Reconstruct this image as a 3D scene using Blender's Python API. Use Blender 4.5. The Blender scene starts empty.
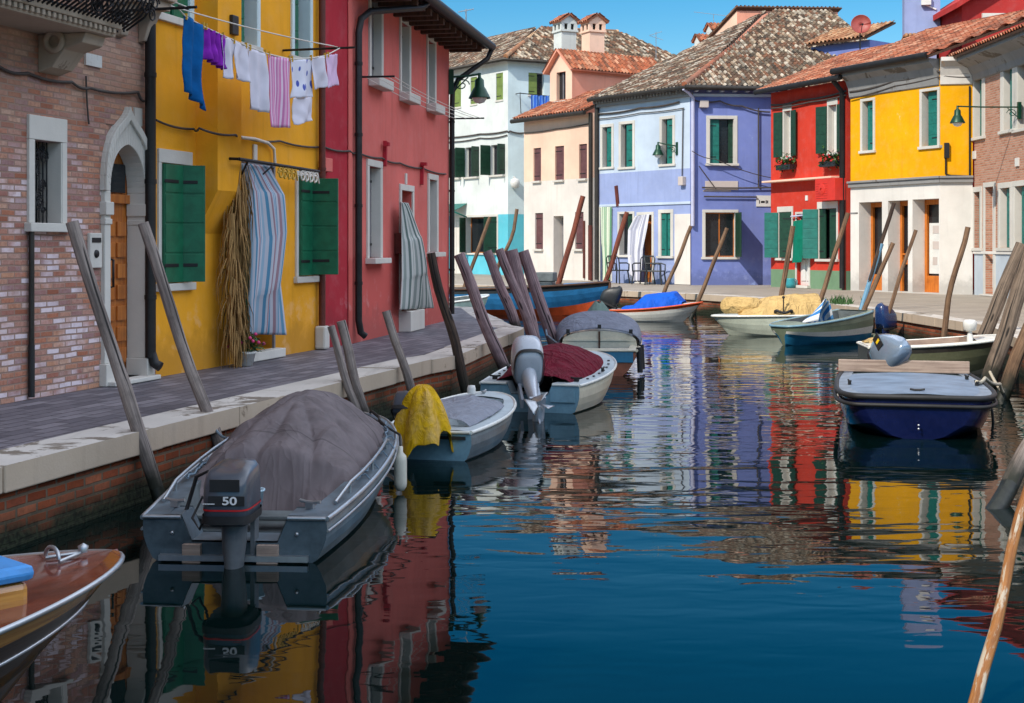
import bpy, math, random
from mathutils import Vector, Matrix, noise
R = math.radians
random.seed(11)
scene = bpy.context.scene
COL = scene.collection
F, CX, HY = 1400.0, 512.0, 246.0      # focal length in pixels, principal column, horizon row of the 1024 x 703 photograph
CAMZ, ZQ = 2.1, 0.6                   # eye above the water (z = 0); quay level


def G(px, py, h=0.0):
    """Where the sight line through a pixel meets the level h."""
    t = (CAMZ - h) * F / (py - HY)
    return Vector(((px - CX) / F * t, t, h))


def D(px, py, d):
    """The point at depth d on the sight line through a pixel."""
    return Vector(((px - CX) / F * d, d, CAMZ + (HY - py) / F * d))


def S(r, g, b):
    def c(u):
        u /= 255.0
        return u / 12.92 if u <= 0.04045 else ((u + 0.055) / 1.055) ** 2.4
    return (c(r), c(g), c(b))


# ------------------------------------------------------------------ materials
def nd(nt, typ, ins=None, **props):
    n = nt.nodes.new(typ)
    for k, v in props.items():
        setattr(n, k, v)
    for k, v in (ins or {}).items():
        s = n.inputs[k]
        if isinstance(v, bpy.types.NodeSocket):
            nt.links.new(v, s)
        else:
            if isinstance(v, (tuple, list)) and len(v) == 3 and s.type == 'RGBA':
                v = (*v, 1.0)
            s.default_value = v
    return n


def mixc(nt, f, a, b, blend='MIX'):
    n = nt.nodes.new('ShaderNodeMix')
    n.data_type = 'RGBA'
    n.blend_type = blend
    n.clamp_factor = True
    for i, v in ((0, f), (6, a), (7, b)):
        s = n.inputs[i]
        if isinstance(v, bpy.types.NodeSocket):
            nt.links.new(v, s)
        else:
            s.default_value = (*v, 1.0) if isinstance(v, (tuple, list)) and len(v) == 3 else v
    return n.outputs[2]


def mth(nt, op, a, b=0.0, c=0.0):
    n = nt.nodes.new('ShaderNodeMath')
    n.operation = op
    for i, v in ((0, a), (1, b), (2, c)):
        if isinstance(v, bpy.types.NodeSocket):
            nt.links.new(v, n.inputs[i])
        else:
            n.inputs[i].default_value = v
    return n.outputs[0]


def ramp(nt, fac, lo, hi):
    n = nt.nodes.new('ShaderNodeMapRange')
    n.interpolation_type = 'SMOOTHSTEP'
    nt.links.new(fac, n.inputs[0])
    n.inputs[1].default_value = lo
    n.inputs[2].default_value = hi
    return n.outputs[0]


def newmat(name):
    m = bpy.data.materials.new(name)
    m.use_nodes = True
    nt = m.node_tree
    bs = nt.nodes['Principled BSDF']
    return m, nt, bs


def uvv(nt):
    return nd(nt, 'ShaderNodeTexCoord').outputs['UV']


def mapped(nt, vec, scale):
    n = nd(nt, 'ShaderNodeMapping', {'Vector': vec, 'Scale': scale})
    return n.outputs[0]


def nz(nt, vec, scale, detail=4.0, rough=0.55, dist=0.0):
    return nd(nt, 'ShaderNodeTexNoise', {'Vector': vec, 'Scale': scale, 'Detail': detail, 'Roughness': rough, 'Distortion': dist}).outputs['Fac']


def bump(nt, bs, h, strength=0.3, dist=0.01):
    b = nd(nt, 'ShaderNodeBump', {'Strength': strength, 'Distance': dist, 'Height': h})
    nt.links.new(b.outputs[0], bs.inputs['Normal'])
    return b


MATS = {}


def plain(name, col, rough=0.55, metal=0.0, var=0.18, vs=3.0, bs_=0.15, coat=0.0, spec=0.5):
    """Painted / metal / plastic surface: uneven tone, uneven gloss, faint bumps."""
    if name in MATS:
        return MATS[name]
    m, nt, bs = newmat(name)
    v = uvv(nt)
    n1 = nz(nt, v, vs, 5)
    n2 = nz(nt, v, vs * 9, 3)
    f = ramp(nt, mth(nt, 'ADD', mth(nt, 'MULTIPLY', n1, 0.7), mth(nt, 'MULTIPLY', n2, 0.3)), 0.35, 0.65)
    dark = tuple(c * (1 - var) for c in col)
    lite = tuple(min(1, c * (1 + var * .6) + .01 * var) for c in col)
    nt.links.new(mixc(nt, f, dark, lite), bs.inputs['Base Color'])
    nt.links.new(mth(nt, 'MULTIPLY_ADD', n2, 0.25, rough - 0.12), bs.inputs['Roughness'])
    bs.inputs['Metallic'].default_value = metal
    bs.inputs['Specular IOR Level'].default_value = spec
    if coat:
        bs.inputs['Coat Weight'].default_value = coat
        bs.inputs['Coat Roughness'].default_value = 0.08
    if bs_:
        bump(nt, bs, n2, bs_, 0.004)
    MATS[name] = m
    return m


def stucco(name, col, worn=None, wt=0.62, low=None, lowh=1.0, stain=0.25, damp=False):
    """Lime plaster: blotches, worn patches with ragged edges, rain streaks, trowel bumps; low = another paint near the ground."""
    m, nt, bs = newmat(name)
    v = uvv(nt)
    big = nz(nt, v, 0.6, 6, .6)
    mid = nz(nt, v, 3.0, 6, .6)
    fine = nz(nt, v, 45, 3)
    c = mixc(nt, ramp(nt, big, .3, .7), tuple(x * .86 for x in col), tuple(min(1, x * 1.06) for x in col))
    c = mixc(nt, mth(nt, 'MULTIPLY', ramp(nt, mid, .45, .75), .3), c, tuple(min(1, x * .8 + .1) for x in col))
    streak = nz(nt, mapped(nt, v, (5.0, 0.35, 1)), 1.0, 5, .6)
    c = mixc(nt, mth(nt, 'MULTIPLY', ramp(nt, streak, .5, .8), stain), c, tuple(x * .55 for x in col))
    if low:
        z = nd(nt, 'ShaderNodeSeparateXYZ', {'Vector': v}).outputs[1]
        zz = mth(nt, 'ADD', z, mth(nt, 'MULTIPLY_ADD', mid, .5, -.25))
        c = mixc(nt, ramp(nt, zz, lowh + .04, lowh - .04), c, low)
    if damp:
        zq = nd(nt, 'ShaderNodeSeparateXYZ', {'Vector': v}).outputs[1]
        zz = mth(nt, 'ADD', zq, mth(nt, 'MULTIPLY_ADD', mid, 1.1, -.55))
        c = mixc(nt, mth(nt, 'MULTIPLY', ramp(nt, zz, .62, .18), .55), c, tuple(x * .45 + .02 for x in col))
        salt = ramp(nt, nz(nt, v, 2.4, 8, .66, .2), .54, .66)
        c = mixc(nt, mth(nt, 'MULTIPLY', mth(nt, 'MULTIPLY', salt, ramp(nt, zz, 1.5, .5)), .38), c, tuple(x * .6 + .24 for x in col))
    if worn:
        w = mth(nt, 'ADD', mth(nt, 'MULTIPLY', big, .45), mth(nt, 'MULTIPLY', nz(nt, v, 2.2, 9, .7, .6), .55))
        c = mixc(nt, ramp(nt, w, wt, wt + .04), c, worn)
    nt.links.new(c, bs.inputs['Base Color'])
    bs.inputs['Roughness'].default_value = .9
    bs.inputs['Specular IOR Level'].default_value = .2
    bump(nt, bs, mth(nt, 'ADD', mth(nt, 'MULTIPLY', mid, 1.6), mth(nt, 'MULTIPLY', fine, .35)), .35, .012)
    MATS[name] = m
    return m


def brick(name, cols, mortar, bw=.26, bh=.075, white=None, wl=.5, mort=.012, algae=None, plaster=None):
    """Old brickwork: every brick its own tone, lime wash remains, gritty mortar."""
    m, nt, bs = newmat(name)
    v = uvv(nt)
    wob = nd(nt, 'ShaderNodeTexNoise', {'Vector': v, 'Scale': 3.0, 'Detail': 3.0}).outputs['Color']
    wv = nd(nt, 'ShaderNodeVectorMath', {0: wob, 1: (.03, .02, 0)}, operation='MULTIPLY').outputs[0]
    vv = nd(nt, 'ShaderNodeVectorMath', {0: v, 1: wv}, operation='ADD').outputs[0]
    b = nd(nt, 'ShaderNodeTexBrick', {'Vector': vv, 'Color1': (0, 0, 0), 'Color2': (1, 1, 1), 'Mortar': (.5, .5, .5), 'Scale': 1.0,
                                      'Mortar Size': mort, 'Mortar Smooth': .3, 'Bias': 0.0, 'Brick Width': bw, 'Row Height': bh})
    rnd = b.outputs['Color']
    f = nd(nt, 'ShaderNodeSeparateColor', {'Color': rnd}).outputs[0]
    cr = nt.nodes.new('ShaderNodeValToRGB')
    nt.links.new(f, cr.inputs[0])
    el = cr.color_ramp.elements
    el[0].position, el[0].color = 0.0, (*cols[0], 1)
    el[1].position, el[1].color = 1.0, (*cols[-1], 1)
    for i, c in enumerate(cols[1:-1]):
        e = el.new((i + 1) / (len(cols) - 1))
        e.color = (*c, 1)
    c = cr.outputs[0]
    n1, n2 = nz(nt, v, 1.1, 7, .62), nz(nt, v, 24, 4)
    c = mixc(nt, mth(nt, 'MULTIPLY', ramp(nt, n2, .35, .75), .45), c, tuple(x * .6 for x in cols[0]))
    if white:
        # limewash survives brick by brick, in bands
        w = mth(nt, 'ADD', mth(nt, 'MULTIPLY', n1, .75), mth(nt, 'MULTIPLY', nd(nt, 'ShaderNodeTexWhiteNoise', {'Vector': rnd}, noise_dimensions='3D').outputs['Value'], .35))
        k = mth(nt, 'MULTIPLY', ramp(nt, w, wl, wl + .16), .85)
        if plaster:
            hz = nd(nt, 'ShaderNodeSeparateXYZ', {'Vector': v}).outputs[1]
            k = mth(nt, 'MULTIPLY', k, ramp(nt, mth(nt, 'ADD', hz, n1), 3.4, 2.4))
        c = mixc(nt, k, c, white)
        c = mixc(nt, mth(nt, 'MULTIPLY', ramp(nt, nz(nt, v, 7, 6, .7), .48, .7), .5), c, tuple(x * .62 for x in cols[1]))
    c = mixc(nt, b.outputs['Fac'], c, mixc(nt, n2, tuple(x * .75 for x in mortar), mortar))
    if plaster:
        z = nd(nt, 'ShaderNodeSeparateXYZ', {'Vector': v}).outputs[1]
        zz = mth(nt, 'ADD', z, mth(nt, 'MULTIPLY_ADD', n1, 4.0, -2.0))
        c = mixc(nt, mth(nt, 'MULTIPLY', ramp(nt, zz, plaster[1] - 1.2, plaster[1] + .9), .66), c, mixc(nt, n1, plaster[0], tuple(x * .72 for x in plaster[0])))
    if algae:
        z = nd(nt, 'ShaderNodeSeparateXYZ', {'Vector': v}).outputs[1]
        zz = mth(nt, 'ADD', z, mth(nt, 'MULTIPLY_ADD', n1, .5, -.25))
        c = mixc(nt, ramp(nt, zz, algae[1] + .22, algae[1] - .12), c, mixc(nt, ramp(nt, n2, .4, .6), algae[0], tuple(x * 2.6 for x in algae[0])))
    nt.links.new(c, bs.inputs['Base Color'])
    bs.inputs['Roughness'].default_value = .88
    bs.inputs['Specular IOR Level'].default_value = .25
    h = mth(nt, 'ADD', mth(nt, 'MULTIPLY', mth(nt, 'SUBTRACT', 1.0, b.outputs['Fac']), 1.0), mth(nt, 'MULTIPLY', n2, .5))
    bump(nt, bs, h, .6, .012)
    MATS[name] = m
    return m


def tiles(name, cols):
    """Barrel tiles: each tile (one UV cell) gets its own fired or lichen tone."""
    m, nt, bs = newmat(name)
    v = uvv(nt)
    fl = nd(nt, 'ShaderNodeVectorMath', {0: v}, operation='FLOOR').outputs[0]
    wn = nd(nt, 'ShaderNodeTexWhiteNoise', {'Vector': fl}, noise_dimensions='3D').outputs['Value']
    cr = nt.nodes.new('ShaderNodeValToRGB')
    nt.links.new(wn, cr.inputs[0])
    el = cr.color_ramp.elements
    el[0].position, el[0].color = 0.0, (*cols[0], 1)
    el[1].position, el[1].color = 1.0, (*cols[-1], 1)
    for i, c in enumerate(cols[1:-1]):
        el.new((i + 1) / (len(cols) - 1)).color = (*c, 1)
    n = nz(nt, v, 2.3, 6, .7)
    c = mixc(nt, mth(nt, 'MULTIPLY', ramp(nt, n, .45, .7), .55), cr.outputs[0], tuple(x * .35 for x in cols[0]))
    nt.links.new(c, bs.inputs['Base Color'])
    bs.inputs['Roughness'].default_value = .9
    bump(nt, bs, n, .4, .01)
    MATS[name] = m
    return m


def wood(name, c1, c2, rough=.8, along='v', sc=1.0, coat=0.0, wear=None, tide=False):
    m, nt, bs = newmat(name)
    v = uvv(nt)
    s = (34 * sc, 1.6 * sc, 1) if along == 'v' else (1.6 * sc, 34 * sc, 1)
    g = nz(nt, mapped(nt, v, s), 1.0, 6, .65, .3)
    n = nz(nt, v, 4 * sc, 5, .6)
    c = mixc(nt, ramp(nt, g, .32, .68), c1, c2)
    c = mixc(nt, mth(nt, 'MULTIPLY', ramp(nt, n, .45, .75), .5), c, tuple(x * .5 for x in c1))
    if wear:
        c = mixc(nt, ramp(nt, nz(nt, mapped(nt, v, (9, 2.2, 1)), 1.0, 7, .7), .52, .58), c, wear)
    if tide == 1:
        pz = nd(nt, 'ShaderNodeSeparateXYZ', {'Vector': nd(nt, 'ShaderNodeNewGeometry').outputs['Position']}).outputs[2]
        zz = mth(nt, 'ADD', pz, mth(nt, 'MULTIPLY_ADD', n, .5, -.25))
        c = mixc(nt, ramp(nt, zz, .50, .16), c, (.014, .016, .009))
    if tide:
        kn = nd(nt, 'ShaderNodeTexVoronoi', {'Vector': mapped(nt, v, (5, 1.1, 1)), 'Scale': 1.0}).outputs['Distance']
        c = mixc(nt, ramp(nt, kn, .13, .06), c, tuple(x * .22 for x in c1))
        cr = nz(nt, mapped(nt, v, (16, .45, 1)), 1.0, 3, .5)
        c = mixc(nt, ramp(nt, cr, .59, .62), c, tuple(x * .16 for x in c1))
    nt.links.new(c, bs.inputs['Base Color'])
    bs.inputs['Roughness'].default_value = rough
    if coat:
        bs.inputs['Coat Weight'].default_value = coat
        bs.inputs['Coat Roughness'].default_value = .06
    bump(nt, bs, g, .5, .006)
    MATS[name] = m
    return m


def fabric(name, cols, axis='u', period=None, rough=.9, var=.15, trans=0.0, widths=None, crease=0.0, cs=1.0, fade=None, seam=None):
    """Cloth; with period: stripes cut from the UV (metres) in the given axis."""
    m, nt, bs = newmat(name)
    v = uvv(nt)
    n1 = nz(nt, v, 5, 4)
    if period:
        sep = nd(nt, 'ShaderNodeSeparateXYZ', {'Vector': v})
        u = mth(nt, 'FRACT', mth(nt, 'DIVIDE', sep.outputs[0 if axis == 'u' else 1], period))
        cr = nt.nodes.new('ShaderNodeValToRGB')
        cr.color_ramp.interpolation = 'CONSTANT'
        nt.links.new(u, cr.inputs[0])
        el = cr.color_ramp.elements
        pos = widths or [i / len(cols) for i in range(len(cols))]
        el[0].position, el[0].color = 0, (*cols[0], 1)
        el[1].position, el[1].color = pos[1], (*cols[1], 1)
        for p, c in zip(pos[2:], cols[2:]):
            el.new(p).color = (*c, 1)
        c = cr.outputs[0]
        c = mixc(nt, mth(nt, 'MULTIPLY', n1, var), c, (.05, .05, .06))
    else:
        c = mixc(nt, ramp(nt, n1, .3, .7), tuple(x * (1 - var) for x in cols[0]), cols[0])
    if fade:
        c = mixc(nt, ramp(nt, nz(nt, v, 2.2, 6, .65), .46, .62), c, fade)
    nt.links.new(c, bs.inputs['Base Color'])
    bs.inputs['Roughness'].default_value = rough
    bs.inputs['Specular IOR Level'].default_value = .15
    weave = nz(nt, v, 260, 2)
    if seam:
        sx = nd(nt, 'ShaderNodeSeparateXYZ', {'Vector': v}).outputs[0]
        fr_ = mth(nt, 'ABSOLUTE', mth(nt, 'SUBTRACT', mth(nt, 'FRACT', mth(nt, 'DIVIDE', sx, seam)), .5))
        sm = ramp(nt, fr_, .012, .006)
        c2 = mixc(nt, mth(nt, 'MULTIPLY', sm, .55), c, tuple(x * .35 for x in cols[0]))
        st = ramp(nt, nz(nt, v, 2.6, 7, .7), .54, .64)
        nt.links.new(mixc(nt, mth(nt, 'MULTIPLY', st, .4), c2, tuple(x * .5 for x in cols[0])), bs.inputs['Base Color'])
    if crease:
        h = None
        for s_, sx, sy, w_ in ((1.6, 1, .55, 1.0), (3.4, .6, 1, .55), (7.5, 1, .8, .25)):
            q = nz(nt, mapped(nt, v, (s_ * cs * sx, s_ * cs * sy, 1)), 1.0, 2, .5, .9)
            rdg = mth(nt, 'POWER', mth(nt, 'SUBTRACT', 1.0, mth(nt, 'ABSOLUTE', mth(nt, 'MULTIPLY_ADD', q, 4.0, -2.0))), 3.0)
            rdg = mth(nt, 'MULTIPLY', mth(nt, 'MAXIMUM', rdg, 0.0), w_)
            h = rdg if h is None else mth(nt, 'ADD', h, rdg)
        bump(nt, bs, mth(nt, 'ADD', h, mth(nt, 'MULTIPLY', weave, .03)), crease, .05)
    else:
        bump(nt, bs, weave, .2, .002)
    MATS[name] = m
    return m


def paving(name, cols, bw, bh, rot=0.0, mort=.006, dark=.5):
    m, nt, bs = newmat(name)
    v = uvv(nt)
    v = nd(nt, 'ShaderNodeMapping', {'Vector': v, 'Rotation': (0, 0, rot)}).outputs[0]
    b = nd(nt, 'ShaderNodeTexBrick', {'Vector': v, 'Color1': (0, 0, 0), 'Color2': (1, 1, 1), 'Mortar': (.5, .5, .5), 'Scale': 1.0,
                                      'Mortar Size': mort, 'Mortar Smooth': .4, 'Brick Width': bw, 'Row Height': bh})
    f = nd(nt, 'ShaderNodeSeparateColor', {'Color': b.outputs['Color']}).outputs[0]
    n1, n2 = nz(nt, v, .9, 6), nz(nt, v, 18, 4)
    c = mixc(nt, f, cols[0], cols[1])
    c = mixc(nt, mth(nt, 'MULTIPLY', ramp(nt, n1, .4, .7), .5), c, cols[2])
    c = mixc(nt, b.outputs['Fac'], c, tuple(x * dark for x in cols[0]))
    c = mixc(nt, mth(nt, 'MULTIPLY', n2, .3), c, tuple(x * .5 for x in cols[0]))
    nt.links.new(c, bs.inputs['Base Color'])
    nt.links.new(mth(nt, 'MULTIPLY_ADD', n2, .3, .5), bs.inputs['Roughness'])
    bump(nt, bs, mth(nt, 'ADD', mth(nt, 'SUBTRACT', 1.0, b.outputs['Fac']), mth(nt, 'MULTIPLY', n2, .4)), .5, .006)
    MATS[name] = m
    return m


# ------------------------------------------------------------------ mesh builder
WM = {}            # world matrix of every object built so far


class MB:
    def __init__(s, M=None):
        s.M = M.copy() if M else Matrix()
        s.v, s.f, s.uv, s.mi, s.sm = [], [], [], [], []

    def add(s, vs, fs, mi=0, smooth=False, uv=None, L=None):
        vs = [Vector(v) for v in vs]
        if L is not None:
            vs = [L @ v for v in vs]
        o = len(s.v)
        s.v += vs
        for k, f in enumerate(fs):
            s.f.append([o + i for i in f])
            s.mi.append(mi)
            s.sm.append(smooth)
            if uv is not None:
                s.uv.append([uv[i] for i in f] if not isinstance(uv[0], list) else uv[k])
            else:
                a, b, c = vs[f[0]], vs[f[1]], vs[f[-1]]
                n = (b - a).cross(c - a)
                ax = max(range(3), key=lambda i: abs(n[i]))
                q = ((1, 2), (0, 2), (0, 1))[ax]
                s.uv.append([(vs[i][q[0]], vs[i][q[1]]) for i in f])
        return s

    def box(s, c, d, mi=0, L=None, rz=0.0, rx=0.0, ry=0.0):
        x, y, z = (q / 2 for q in d)
        T = Matrix.Translation(Vector(c))
        if rz or rx or ry:
            T = T @ Matrix.Rotation(rz, 4, 'Z') @ Matrix.Rotation(ry, 4, 'Y') @ Matrix.Rotation(rx, 4, 'X')
        if L is not None:
            T = L @ T
        vs = [(i, j, k) for k in (-z, z) for j in (-y, y) for i in (-x, x)]
        return s.add(vs, [(0, 2, 3, 1), (4, 5, 7, 6), (0, 1, 5, 4), (2, 6, 7, 3), (0, 4, 6, 2), (1, 3, 7, 5)], mi, L=T)

    def b2(s, lo, hi, mi=0, L=None):
        return s.box([(a + b) / 2 for a, b in zip(lo, hi)], [abs(b - a) for a, b in zip(lo, hi)], mi, L)

    def prism(s, poly, h0, h1, mi=0, L=None, axes='xz'):
        """A polygon in the xz (or xy) plane given thickness along the third axis."""
        n = len(poly)
        if axes == 'xz':
            vs = [(p[0], h0, p[1]) for p in poly] + [(p[0], h1, p[1]) for p in poly]
        else:
            vs = [(p[0], p[1], h0) for p in poly] + [(p[0], p[1], h1) for p in poly]
        fs = [list(range(n))[::-1], list(range(n, 2 * n))] + [(i, (i + 1) % n, n + (i + 1) % n, n + i) for i in range(n)]
        return s.add(vs, fs, mi, L=L)

    def tube(s, pts, r, n=8, mi=0, smooth=True, cap=True, L=None, flat=1.0):
        pts = [Vector(p) for p in pts]
        if len(pts) < 2:
            return s
        rs = r if isinstance(r, (list, tuple)) else [r] * len(pts)
        vs, uv, fs, ln = [], [], [], 0.0
        up = None
        for i, p in enumerate(pts):
            t = (pts[min(i + 1, len(pts) - 1)] - pts[max(i - 1, 0)])
            t = t.normalized() if t.length > 1e-9 else Vector((0, 0, 1))
            if up is None:
                up = Vector((0, 0, 1)) if abs(t.z) < .9 else Vector((1, 0, 0))
            a = up - t * up.dot(t)
            a = a.normalized() if a.length > 1e-6 else t.orthogonal().normalized()
            up = a
            b = t.cross(a)
            if i:
                ln += (p - pts[i - 1]).length
            for k in range(n + 1):
                th = 2 * math.pi * k / n
                vs.append(p + (a * math.cos(th) * flat + b * math.sin(th)) * rs[i])
                uv.append((k / n * 2 * math.pi * max(rs), ln))
        m = n + 1
        for i in range(len(pts) - 1):
            for k in range(n):
                fs.append((i * m + k, i * m + k + 1, (i + 1) * m + k + 1, (i + 1) * m + k))
        s.add(vs, fs, mi, smooth, uv, L)
        if cap:
            s.add(vs[:n], [list(range(n))[::-1]], mi, L=L)
            s.add(vs[-m:-1], [list(range(n))], mi, L=L)
        return s

    def lathe(s, prof, n=16, mi=0, smooth=True, L=None, a0=0.0, a1=2 * math.pi):
        vs, uv, fs = [], [], []
        for i, (r, z) in enumerate(prof):
            for k in range(n + 1):
                th = a0 + (a1 - a0) * k / n
                vs.append((r * math.cos(th), r * math.sin(th), z))
                uv.append((th * .2, z))
        m = n + 1
        for i in range(len(prof) - 1):
            for k in range(n):
                fs.append((i * m + k, i * m + k + 1, (i + 1) * m + k + 1, (i + 1) * m + k))
        return s.add(vs, fs, mi, smooth, uv, L)

    def grid(s, nu, nv, fn, mi=0, smooth=True, uvs=(1, 1), L=None, closed=False):
        vs, uv = [], []
        for j in range(nv + 1):
            for i in range(nu + 1):
                u, v = i / nu, j / nv
                vs.append(fn(u, v))
                uv.append((u * uvs[0], v * uvs[1]))
        fs = [(j * (nu + 1) + i, j * (nu + 1) + i + 1, (j + 1) * (nu + 1) + i + 1, (j + 1) * (nu + 1) + i) for j in range(nv) for i in range(nu)]
        return s.add(vs, fs, mi, smooth, uv, L)

    def build(s, name, mats, parent=None, bevel=0.0, solid=0.0, sub=0, origin=None):
        if not isinstance(mats, (list, tuple)):
            mats = [mats]
        w = [s.M @ v for v in s.v]
        if parent is not None:
            Mo = WM[parent.name].copy()
        else:
            if origin is None:
                xs, ys, zs = ([p[i] for p in w] for i in range(3))
                origin = ((min(xs) + max(xs)) / 2, (min(ys) + max(ys)) / 2, min(zs))
            Mo = Matrix.Translation(Vector(origin))
        inv = Mo.inverted()
        me = bpy.data.meshes.new(name)
        me.from_pydata([inv @ p for p in w], [], s.f)
        ul = me.uv_layers.new(name='UVMap')
        flat = [c for f in s.uv for q in f for c in q]
        ul.data.foreach_set('uv', flat)
        me.polygons.foreach_set('material_index', s.mi)
        me.polygons.foreach_set('use_smooth', s.sm)
        for m in mats:
            me.materials.append(m)
        me.update()
        o = bpy.data.objects.new(name, me)
        COL.objects.link(o)
        if parent is not None:
            o.parent = parent
        else:
            o.matrix_world = Mo
        WM[o.name] = Mo
        if bevel:
            b = o.modifiers.new('bevel', 'BEVEL')
            b.width, b.segments, b.limit_method, b.angle_limit = bevel, 2, 'ANGLE', R(40)
        if solid:
            b = o.modifiers.new('solid', 'SOLIDIFY')
            b.thickness, b.offset = solid, 0
        if sub:
            b = o.modifiers.new('sub', 'SUBSURF')
            b.levels = b.render_levels = sub
        return o


def tag(o, label=None, cat=None, group=None, kind=None):
    if label:
        o['label'] = label
    if cat:
        o['category'] = cat
    if group:
        o['group'] = group
    if kind:
        o['kind'] = kind
    return o


def empty(name, M, label, cat, group=None):
    o = bpy.data.objects.new(name, None)
    COL.objects.link(o)
    if not isinstance(M, Matrix):
        M = Matrix.Translation(Vector(M))
    o.matrix_world = M
    o.empty_display_size = .3
    WM[o.name] = M.copy()
    return tag(o, label, cat, group)


class Fr:
    """A facade's plane: x runs along the wall as seen from the street, y into the wall, z up from the quay."""

    def __init__(s, A, B, z=ZQ):
        s.A, s.B = Vector((A[0], A[1], 0)), Vector((B[0], B[1], 0))
        s.X = (s.B - s.A).normalized()
        s.Y = Vector((-s.X.y, s.X.x, 0))
        s.len = (s.B - s.A).length
        s.z = z
        s.M = Matrix(((s.X.x, s.Y.x, 0, A[0]), (s.X.y, s.Y.y, 0, A[1]), (0, 0, 1, z), (0, 0, 0, 1)))
        s.inv = s.M.inverted()

    def at(s, px, py, off=0.0):
        """Local point where the sight line meets the plane standing off metres in front of the wall."""
        d = Vector(((px - CX) / F, 1, (HY - py) / F))
        c = Vector((0, 0, CAMZ))
        q = s.A - s.Y * off
        t = (q - c).dot(s.Y) / d.dot(s.Y)
        p = s.inv @ (c + d * t)
        return p

    def x(s, px, off=0.0):
        return s.at(px, HY, off).x

    def h(s, px, py, off=0.0):
        return s.at(px, py, off).z

    def rect(s, xl, xr, yt, yb, off=0.0):
        """(x0, x1, z0, z1) of an opening from its picture columns and from its top and bottom rows at mid-width."""
        c = (xl + xr) / 2
        return (s.x(xl, off), s.x(xr, off), s.h(c, yb, off), s.h(c, yt, off))

    def W(s, p):
        return s.M @ Vector(p)
# ------------------------------------------------------------------ the palette
stone_white = stucco('istrian_stone', S(206, 202, 194), stain=.3)
m_stone_grey = stucco('weathered_stone', S(178, 162, 144), worn=S(120, 104, 88), wt=.6, stain=.5)
m_brick_pink = brick('old_pink_brick', [S(150, 92, 72), S(186, 124, 98), S(178, 136, 124), S(196, 146, 118), S(164, 108, 92), S(158, 126, 126), S(204, 166, 144)], S(158, 130, 116),
                     bw=.21, bh=.060, mort=.009, white=S(226, 214, 222), wl=.56, plaster=(S(196, 164, 142), 3.6))
m_brick_quay = brick('canal_brick', [S(132, 62, 36), S(174, 88, 52), S(152, 78, 54), S(190, 112, 78)], S(126, 106, 88), bw=.25, bh=.08, mort=.014,
                     algae=(S(24, 28, 18), -.40))
m_brick_far = brick('rose_brick', [S(170, 112, 88), S(190, 134, 110), S(200, 150, 128), S(180, 120, 96)], S(186, 164, 146), bw=.25, bh=.07)
m_yellow_near = stucco('ochre_yellow_plaster', S(238, 166, 40), worn=S(240, 190, 100), wt=.63, stain=.40, damp=True)
m_pink = stucco('salmon_red_plaster', S(214, 110, 102), low=S(196, 90, 84), lowh=1.3, stain=.35, damp=True, worn=S(222, 144, 130), wt=.62)
m_crimson = stucco('crimson_plaster', S(176, 48, 60), stain=.35, damp=True)
m_white_wall = stucco('white_plaster', S(214, 219, 216), stain=.3)
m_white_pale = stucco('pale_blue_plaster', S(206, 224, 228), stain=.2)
m_teal_wall = stucco('turquoise_plaster', S(96, 190, 208), stain=.2)
m_cream_up = stucco('peach_plaster', S(238, 200, 176), stain=.2)
m_cream_low = stucco('offwhite_plaster', S(220, 212, 204), stain=.3)
m_block_pink = stucco('rose_plaster', S(224, 156, 132), stain=.3)
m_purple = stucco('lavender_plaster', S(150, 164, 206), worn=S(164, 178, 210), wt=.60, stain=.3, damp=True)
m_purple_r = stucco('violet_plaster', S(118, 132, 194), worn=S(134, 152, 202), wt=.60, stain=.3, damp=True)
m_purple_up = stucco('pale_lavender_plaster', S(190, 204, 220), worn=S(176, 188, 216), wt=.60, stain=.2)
m_red = stucco('vermilion_plaster', S(200, 60, 44), stain=.35)
m_dado_green = stucco('sage_green_plaster', S(112, 142, 112), stain=.35)
m_yellow_far = stucco('bright_yellow_plaster', S(236, 168, 8), worn=S(222, 190, 110), wt=.60, stain=.3)
m_white_far = stucco('warm_white_plaster', S(222, 217, 210), worn=S(206, 176, 146), wt=.60, stain=.3, damp=True)
m_dado_blue = stucco('pale_blue_dado', S(186, 196, 206), worn=S(160, 160, 164), wt=.55, stain=.4)
m_red_far = stucco('dark_red_plaster', S(178, 54, 52), stain=.2)
m_patch = stucco('cement_patch', S(196, 184, 178), stain=.3)
m_tile_old = tiles('lichened_tiles', [S(62, 52, 42), S(186, 166, 142), S(96, 72, 56), S(130, 86, 62), S(80, 72, 60), S(206, 194, 176), S(46, 40, 34), S(104, 78, 60), S(70, 60, 50), S(134, 118, 98)])
m_tile_new = tiles('orange_tiles', [S(160, 86, 58), S(178, 108, 76), S(132, 72, 50), S(198, 146, 116), S(92, 58, 44), S(172, 98, 66), S(110, 70, 52)])
m_tile_brown = tiles('brown_tiles', [S(120, 80, 56), S(176, 122, 84), S(146, 96, 64), S(204, 164, 124), S(96, 66, 48)])
m_green = plain('green_shutter_paint', S(12, 98, 68), .45, var=.22, vs=6)
m_green_dark = plain('dark_green_paint', S(14, 58, 40), .5, var=.25, vs=6)
m_teal_shut = plain('teal_shutter_paint', S(20, 108, 98), .5, var=.2, vs=6)
m_olive = plain('olive_shutter_paint', S(112, 132, 62), .6, var=.2)
m_maroon_shut = plain('plum_shutter_paint', S(96, 60, 62), .6, var=.2)
m_grey_shut = plain('grey_shutter_paint', S(120, 118, 122), .6, var=.2)
m_glass = plain('window_glass', (.012, .016, .02), .18, var=.3, vs=1.5, bs_=0, spec=.6)
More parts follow.
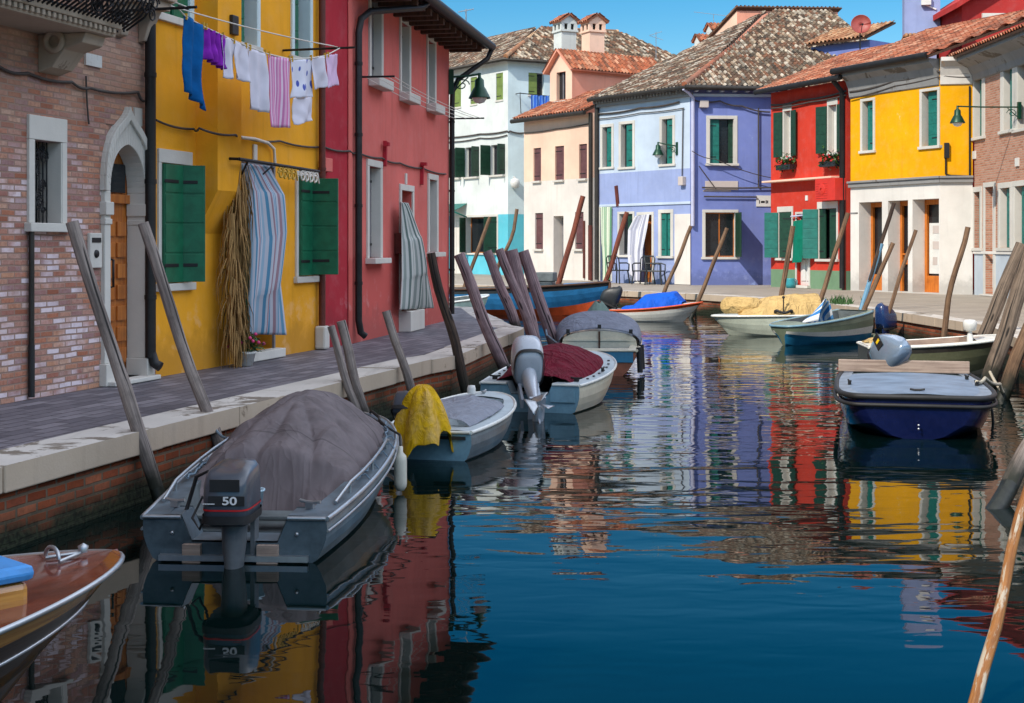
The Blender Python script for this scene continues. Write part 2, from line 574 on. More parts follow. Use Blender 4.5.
m_dark = plain('dark_interior', (.012, .011, .010), .9, var=.3)
m_wood_door = wood('varnished_brown_door', S(166, 88, 30), S(200, 122, 52), .45, sc=.8, coat=.2)
m_orange_wood = wood('orange_wood', S(178, 92, 22), S(208, 122, 40), .5)
m_soffit = wood('dark_soffit_wood', S(58, 38, 28), S(92, 62, 44), .8)
m_iron = plain('wrought_iron', (.012, .012, .014), .55, metal=.3, var=.3)
m_pipe_dark = plain('dark_downpipe', (.02, .019, .020), .5, metal=.4, var=.3)
m_pipe_brown = plain('rust_brown_pipe', S(92, 34, 22), .6, var=.3)
m_pipe_white = plain('pale_pipe', S(186, 188, 214), .5, var=.1)
m_cable = plain('grey_cable', S(70, 62, 58), .7, var=.3)
m_cable_white = plain('white_cord', S(216, 210, 200), .7, var=.1)
m_gutter = plain('dull_gutter_metal', S(58, 54, 50), .5, metal=.5, var=.25)
m_cornice_grey = stucco('grey_cornice', S(142, 141, 140), worn=S(104, 98, 92), wt=.56, stain=.5)  # grey deepened so the shade under the eaves sits in the colour
m_lamp_green = plain('green_lamp_metal', S(20, 66, 48), .4, metal=.3, var=.2)
m_bulb = plain('frosted_glass', S(228, 228, 224), .25, var=.05)
m_straw = wood('dry_palm_straw', S(126, 92, 50), S(176, 140, 86), .9, sc=1.5)
m_leaf = plain('plant_leaf', S(52, 92, 40), .5, var=.4, vs=20)
m_flower = plain('pink_petal', S(206, 60, 116), .6, var=.2)
m_redflower = plain('red_petal', S(190, 28, 36), .6, var=.2)
m_pot_white = plain('white_glaze', S(216, 216, 212), .3, var=.08)
m_pot_teal = plain('teal_glaze', S(54, 150, 160), .35, var=.1)
m_plastic_black = plain('black_plastic', (.014, .018, .022), .45, var=.2)
m_post = wood('weathered_mooring_wood', S(96, 86, 82), S(160, 146, 138), .85, tide=True)
m_post_greybrown = wood('greybrown_mooring_wood', S(82, 70, 60), S(138, 120, 104), .85, tide=True)  # grey-brown wood of the thick right-hand posts
m_post_purple = wood('purplish_mooring_wood', S(108, 84, 88), S(166, 142, 144), .85, tide=True)
m_post_brown = wood('brown_mooring_wood', S(84, 62, 46), S(138, 108, 82), .85, tide=True)
m_post_red = wood('reddish_mooring_wood', S(96, 44, 30), S(136, 72, 50), .8, tide=True)
m_post_dark = wood('rotting_dark_wood', S(34, 26, 24), S(84, 66, 54), .9, tide=True)
m_post_blue = wood('blue_painted_wood', S(92, 140, 172), S(124, 170, 198), .6)
m_post_orange = wood('peeling_orange_wood', S(120, 74, 36), S(164, 110, 58), .75, wear=S(176, 164, 146), tide=2)
m_alga = plain('wet_algae', S(22, 26, 16), .5, var=.5, vs=14)
m_pave = paving('grey_trachyte_paving', [S(88, 85, 94), S(140, 135, 142), S(74, 72, 82)], .40, .16, rot=0, mort=.011, dark=.35)
m_pave_far = paving('pale_stone_paving', [S(158, 148, 136), S(176, 166, 152), S(146, 136, 124)], .8, .4, mort=.008, dark=.7)
m_coping = stucco('pale_coping_stone', S(204, 198, 190), worn=S(128, 118, 106), wt=.53, stain=.55)
m_coping_side = stucco('stained_coping_face', S(186, 168, 148), worn=S(120, 104, 88), wt=.58, stain=.5)
m_rope = plain('pale_rope', S(196, 186, 164), .9, var=.25, vs=40)
m_rope_blue = plain('blue_grey_rope', S(110, 130, 146), .9, var=.25, vs=40)
m_alu = plain('bare_aluminium', S(176, 180, 184), .35, metal=.8, var=.12)
m_rubber = plain('black_rubber', (.014, .014, .015), .6, var=.25)

m_gold = plain('gold_paint', S(206, 160, 50), .5, var=.1)
m_water = None


def make_water():
    m, nt, bs = newmat('canal_water')
    tc = nd(nt, 'ShaderNodeTexCoord').outputs['Object']
    bs.inputs['Base Color'].default_value = (.001, .006, .0055, 1)
    bs.inputs['Specular IOR Level'].default_value = .45
    bs.inputs['Roughness'].default_value = .015
    bs.inputs['IOR'].default_value = 1.333
    # wind lanes: where the ripples run and where the surface lies calm
    sep = nd(nt, 'ShaderNodeSeparateXYZ', {'Vector': tc})
    far = ramp(nt, sep.outputs[1], 7.0, 15.0)
    lanes = ramp(nt, nz(nt, mapped(nt, tc, (.12, .34, 1)), 1.0, 3, .5), .40, .60)
    sw = nz(nt, mapped(nt, tc, (.28, .62, 1)), 1.0, 1.0, .4, .2)
    r1 = nz(nt, mapped(nt, tc, (.8, 2.1, 1)), 1.0, 1.0, .4, .5)
    r2 = nz(nt, mapped(nt, tc, (2.4, 5.2, 1)), 1.0, 1.0, .5, .5)
    r3 = nz(nt, mapped(nt, tc, (9.0, 15.0, 1)), 1.0, 1.0, .5, .3)
    amp = mth(nt, 'MULTIPLY', mth(nt, 'MULTIPLY_ADD', far, .72, .28), mth(nt, 'MULTIPLY_ADD', lanes, .75, .25))
    h = mth(nt, 'MULTIPLY', sw, .0105)
    h = mth(nt, 'ADD', h, mth(nt, 'MULTIPLY', r1, mth(nt, 'MULTIPLY', amp, .0150)))
    h = mth(nt, 'ADD', h, mth(nt, 'MULTIPLY', r2, mth(nt, 'MULTIPLY', amp, .0062)))
    h = mth(nt, 'ADD', h, mth(nt, 'MULTIPLY', r3, mth(nt, 'MULTIPLY', amp, .00035)))
    b = nd(nt, 'ShaderNodeBump', {'Strength': 1.0, 'Distance': 1.0, 'Height': h})
    nt.links.new(b.outputs[0], bs.inputs['Normal'])
    return m


m_water = make_water()
# ------------------------------------------------------------------ houses
def roof_sheet(mb, P0, U, V, poly, tw=.2, rl=.36, mi=0, under=1, thick=.08, amp=.045):
    """Barrel tiles over a convex polygon poly in (u along the eave, v up the slope); P0 the eave's start, U and V unit vectors."""
    P0, U, V = Vector(P0), Vector(U).normalized(), Vector(V).normalized()
    Nn = U.cross(V)
    if Nn.z < 0:
        Nn = -Nn

    def span(u):
        lo, hi = 1e9, -1e9
        n = len(poly)
        for i in range(n):
            (a, b), (c, d) = poly[i], poly[(i + 1) % n]
            if abs(a - c) < 1e-9:
                if abs(u - a) < 1e-6:
                    lo, hi = min(lo, b, d), max(hi, b, d)
                continue
            t = (u - a) / (c - a)
            if -1e-9 <= t <= 1 + 1e-9:
                v = b + (d - b) * t
                lo, hi = min(lo, v), max(hi, v)
        return (lo, hi) if hi >= lo else (0, 0)
    u0, u1 = min(p[0] for p in poly), max(p[0] for p in poly)
    vmax = max(p[1] for p in poly)
    vmin = min(p[1] for p in poly)
    k = 6
    n = max(2, int((u1 - u0) / tw * k))
    rows = max(1, int(math.ceil((vmax - vmin) / rl)))
    vs, uvs, fs = [], [], []
    rnd = random.Random(int(abs(P0.x * 97 + P0.y * 13)))
    rowj = [[rnd.uniform(-.012, .012) for _ in range(int((u1 - u0) / tw) + 3)] for _ in range(rows + 1)]
    idx = {}
    spans = [span(u0 + (u1 - u0) * i / n) for i in range(n + 1)]
    for i in range(n + 1):
        u = u0 + (u1 - u0) * i / n
        ph = (u - u0) / tw
        c = math.cos(2 * math.pi * ph)
        hh = amp * (abs(c) ** .7) * (1 if c > 0 else -1)
        col = int(ph + .25)
        cell = int(math.floor(ph * 2 + .5))
        lo, hi = spans[i]
        for r in range(rows):
            a, b = vmin + r * rl, vmin + (r + 1) * rl
            a2, b2 = min(max(a, lo), hi), min(max(b, lo), hi)
            j = rowj[r][col]
            for q, (vv, hz) in enumerate(((a2, .026), (b2, .0))):
                jj = j if vv > lo + 1e-6 else j * .5
                p = P0 + U * u + V * (vv + jj) + Nn * (hh + hz + thick)
                idx[(i, r, q)] = len(vs)
                vs.append(p)
                uvs.append((ph * 2 + .5, r + (.02 if q == 0 else .98)))
    fuv = []
    for i in range(n):
        for r in range(rows):
            l, r2 = spans[i], spans[i + 1]
            if vmin + r * rl >= max(l[1], r2[1]) - 1e-6 or vmin + (r + 1) * rl <= min(l[0], r2[0]) + 1e-6:
                continue
            A, B, C_, D_ = idx[(i, r, 0)], idx[(i + 1, r, 0)], idx[(i + 1, r, 1)], idx[(i, r, 1)]
            fs.append((A, B, C_, D_))
            cu = math.floor((uvs[A][0] + uvs[B][0]) / 2) + .5
            fuv.append([(cu - .3, r + .1), (cu + .3, r + .1), (cu + .3, r + .9), (cu - .3, r + .9)])
            # the step up to the next tile above
            if r + 1 < rows:
                fs.append((D_, C_, idx[(i + 1, r + 1, 0)], idx[(i, r + 1, 0)]))
                fuv.append([(cu - .3, r + 1.1), (cu + .3, r + 1.1), (cu + .3, r + 1.1), (cu - .3, r + 1.1)])
    mb.add(vs, fs, mi, False, fuv)
    # boards under the tiles
    pp = [P0 + U * a + V * b + Nn * (thick * .55) for a, b in poly]
    qq = [P0 + U * a + V * b + Nn * (-.03) for a, b in poly]
    m = len(pp)
    mb.add(pp + qq, [list(range(m)), list(range(m, 2 * m))[::-1]] + [(i, m + i, m + (i + 1) % m, (i + 1) % m) for i in range(m)], under)


class House:
    def __init__(s, name, label, fr, cat='house'):
        s.fr = fr
        s.root = empty(name, fr.M, label, cat)
        s.ops = {}

    def mb(s, fr=None):
        return MB((fr or s.fr).M)

    def op(s, fr, x0, x1, z0, z1, depth=.22):
        s.ops.setdefault(id(fr), []).append((x0, x1, z0, z1, depth))

    def wall(s, name, mat, x0, x1, z0, z1, fr=None, bands=None, back=5.0, mats=None, extra=None, sides=True):
        """Front wall with its openings cut and their reveals, plus side and back walls. bands = [(height, material index)] from below."""
        fr = fr or s.fr
        mb = MB(fr.M)
        ops = s.ops.get(id(fr), [])
        xs = sorted({x0, x1, *[o[0] for o in ops], *[o[1] for o in ops]})
        hs = [b[0] for b in (bands or [])]
        zs = sorted({z0, z1, *[o[2] for o in ops], *[o[3] for o in ops], *hs})
        xs = [x for x in xs if x0 - 1e-6 <= x <= x1 + 1e-6]
        zs = [z for z in zs if z0 - 1e-6 <= z <= z1 + 1e-6]

        def mi(z):
            k = 0
            for h, m_ in (bands or []):
                if z > h:
                    k = m_
            return k
        for i in range(len(xs) - 1):
            for j in range(len(zs) - 1):
                cx, cz = (xs[i] + xs[i + 1]) / 2, (zs[j] + zs[j + 1]) / 2
                if any(o[0] < cx < o[1] and o[2] < cz < o[3] for o in ops):
                    continue
                mb.add([(xs[i], 0, zs[j]), (xs[i + 1], 0, zs[j]), (xs[i + 1], 0, zs[j + 1]), (xs[i], 0, zs[j + 1])], [(0, 1, 2, 3)], mi(cz))
        for a, b, c, d, dp in ops:
            q = mi((c + d) / 2)
            mb.add([(a, 0, c), (a, dp, c), (a, dp, d), (a, 0, d)], [(0, 1, 2, 3)], q)
            mb.add([(b, 0, c), (b, dp, c), (b, dp, d), (b, 0, d)], [(3, 2, 1, 0)], q)
            mb.add([(a, 0, d), (b, 0, d), (b, dp, d), (a, dp, d)], [(0, 1, 2, 3)], q)
            mb.add([(a, 0, c), (b, 0, c), (b, dp, c), (a, dp, c)], [(3, 2, 1, 0)], q)
        if sides:
            e = .003
            for xx in (x0 + e, x1 - e):
                for j in range(len(zs) - 1):
                    mb.add([(xx, .001, zs[j]), (xx, back, zs[j]), (xx, back, zs[j + 1]), (xx, .001, zs[j + 1])], [(0, 1, 2, 3)], mi((zs[j] + zs[j + 1]) / 2))
            mb.add([(x0, back, z0), (x1, back, z0), (x1, back, z1), (x0, back, z1)], [(3, 2, 1, 0)], mi(z1 - .01))
        if extra:
            extra(mb)
        return mb.build(name, mats or [mat], s.root)

    def window(s, fr, r, frame=.10, mats=None, sill=True, shut=(), depth=.2, pane=True, sash=True, panemat=None, frame_mat=None, sill_mat=None,
               proud=.03, name='window', header=None, sill_out=.07, sash_mat=None, sash_col=None):
        x0, x1, z0, z1 = r
        s.op(fr, x0, x1, z0, z1, depth)
        fm = frame_mat or stone_white
        mb = MB(fr.M)
        p, t = proud, frame
        if t > 0:
            mb.b2((x0 - t, -p, z0), (x0 - .001, .02, z1))
            mb.b2((x1 + .001, -p, z0), (x1 + t, .02, z1))
            mb.b2((x0 - t, -p - .002, z1 + .001), (x1 + t, .02, z1 + (header or t)))
            mb.b2((x0 + .0005, -p + .004, z0 + .001), (x0 + .016, depth - .002, z1 - .001))
            mb.b2((x1 - .016, -p + .004, z0 + .001), (x1 - .0005, depth - .002, z1 - .001))
        else:
            mb.b2((x0 + .001, depth - .06, z0 + .002), (x0 + .03, depth - .03, z1 - .002))
            mb.b2((x1 - .03, depth - .06, z0 + .002), (x1 - .001, depth - .03, z1 - .002))
        w = mb.build(name, fm, s.root, bevel=.006)
        if sill:
            MB(fr.M).b2((x0 - t - .04, -p - sill_out, z0 - .09), (x1 + t + .04, depth - .01, z0 - .001)).build('sill', sill_mat or stone_white, w, bevel=.008)
        if pane:
            g = MB(fr.M)
            g.add([(x0, depth, z0), (x1, depth, z0), (x1, depth, z1), (x0, depth, z1)], [(0, 1, 2, 3)], 0)
            if sash:
                k = .045
                for a, b, c, d in ((x0, x0 + k, z0, z1), (x1 - k, x1, z0, z1), (x0 + k, x1 - k, z0, z0 + k), (x0 + k, x1 - k, z1 - k, z1),
                                   ((x0 + x1) / 2 - k / 2, (x0 + x1) / 2 + k / 2, z0 + k, z1 - k)):
                    g.b2((a, depth - .04, c), (b, depth - .004, d), 1)
            g.build('pane', [panemat or m_glass, sash_mat or m_grey_shut], w)
        for sh in shut:
            s.shutter(fr, w, r, *sh)
        return w

    def shutter(s, fr, parent, r, side, ang, width, mat, inset=0.0, z0=None, z1=None, louv=True):
        """A leaf hung at the opening's left or right edge, swung ang degrees out of the closed position."""
        x0, x1, a, b = r
        a = a if z0 is None else z0
        b = b if z1 is None else z1
        hx = x0 if side == 'l' else x1
        sg = 1 if side == 'l' else -1
        th = R(ang)
        y0 = inset if ang < 5 else -.035
        L = Matrix.Translation((hx, y0, 0)) @ Matrix.Rotation(-th * sg, 4, 'Z') @ Matrix.Scale(sg, 4, (1, 0, 0))
        mb = MB(fr.M)
        hgt = b - a
        mb.b2((.008, -.018, a + .012), (width, .018, b - .012), 0, L)
        nb = max(3, int(hgt / .32))
        for i in range(nb):
            zc = a + hgt * (i + .5) / nb
            mb.b2((.02, -.026, zc - hgt / nb * .5 + .012), (width - .012, .026, zc + hgt / nb * .5 - .012), 0, L)
        for zc in (a + hgt * .15, b - hgt * .15):
            mb.b2((-.01, -.034, zc - .02), (width * .7, -.0265, zc + .02), 1, L)
        return mb.build('shutter', [mat, m_iron], parent, bevel=.004)

    def door(s, fr, r, depth=.3, frame=.12, mat=None, panel=True, frame_mat=None, proud=.03, name='door', step=True, glass=None, threshold=.04):
        x0, x1, z0, z1 = r
        s.op(fr, x0, x1, z0, z1, depth)
        mb = MB(fr.M)
        p, t = proud, frame
        if t > 0:
            mb.b2((x0 - t, -p, z0), (x0 - .001, .02, z1))
            mb.b2((x1 + .001, -p, z0), (x1 + t, .02, z1))
            mb.b2((x0 - t, -p - .002, z1 + .001), (x1 + t, .02, z1 + t))
        else:
            mb.b2((x0, depth - .08, z1 - .06), (x1, depth - .04, z1 - .002))
        d = mb.build(name, frame_mat or stone_white, s.root, bevel=.006)
        lf = MB(fr.M)
        lf.add([(x0, depth, z0), (x1, depth, z0), (x1, depth, z1), (x0, depth, z1)], [(0, 1, 2, 3)], 0)
        if panel:
            w = x1 - x0
            for i in range(2):
                for k, (c, e) in enumerate(((.06, .36), (.40, .66), (.70, .95))):
                    lf.b2((x0 + w * (.08 + .46 * i), depth - .03, z0 + (z1 - z0) * c), (x0 + w * (.46 + .46 * i), depth - .003, z0 + (z1 - z0) * e), 1 if (glass and k == 2) else 0)
        lf.build('leaf', [mat or m_dark, glass or m_glass], d)
        if step:
            MB(fr.M).b2((x0 - .1, -.16, 0.002), (x1 + .1, depth - .02, z0 - .001)).build('step', stone_white, d, bevel=.01)
        return d

    def part(s, name, mb, mats, parent=None, **k):
        return mb.build(name, mats, parent or s.root, **k)


def pxtube(fr, pts, off, r, n=6, sub=0):
    """Local polyline on a facade from picture points, off metres out."""
    return [fr.at(x, y, off) for x, y in pts]


def wavy(p, q, sag=.05, n=8):
    p, q = Vector(p), Vector(q)
    return [p.lerp(q, i / n) - Vector((0, 0, 1)) * sag * 4 * (i / n) * (1 - i / n) for i in range(n + 1)]


def cable(label, pts, r=.018, mat=None, sag=.03, name='cable', parent=None):
    mb = MB()
    full = []
    for a, b in zip(pts, pts[1:]):
        full += wavy(a, b, sag, 6)[0 if not full else 1:]
    mb.tube(full, r, 6)
    o = mb.build(name, mat or m_cable, parent)
    return o if parent else tag(o, label, 'cable')


def street_lamp(label, base, tip, drop=.25, sc=1.0):
    """Swan bracket from the wall (base) to the lamp (tip)."""
    base, tip = Vector(base), Vector(tip)
    d = tip - base
    root = empty('street_lamp', base, label, 'street lamp')
    mb = MB()
    mb.tube([base, base + d * .6, tip + Vector((0, 0, .02))], .022 * sc, 8)
    up = Vector((0, 0, 1))
    h = d.normalized()
    pts = []
    for i in range(15):
        a = i / 14 * math.pi * 2.4
        rr = .16 * sc * (1 - i / 20)
        pts.append(base + h * (.22 * sc + rr * math.cos(a)) - up * (.18 * sc - rr * math.sin(a) * .8))
    mb.tube(pts, .012 * sc, 6)
    mb.tube([base + h * .02 - up * .32 * sc, base + h * .35 * sc - up * .03], .014 * sc, 6)
    mb.box(base - up * .1 * sc, (.10 * sc, .10 * sc, .5 * sc))
    mb.build('bracket', m_lamp_green, root)
    L = Matrix.Translation(tip)
    k = sc
    MB().lathe([(.03 * k, .04 * k), (.035 * k, -.05 * k), (.09 * k, -.10 * k), (.10 * k, -.24 * k), (.13 * k, -.28 * k), (.22 * k, -.46 * k), (.225 * k, -.48 * k), (.20 * k, -.46 * k)], 20, 0, True, L).build('lamp_shade', m_lamp_green, root)
    MB().lathe([(.001, -.36 * k), (.14 * k, -.40 * k), (.16 * k, -.47 * k), (.10 * k, -.56 * k), (.001, -.59 * k)], 16, 0, True, L).build('bulb', m_bulb, root)
    return root


def chimney(parent, c, w, d, zb, zt, yaw, wall_mat, tile_mat, capw=1.25):
    """Square stack with a flared throat of small arches and a little tiled gable."""
    L = Matrix.Translation((c[0], c[1], 0)) @ Matrix.Rotation(yaw, 4, 'Z')
    ch = zt - .75
    mb = MB()
    mb.b2((-w / 2, -d / 2, zb), (w / 2, d / 2, ch), 0, L)
    cw, cd = w / 2 * capw * .92, d / 2 * capw * .92
    for i in (-1, 0, 1):
        for j in (-1, 1):
            mb.b2((i * (cw - .09) - .09, j * (cd - .07) - .07, ch - .02), (i * (cw - .09) + .09, j * (cd - .07) + .07, ch + .30), 0, L)
    for i in (-1, 1):
        mb.b2((i * (cw - .07) - .068, -.09, ch - .02), (i * (cw - .07) + .068, .09, ch + .30), 0, L)
    mb.b2((-cw - .03, -cd - .03, ch - .10), (cw + .03, cd + .03, ch), 0, L)
    mb.b2((-cw, -cd, ch + .29), (cw, cd, ch + .40), 0, L)
    # gable infill
    mb.add([L @ Vector(p) for p in ((-cw, -cd, ch + .4), (cw, -cd, ch + .4), (0, -cd, ch + .70), (-cw, cd, ch + .4), (cw, cd, ch + .4), (0, cd, ch + .70))],
           [(0, 1, 2), (5, 4, 3)], 0)
    b = mb.build('chimney', [wall_mat], parent)
    MB(L).b2((-cw * .8, -cd * .8, ch + .003), (cw * .8, cd * .8, ch + .26)).build('flue', m_dark, b)
    t = MB()
    U = L.to_3x3() @ Vector((0, 1, 0))
    for sg in (-1, 1):
        V = L.to_3x3() @ Vector((-sg * (cw + .12), 0, .38)).normalized()
        P0 = L @ Vector((sg * (cw + .12), -cd - .1, ch + .36))
        ln = math.hypot(cw + .12, .38)
        roof_sheet(t, P0, U, V, [(0, 0), (2 * cd + .2, 0), (2 * cd + .2, ln), (0, ln)], tw=.2, rl=.3, thick=.05, under=0)
    t.build('cap', [tile_mat], b)
    return b


def antenna(label, px, py0, py1, d, arms, yaw=.3):
    p0, p1 = D(px, py1, d), D(px, py0, d)
    mb = MB()
    mb.tube([p0, p1], .018, 6)
    for f, ln, tilt in arms:
        c = p0.lerp(p1, f)
        v = Vector((math.cos(yaw), math.sin(yaw) * .3, tilt)) * ln
        mb.tube([c - v * .5, c + v * .5], .012, 5)
        for k in range(6):
            q = c + v * (k / 5 - .5)
            mb.tube([q - Vector((0, .18, .05)), q + Vector((0, .18, .05))], .007, 4)
    return tag(mb.build('tv_antenna', m_alu), label, 'antenna')
# ------------------------------------------------------------------ the left bank's houses
def LX(y):
    return -4.86 + .285 * (y - 13.29)


FB = Fr((LX(-9.0), -9.0), (LX(16.03), 16.03))
FY = Fr((LX(16.03), 16.03), (LX(20.45), 20.45))
FC = Fr((LX(20.45), 20.45), (-2.48, 21.5))
FP = Fr((-2.48, 21.5), (-1.28, 28.5))
LB, LYW, LP = FB.len, FY.len, FP.len

# ---- brick house
h = House('brick_house', 'tall old pink brick house with an arched stone doorway and a carved balcony', FB)
r = FB.rect(32, 60, 141, 223)
w = h.window(FB, r, frame=.085, depth=.26, sash=False, header=.24, sill_out=.05, pane=True)
g = MB(FB.M)
x0, x1, z0, z1 = r
gx1 = x1 - .02
for i in range(7):
    x = x0 + (gx1 - x0) * (i + .5) / 7
    g.tube([(x, .12, z0), (x, .12, z1)], .008, 5)
rr = random.Random(3)
for k in range(26):
    cx, cz, q = rr.uniform(x0 + .06, gx1 - .06), rr.uniform(z0 + .06, z1 - .06), rr.uniform(.035, .07)
    g.tube([(cx + q * (1 - j / 16) * math.cos(j * .8), .115, cz + q * (1 - j / 16) * math.sin(j * .8)) for j in range(13)], .007, 5)
g.build('grille', m_iron, w)
# doorway: ogee surround, panelled door deep inside
dx0, dx1 = FB.x(106), FB.x(142.5)
apex = FB.h(122, 117)
spring = FB.h(123, 192)
top = apex - .10
h.op(FB, dx0, dx1, .05, top, .20)
cx = (dx0 + dx1) / 2
hw = (dx1 - dx0) / 2


def bez(p, n=8):
    out = []
    for i in range(n + 1):
        t = i / n
        k = ((1 - t) ** 3, 3 * t * (1 - t) ** 2, 3 * t * t * (1 - t), t ** 3)
        out.append((sum(k[j] * p[j][0] for j in range(4)), sum(k[j] * p[j][1] for j in range(4))))
    return out


def ogee(w_, zs, za, tip=True):
    """Right half of the arch from (w_, zs) to (0, za): a round haunch, and for the outer line a concave tip."""
    H = za - zs
    if not tip:
        return bez([(w_, zs), (w_, zs + .62 * H), (w_ * .55, zs + .93 * H), (0, za)], 14)
    return bez([(w_, zs), (w_, zs + .50 * H), (w_ * .74, zs + .66 * H), (w_ * .36, zs + .80 * H)], 8) + \
        bez([(w_ * .36, zs + .80 * H), (w_ * .17, zs + .87 * H), (w_ * .05, zs + .92 * H), (0, za)], 6)[1:]


mb = MB(FB.M)
inn = ogee(hw - .015, spring, apex - .30, False)
out = ogee(hw + .12, spring, apex + .12)
for sg in (1, -1):
    a = [(cx + sg * x, z) for x, z in inn]
    b = [(cx + sg * x, z) for x, z in out]
    for i in range(len(a) - 1):
        q = [a[i], b[i], b[i + 1], a[i + 1]]
        mb.prism(q, -.05, .19, 0)
        m1 = [((p[0] * .35 + r_[0] * .65), (p[1] * .35 + r_[1] * .65)) for p, r_ in zip((a[i], a[i + 1]), (b[i], b[i + 1]))]
        mb.prism([m1[0], b[i], b[i + 1], m1[1]], -.085, -.049, 0)
    e0, e1 = sorted((cx + sg * (hw - .015), cx + sg * (hw + .10)))
    mb.b2((e0, -.05, .24), (e1, .19, spring - .001))
    mb.b2((e0 - .02, -.08, spring - .26), (e1 + .02, .185, spring - .12))
    mb.b2((e0 - .01, -.065, spring - .36), (e1 + .01, .186, spring - .30))
    mb.b2((e0 - .025, -.085, .002), (e1 + .025, .187, .24))
# brick-coloured plug between the arch and the square opening
d = h.part('door', mb, stone_white, bevel=.012)
plug = MB(FB.M)
for sg in (1, -1):
    b = [(cx + sg * x * .9, z - .05) for x, z in ogee(hw + .10, spring, apex + .05)]
    for i in range(len(b) - 1):
        plug.prism([b[i], (cx + sg * (hw + .008), b[i][1]), (cx + sg * (hw + .008), max(b[i + 1][1], b[i][1] + .001)), b[i + 1]], .012, .18, 0)
plug.build('spandrel', m_brick_pink, d)
lf = MB(FB.M)
lf.add([(dx0, .198, .05), (dx1, .198, .05), (dx1, .198, top), (dx0, .198, top)], [(0, 1, 2, 3)], 0)
for i in range(3):
    for k in range(7):
        xa = dx0 + (dx1 - dx0) * (.08 + .30 * i)
        za = .2 + (spring - .45) * k / 7
        lf.b2((xa, .165, za), (xa + (dx1 - dx0) * .24, .196, za + (spring - .45) / 7 - .07), 0)
lf.b2((dx0, .15, spring - .12), (dx1, .196, spring - .02), 0)
lf.b2((dx0 + .07, .17, spring), (dx1 - .07, .196, apex - .5), 1)
lf.build('leaf', [m_wood_door, m_glass], d, bevel=.008)
kn = MB(FB.M)
kn.tube([(cx - .05, .16, 1.05), (cx - .05, .11, 1.05), (cx - .05, .11, 1.35), (cx - .05, .16, 1.35)], .015, 6)
kn.tube([(cx - .25 + .12 * math.cos(a * .5), .14, spring - .5 + .16 * math.sin(a * .5)) for a in range(13)], .014, 6)
kn.build('handle', m_iron, d)
MB(FB.M).b2((dx0 - .1, -.18, .001), (dx1 + .1, .197, .05)).build('step', stone_white, d, bevel=.01)
h.wall('wall', m_brick_pink, 0, LB - .005, -.05, 11.0, FB, back=7)
# roof
mb = MB()
V = (FB.Y * 1 + Vector((0, 0, .4))).normalized()
roof_sheet(mb, FB.W((-.3, -.5, 10.75)), FB.X, V, [(0, 0), (LB + .3, 0), (LB + .3, 8), (0, 8)], rl=.5, under=1)
h.part('roof', mb, [m_tile_brown, m_soffit])
# balcony: slab on a stone bracket with an iron basket
sx = FB.x(62)
bz = FB.h(62, 40)
prj = .62
mb = MB(FB.M)
mb.b2((sx - 6, -prj, bz), (sx, .002, bz + .08))
mb.b2((sx - 6, -prj - .05, bz + .08), (sx + .04, .002, bz + .14))
mb.b2((sx - 6, -prj - .02, bz + .14), (sx + .02, .002, bz + .165))
for i in range(70):
    x = sx - .05 - i * .085
    mb.b2((x - .05, -prj - .04, bz + .025), (x, -prj - .001, bz + .078))
b = h.part('balcony', mb, m_stone_grey, bevel=.01)
for bx in (FB.x(38), FB.x(38) - 2.2):
    k = MB(FB.M)
    z0 = FB.h(40, 73)
    k.prism([(0.002, z0), (-.16, z0 + .05), (-.30, z0 + .22), (-prj + .12, bz - .10), (-prj + .08, bz - .001), (0.002, bz - .001)], 0, .36, 0,
            L=Matrix.Translation((bx, 0, 0)) @ Matrix(((0, 1, 0, 0), (1, 0, 0, 0), (0, 0, 1, 0), (0, 0, 0, 1))))
    k.tube([(bx - .03, -.2 - .09 * math.cos(a * .5), z0 + .30 + .09 * math.sin(a * .5)) for a in range(14)], .035, 6)
    k.build('bracket', m_stone_grey, b, bevel=.012)
rl = MB(FB.M)
rx1 = FB.x(76)


def belly(t):
    # outward bulge of the basket against height
    return -prj + .0 - .40 * math.sin(min(1, t * 1.25) * math.pi) ** .8 * (1 - .5 * t)


bh = 1.0
for i in range(62):
    x = rx1 - .05 - i * .072
    rl.tube([(x, belly(t / 8), bz + .10 + bh * t / 8) for t in range(9)], .012, 5)
for i in range(8):
    y = -prj + .06 + i * .075
    rl.tube([(rx1 + .20 * math.sin(t / 8 * math.pi) ** .8 * (1 - .5 * t / 8), y * (1 - .2 * math.sin(t / 8 * math.pi)), bz + .10 + bh * t / 8) for t in range(9)], .012, 5)
rr = random.Random(5)
for k in range(260):
    t = rr.uniform(.03, .92)
    x = rx1 - rr.uniform(-.05, 3.9)
    q = rr.uniform(.05, .09)
    y = belly(t) - .012
    s_ = rr.choice((-1, 1))
    rl.tube([(x + s_ * q * (1 - j / 18) * math.cos(j * .75), y, bz + .12 + bh * t + q * (1 - j / 18) * math.sin(j * .75)) for j in range(14)], .009, 5)
rl.tube([(rx1, 0, bz + .18), (rx1, -prj + .02, bz + .18), (rx1 - 5, -prj + .02, bz + .18)], .016, 6)
rl.tube([(rx1, 0, bz + .28 + bh), (rx1, -prj, bz + .28 + bh), (rx1 - 5, -prj, bz + .28 + bh)], .02, 6)
rl.build('railing', m_iron, b)
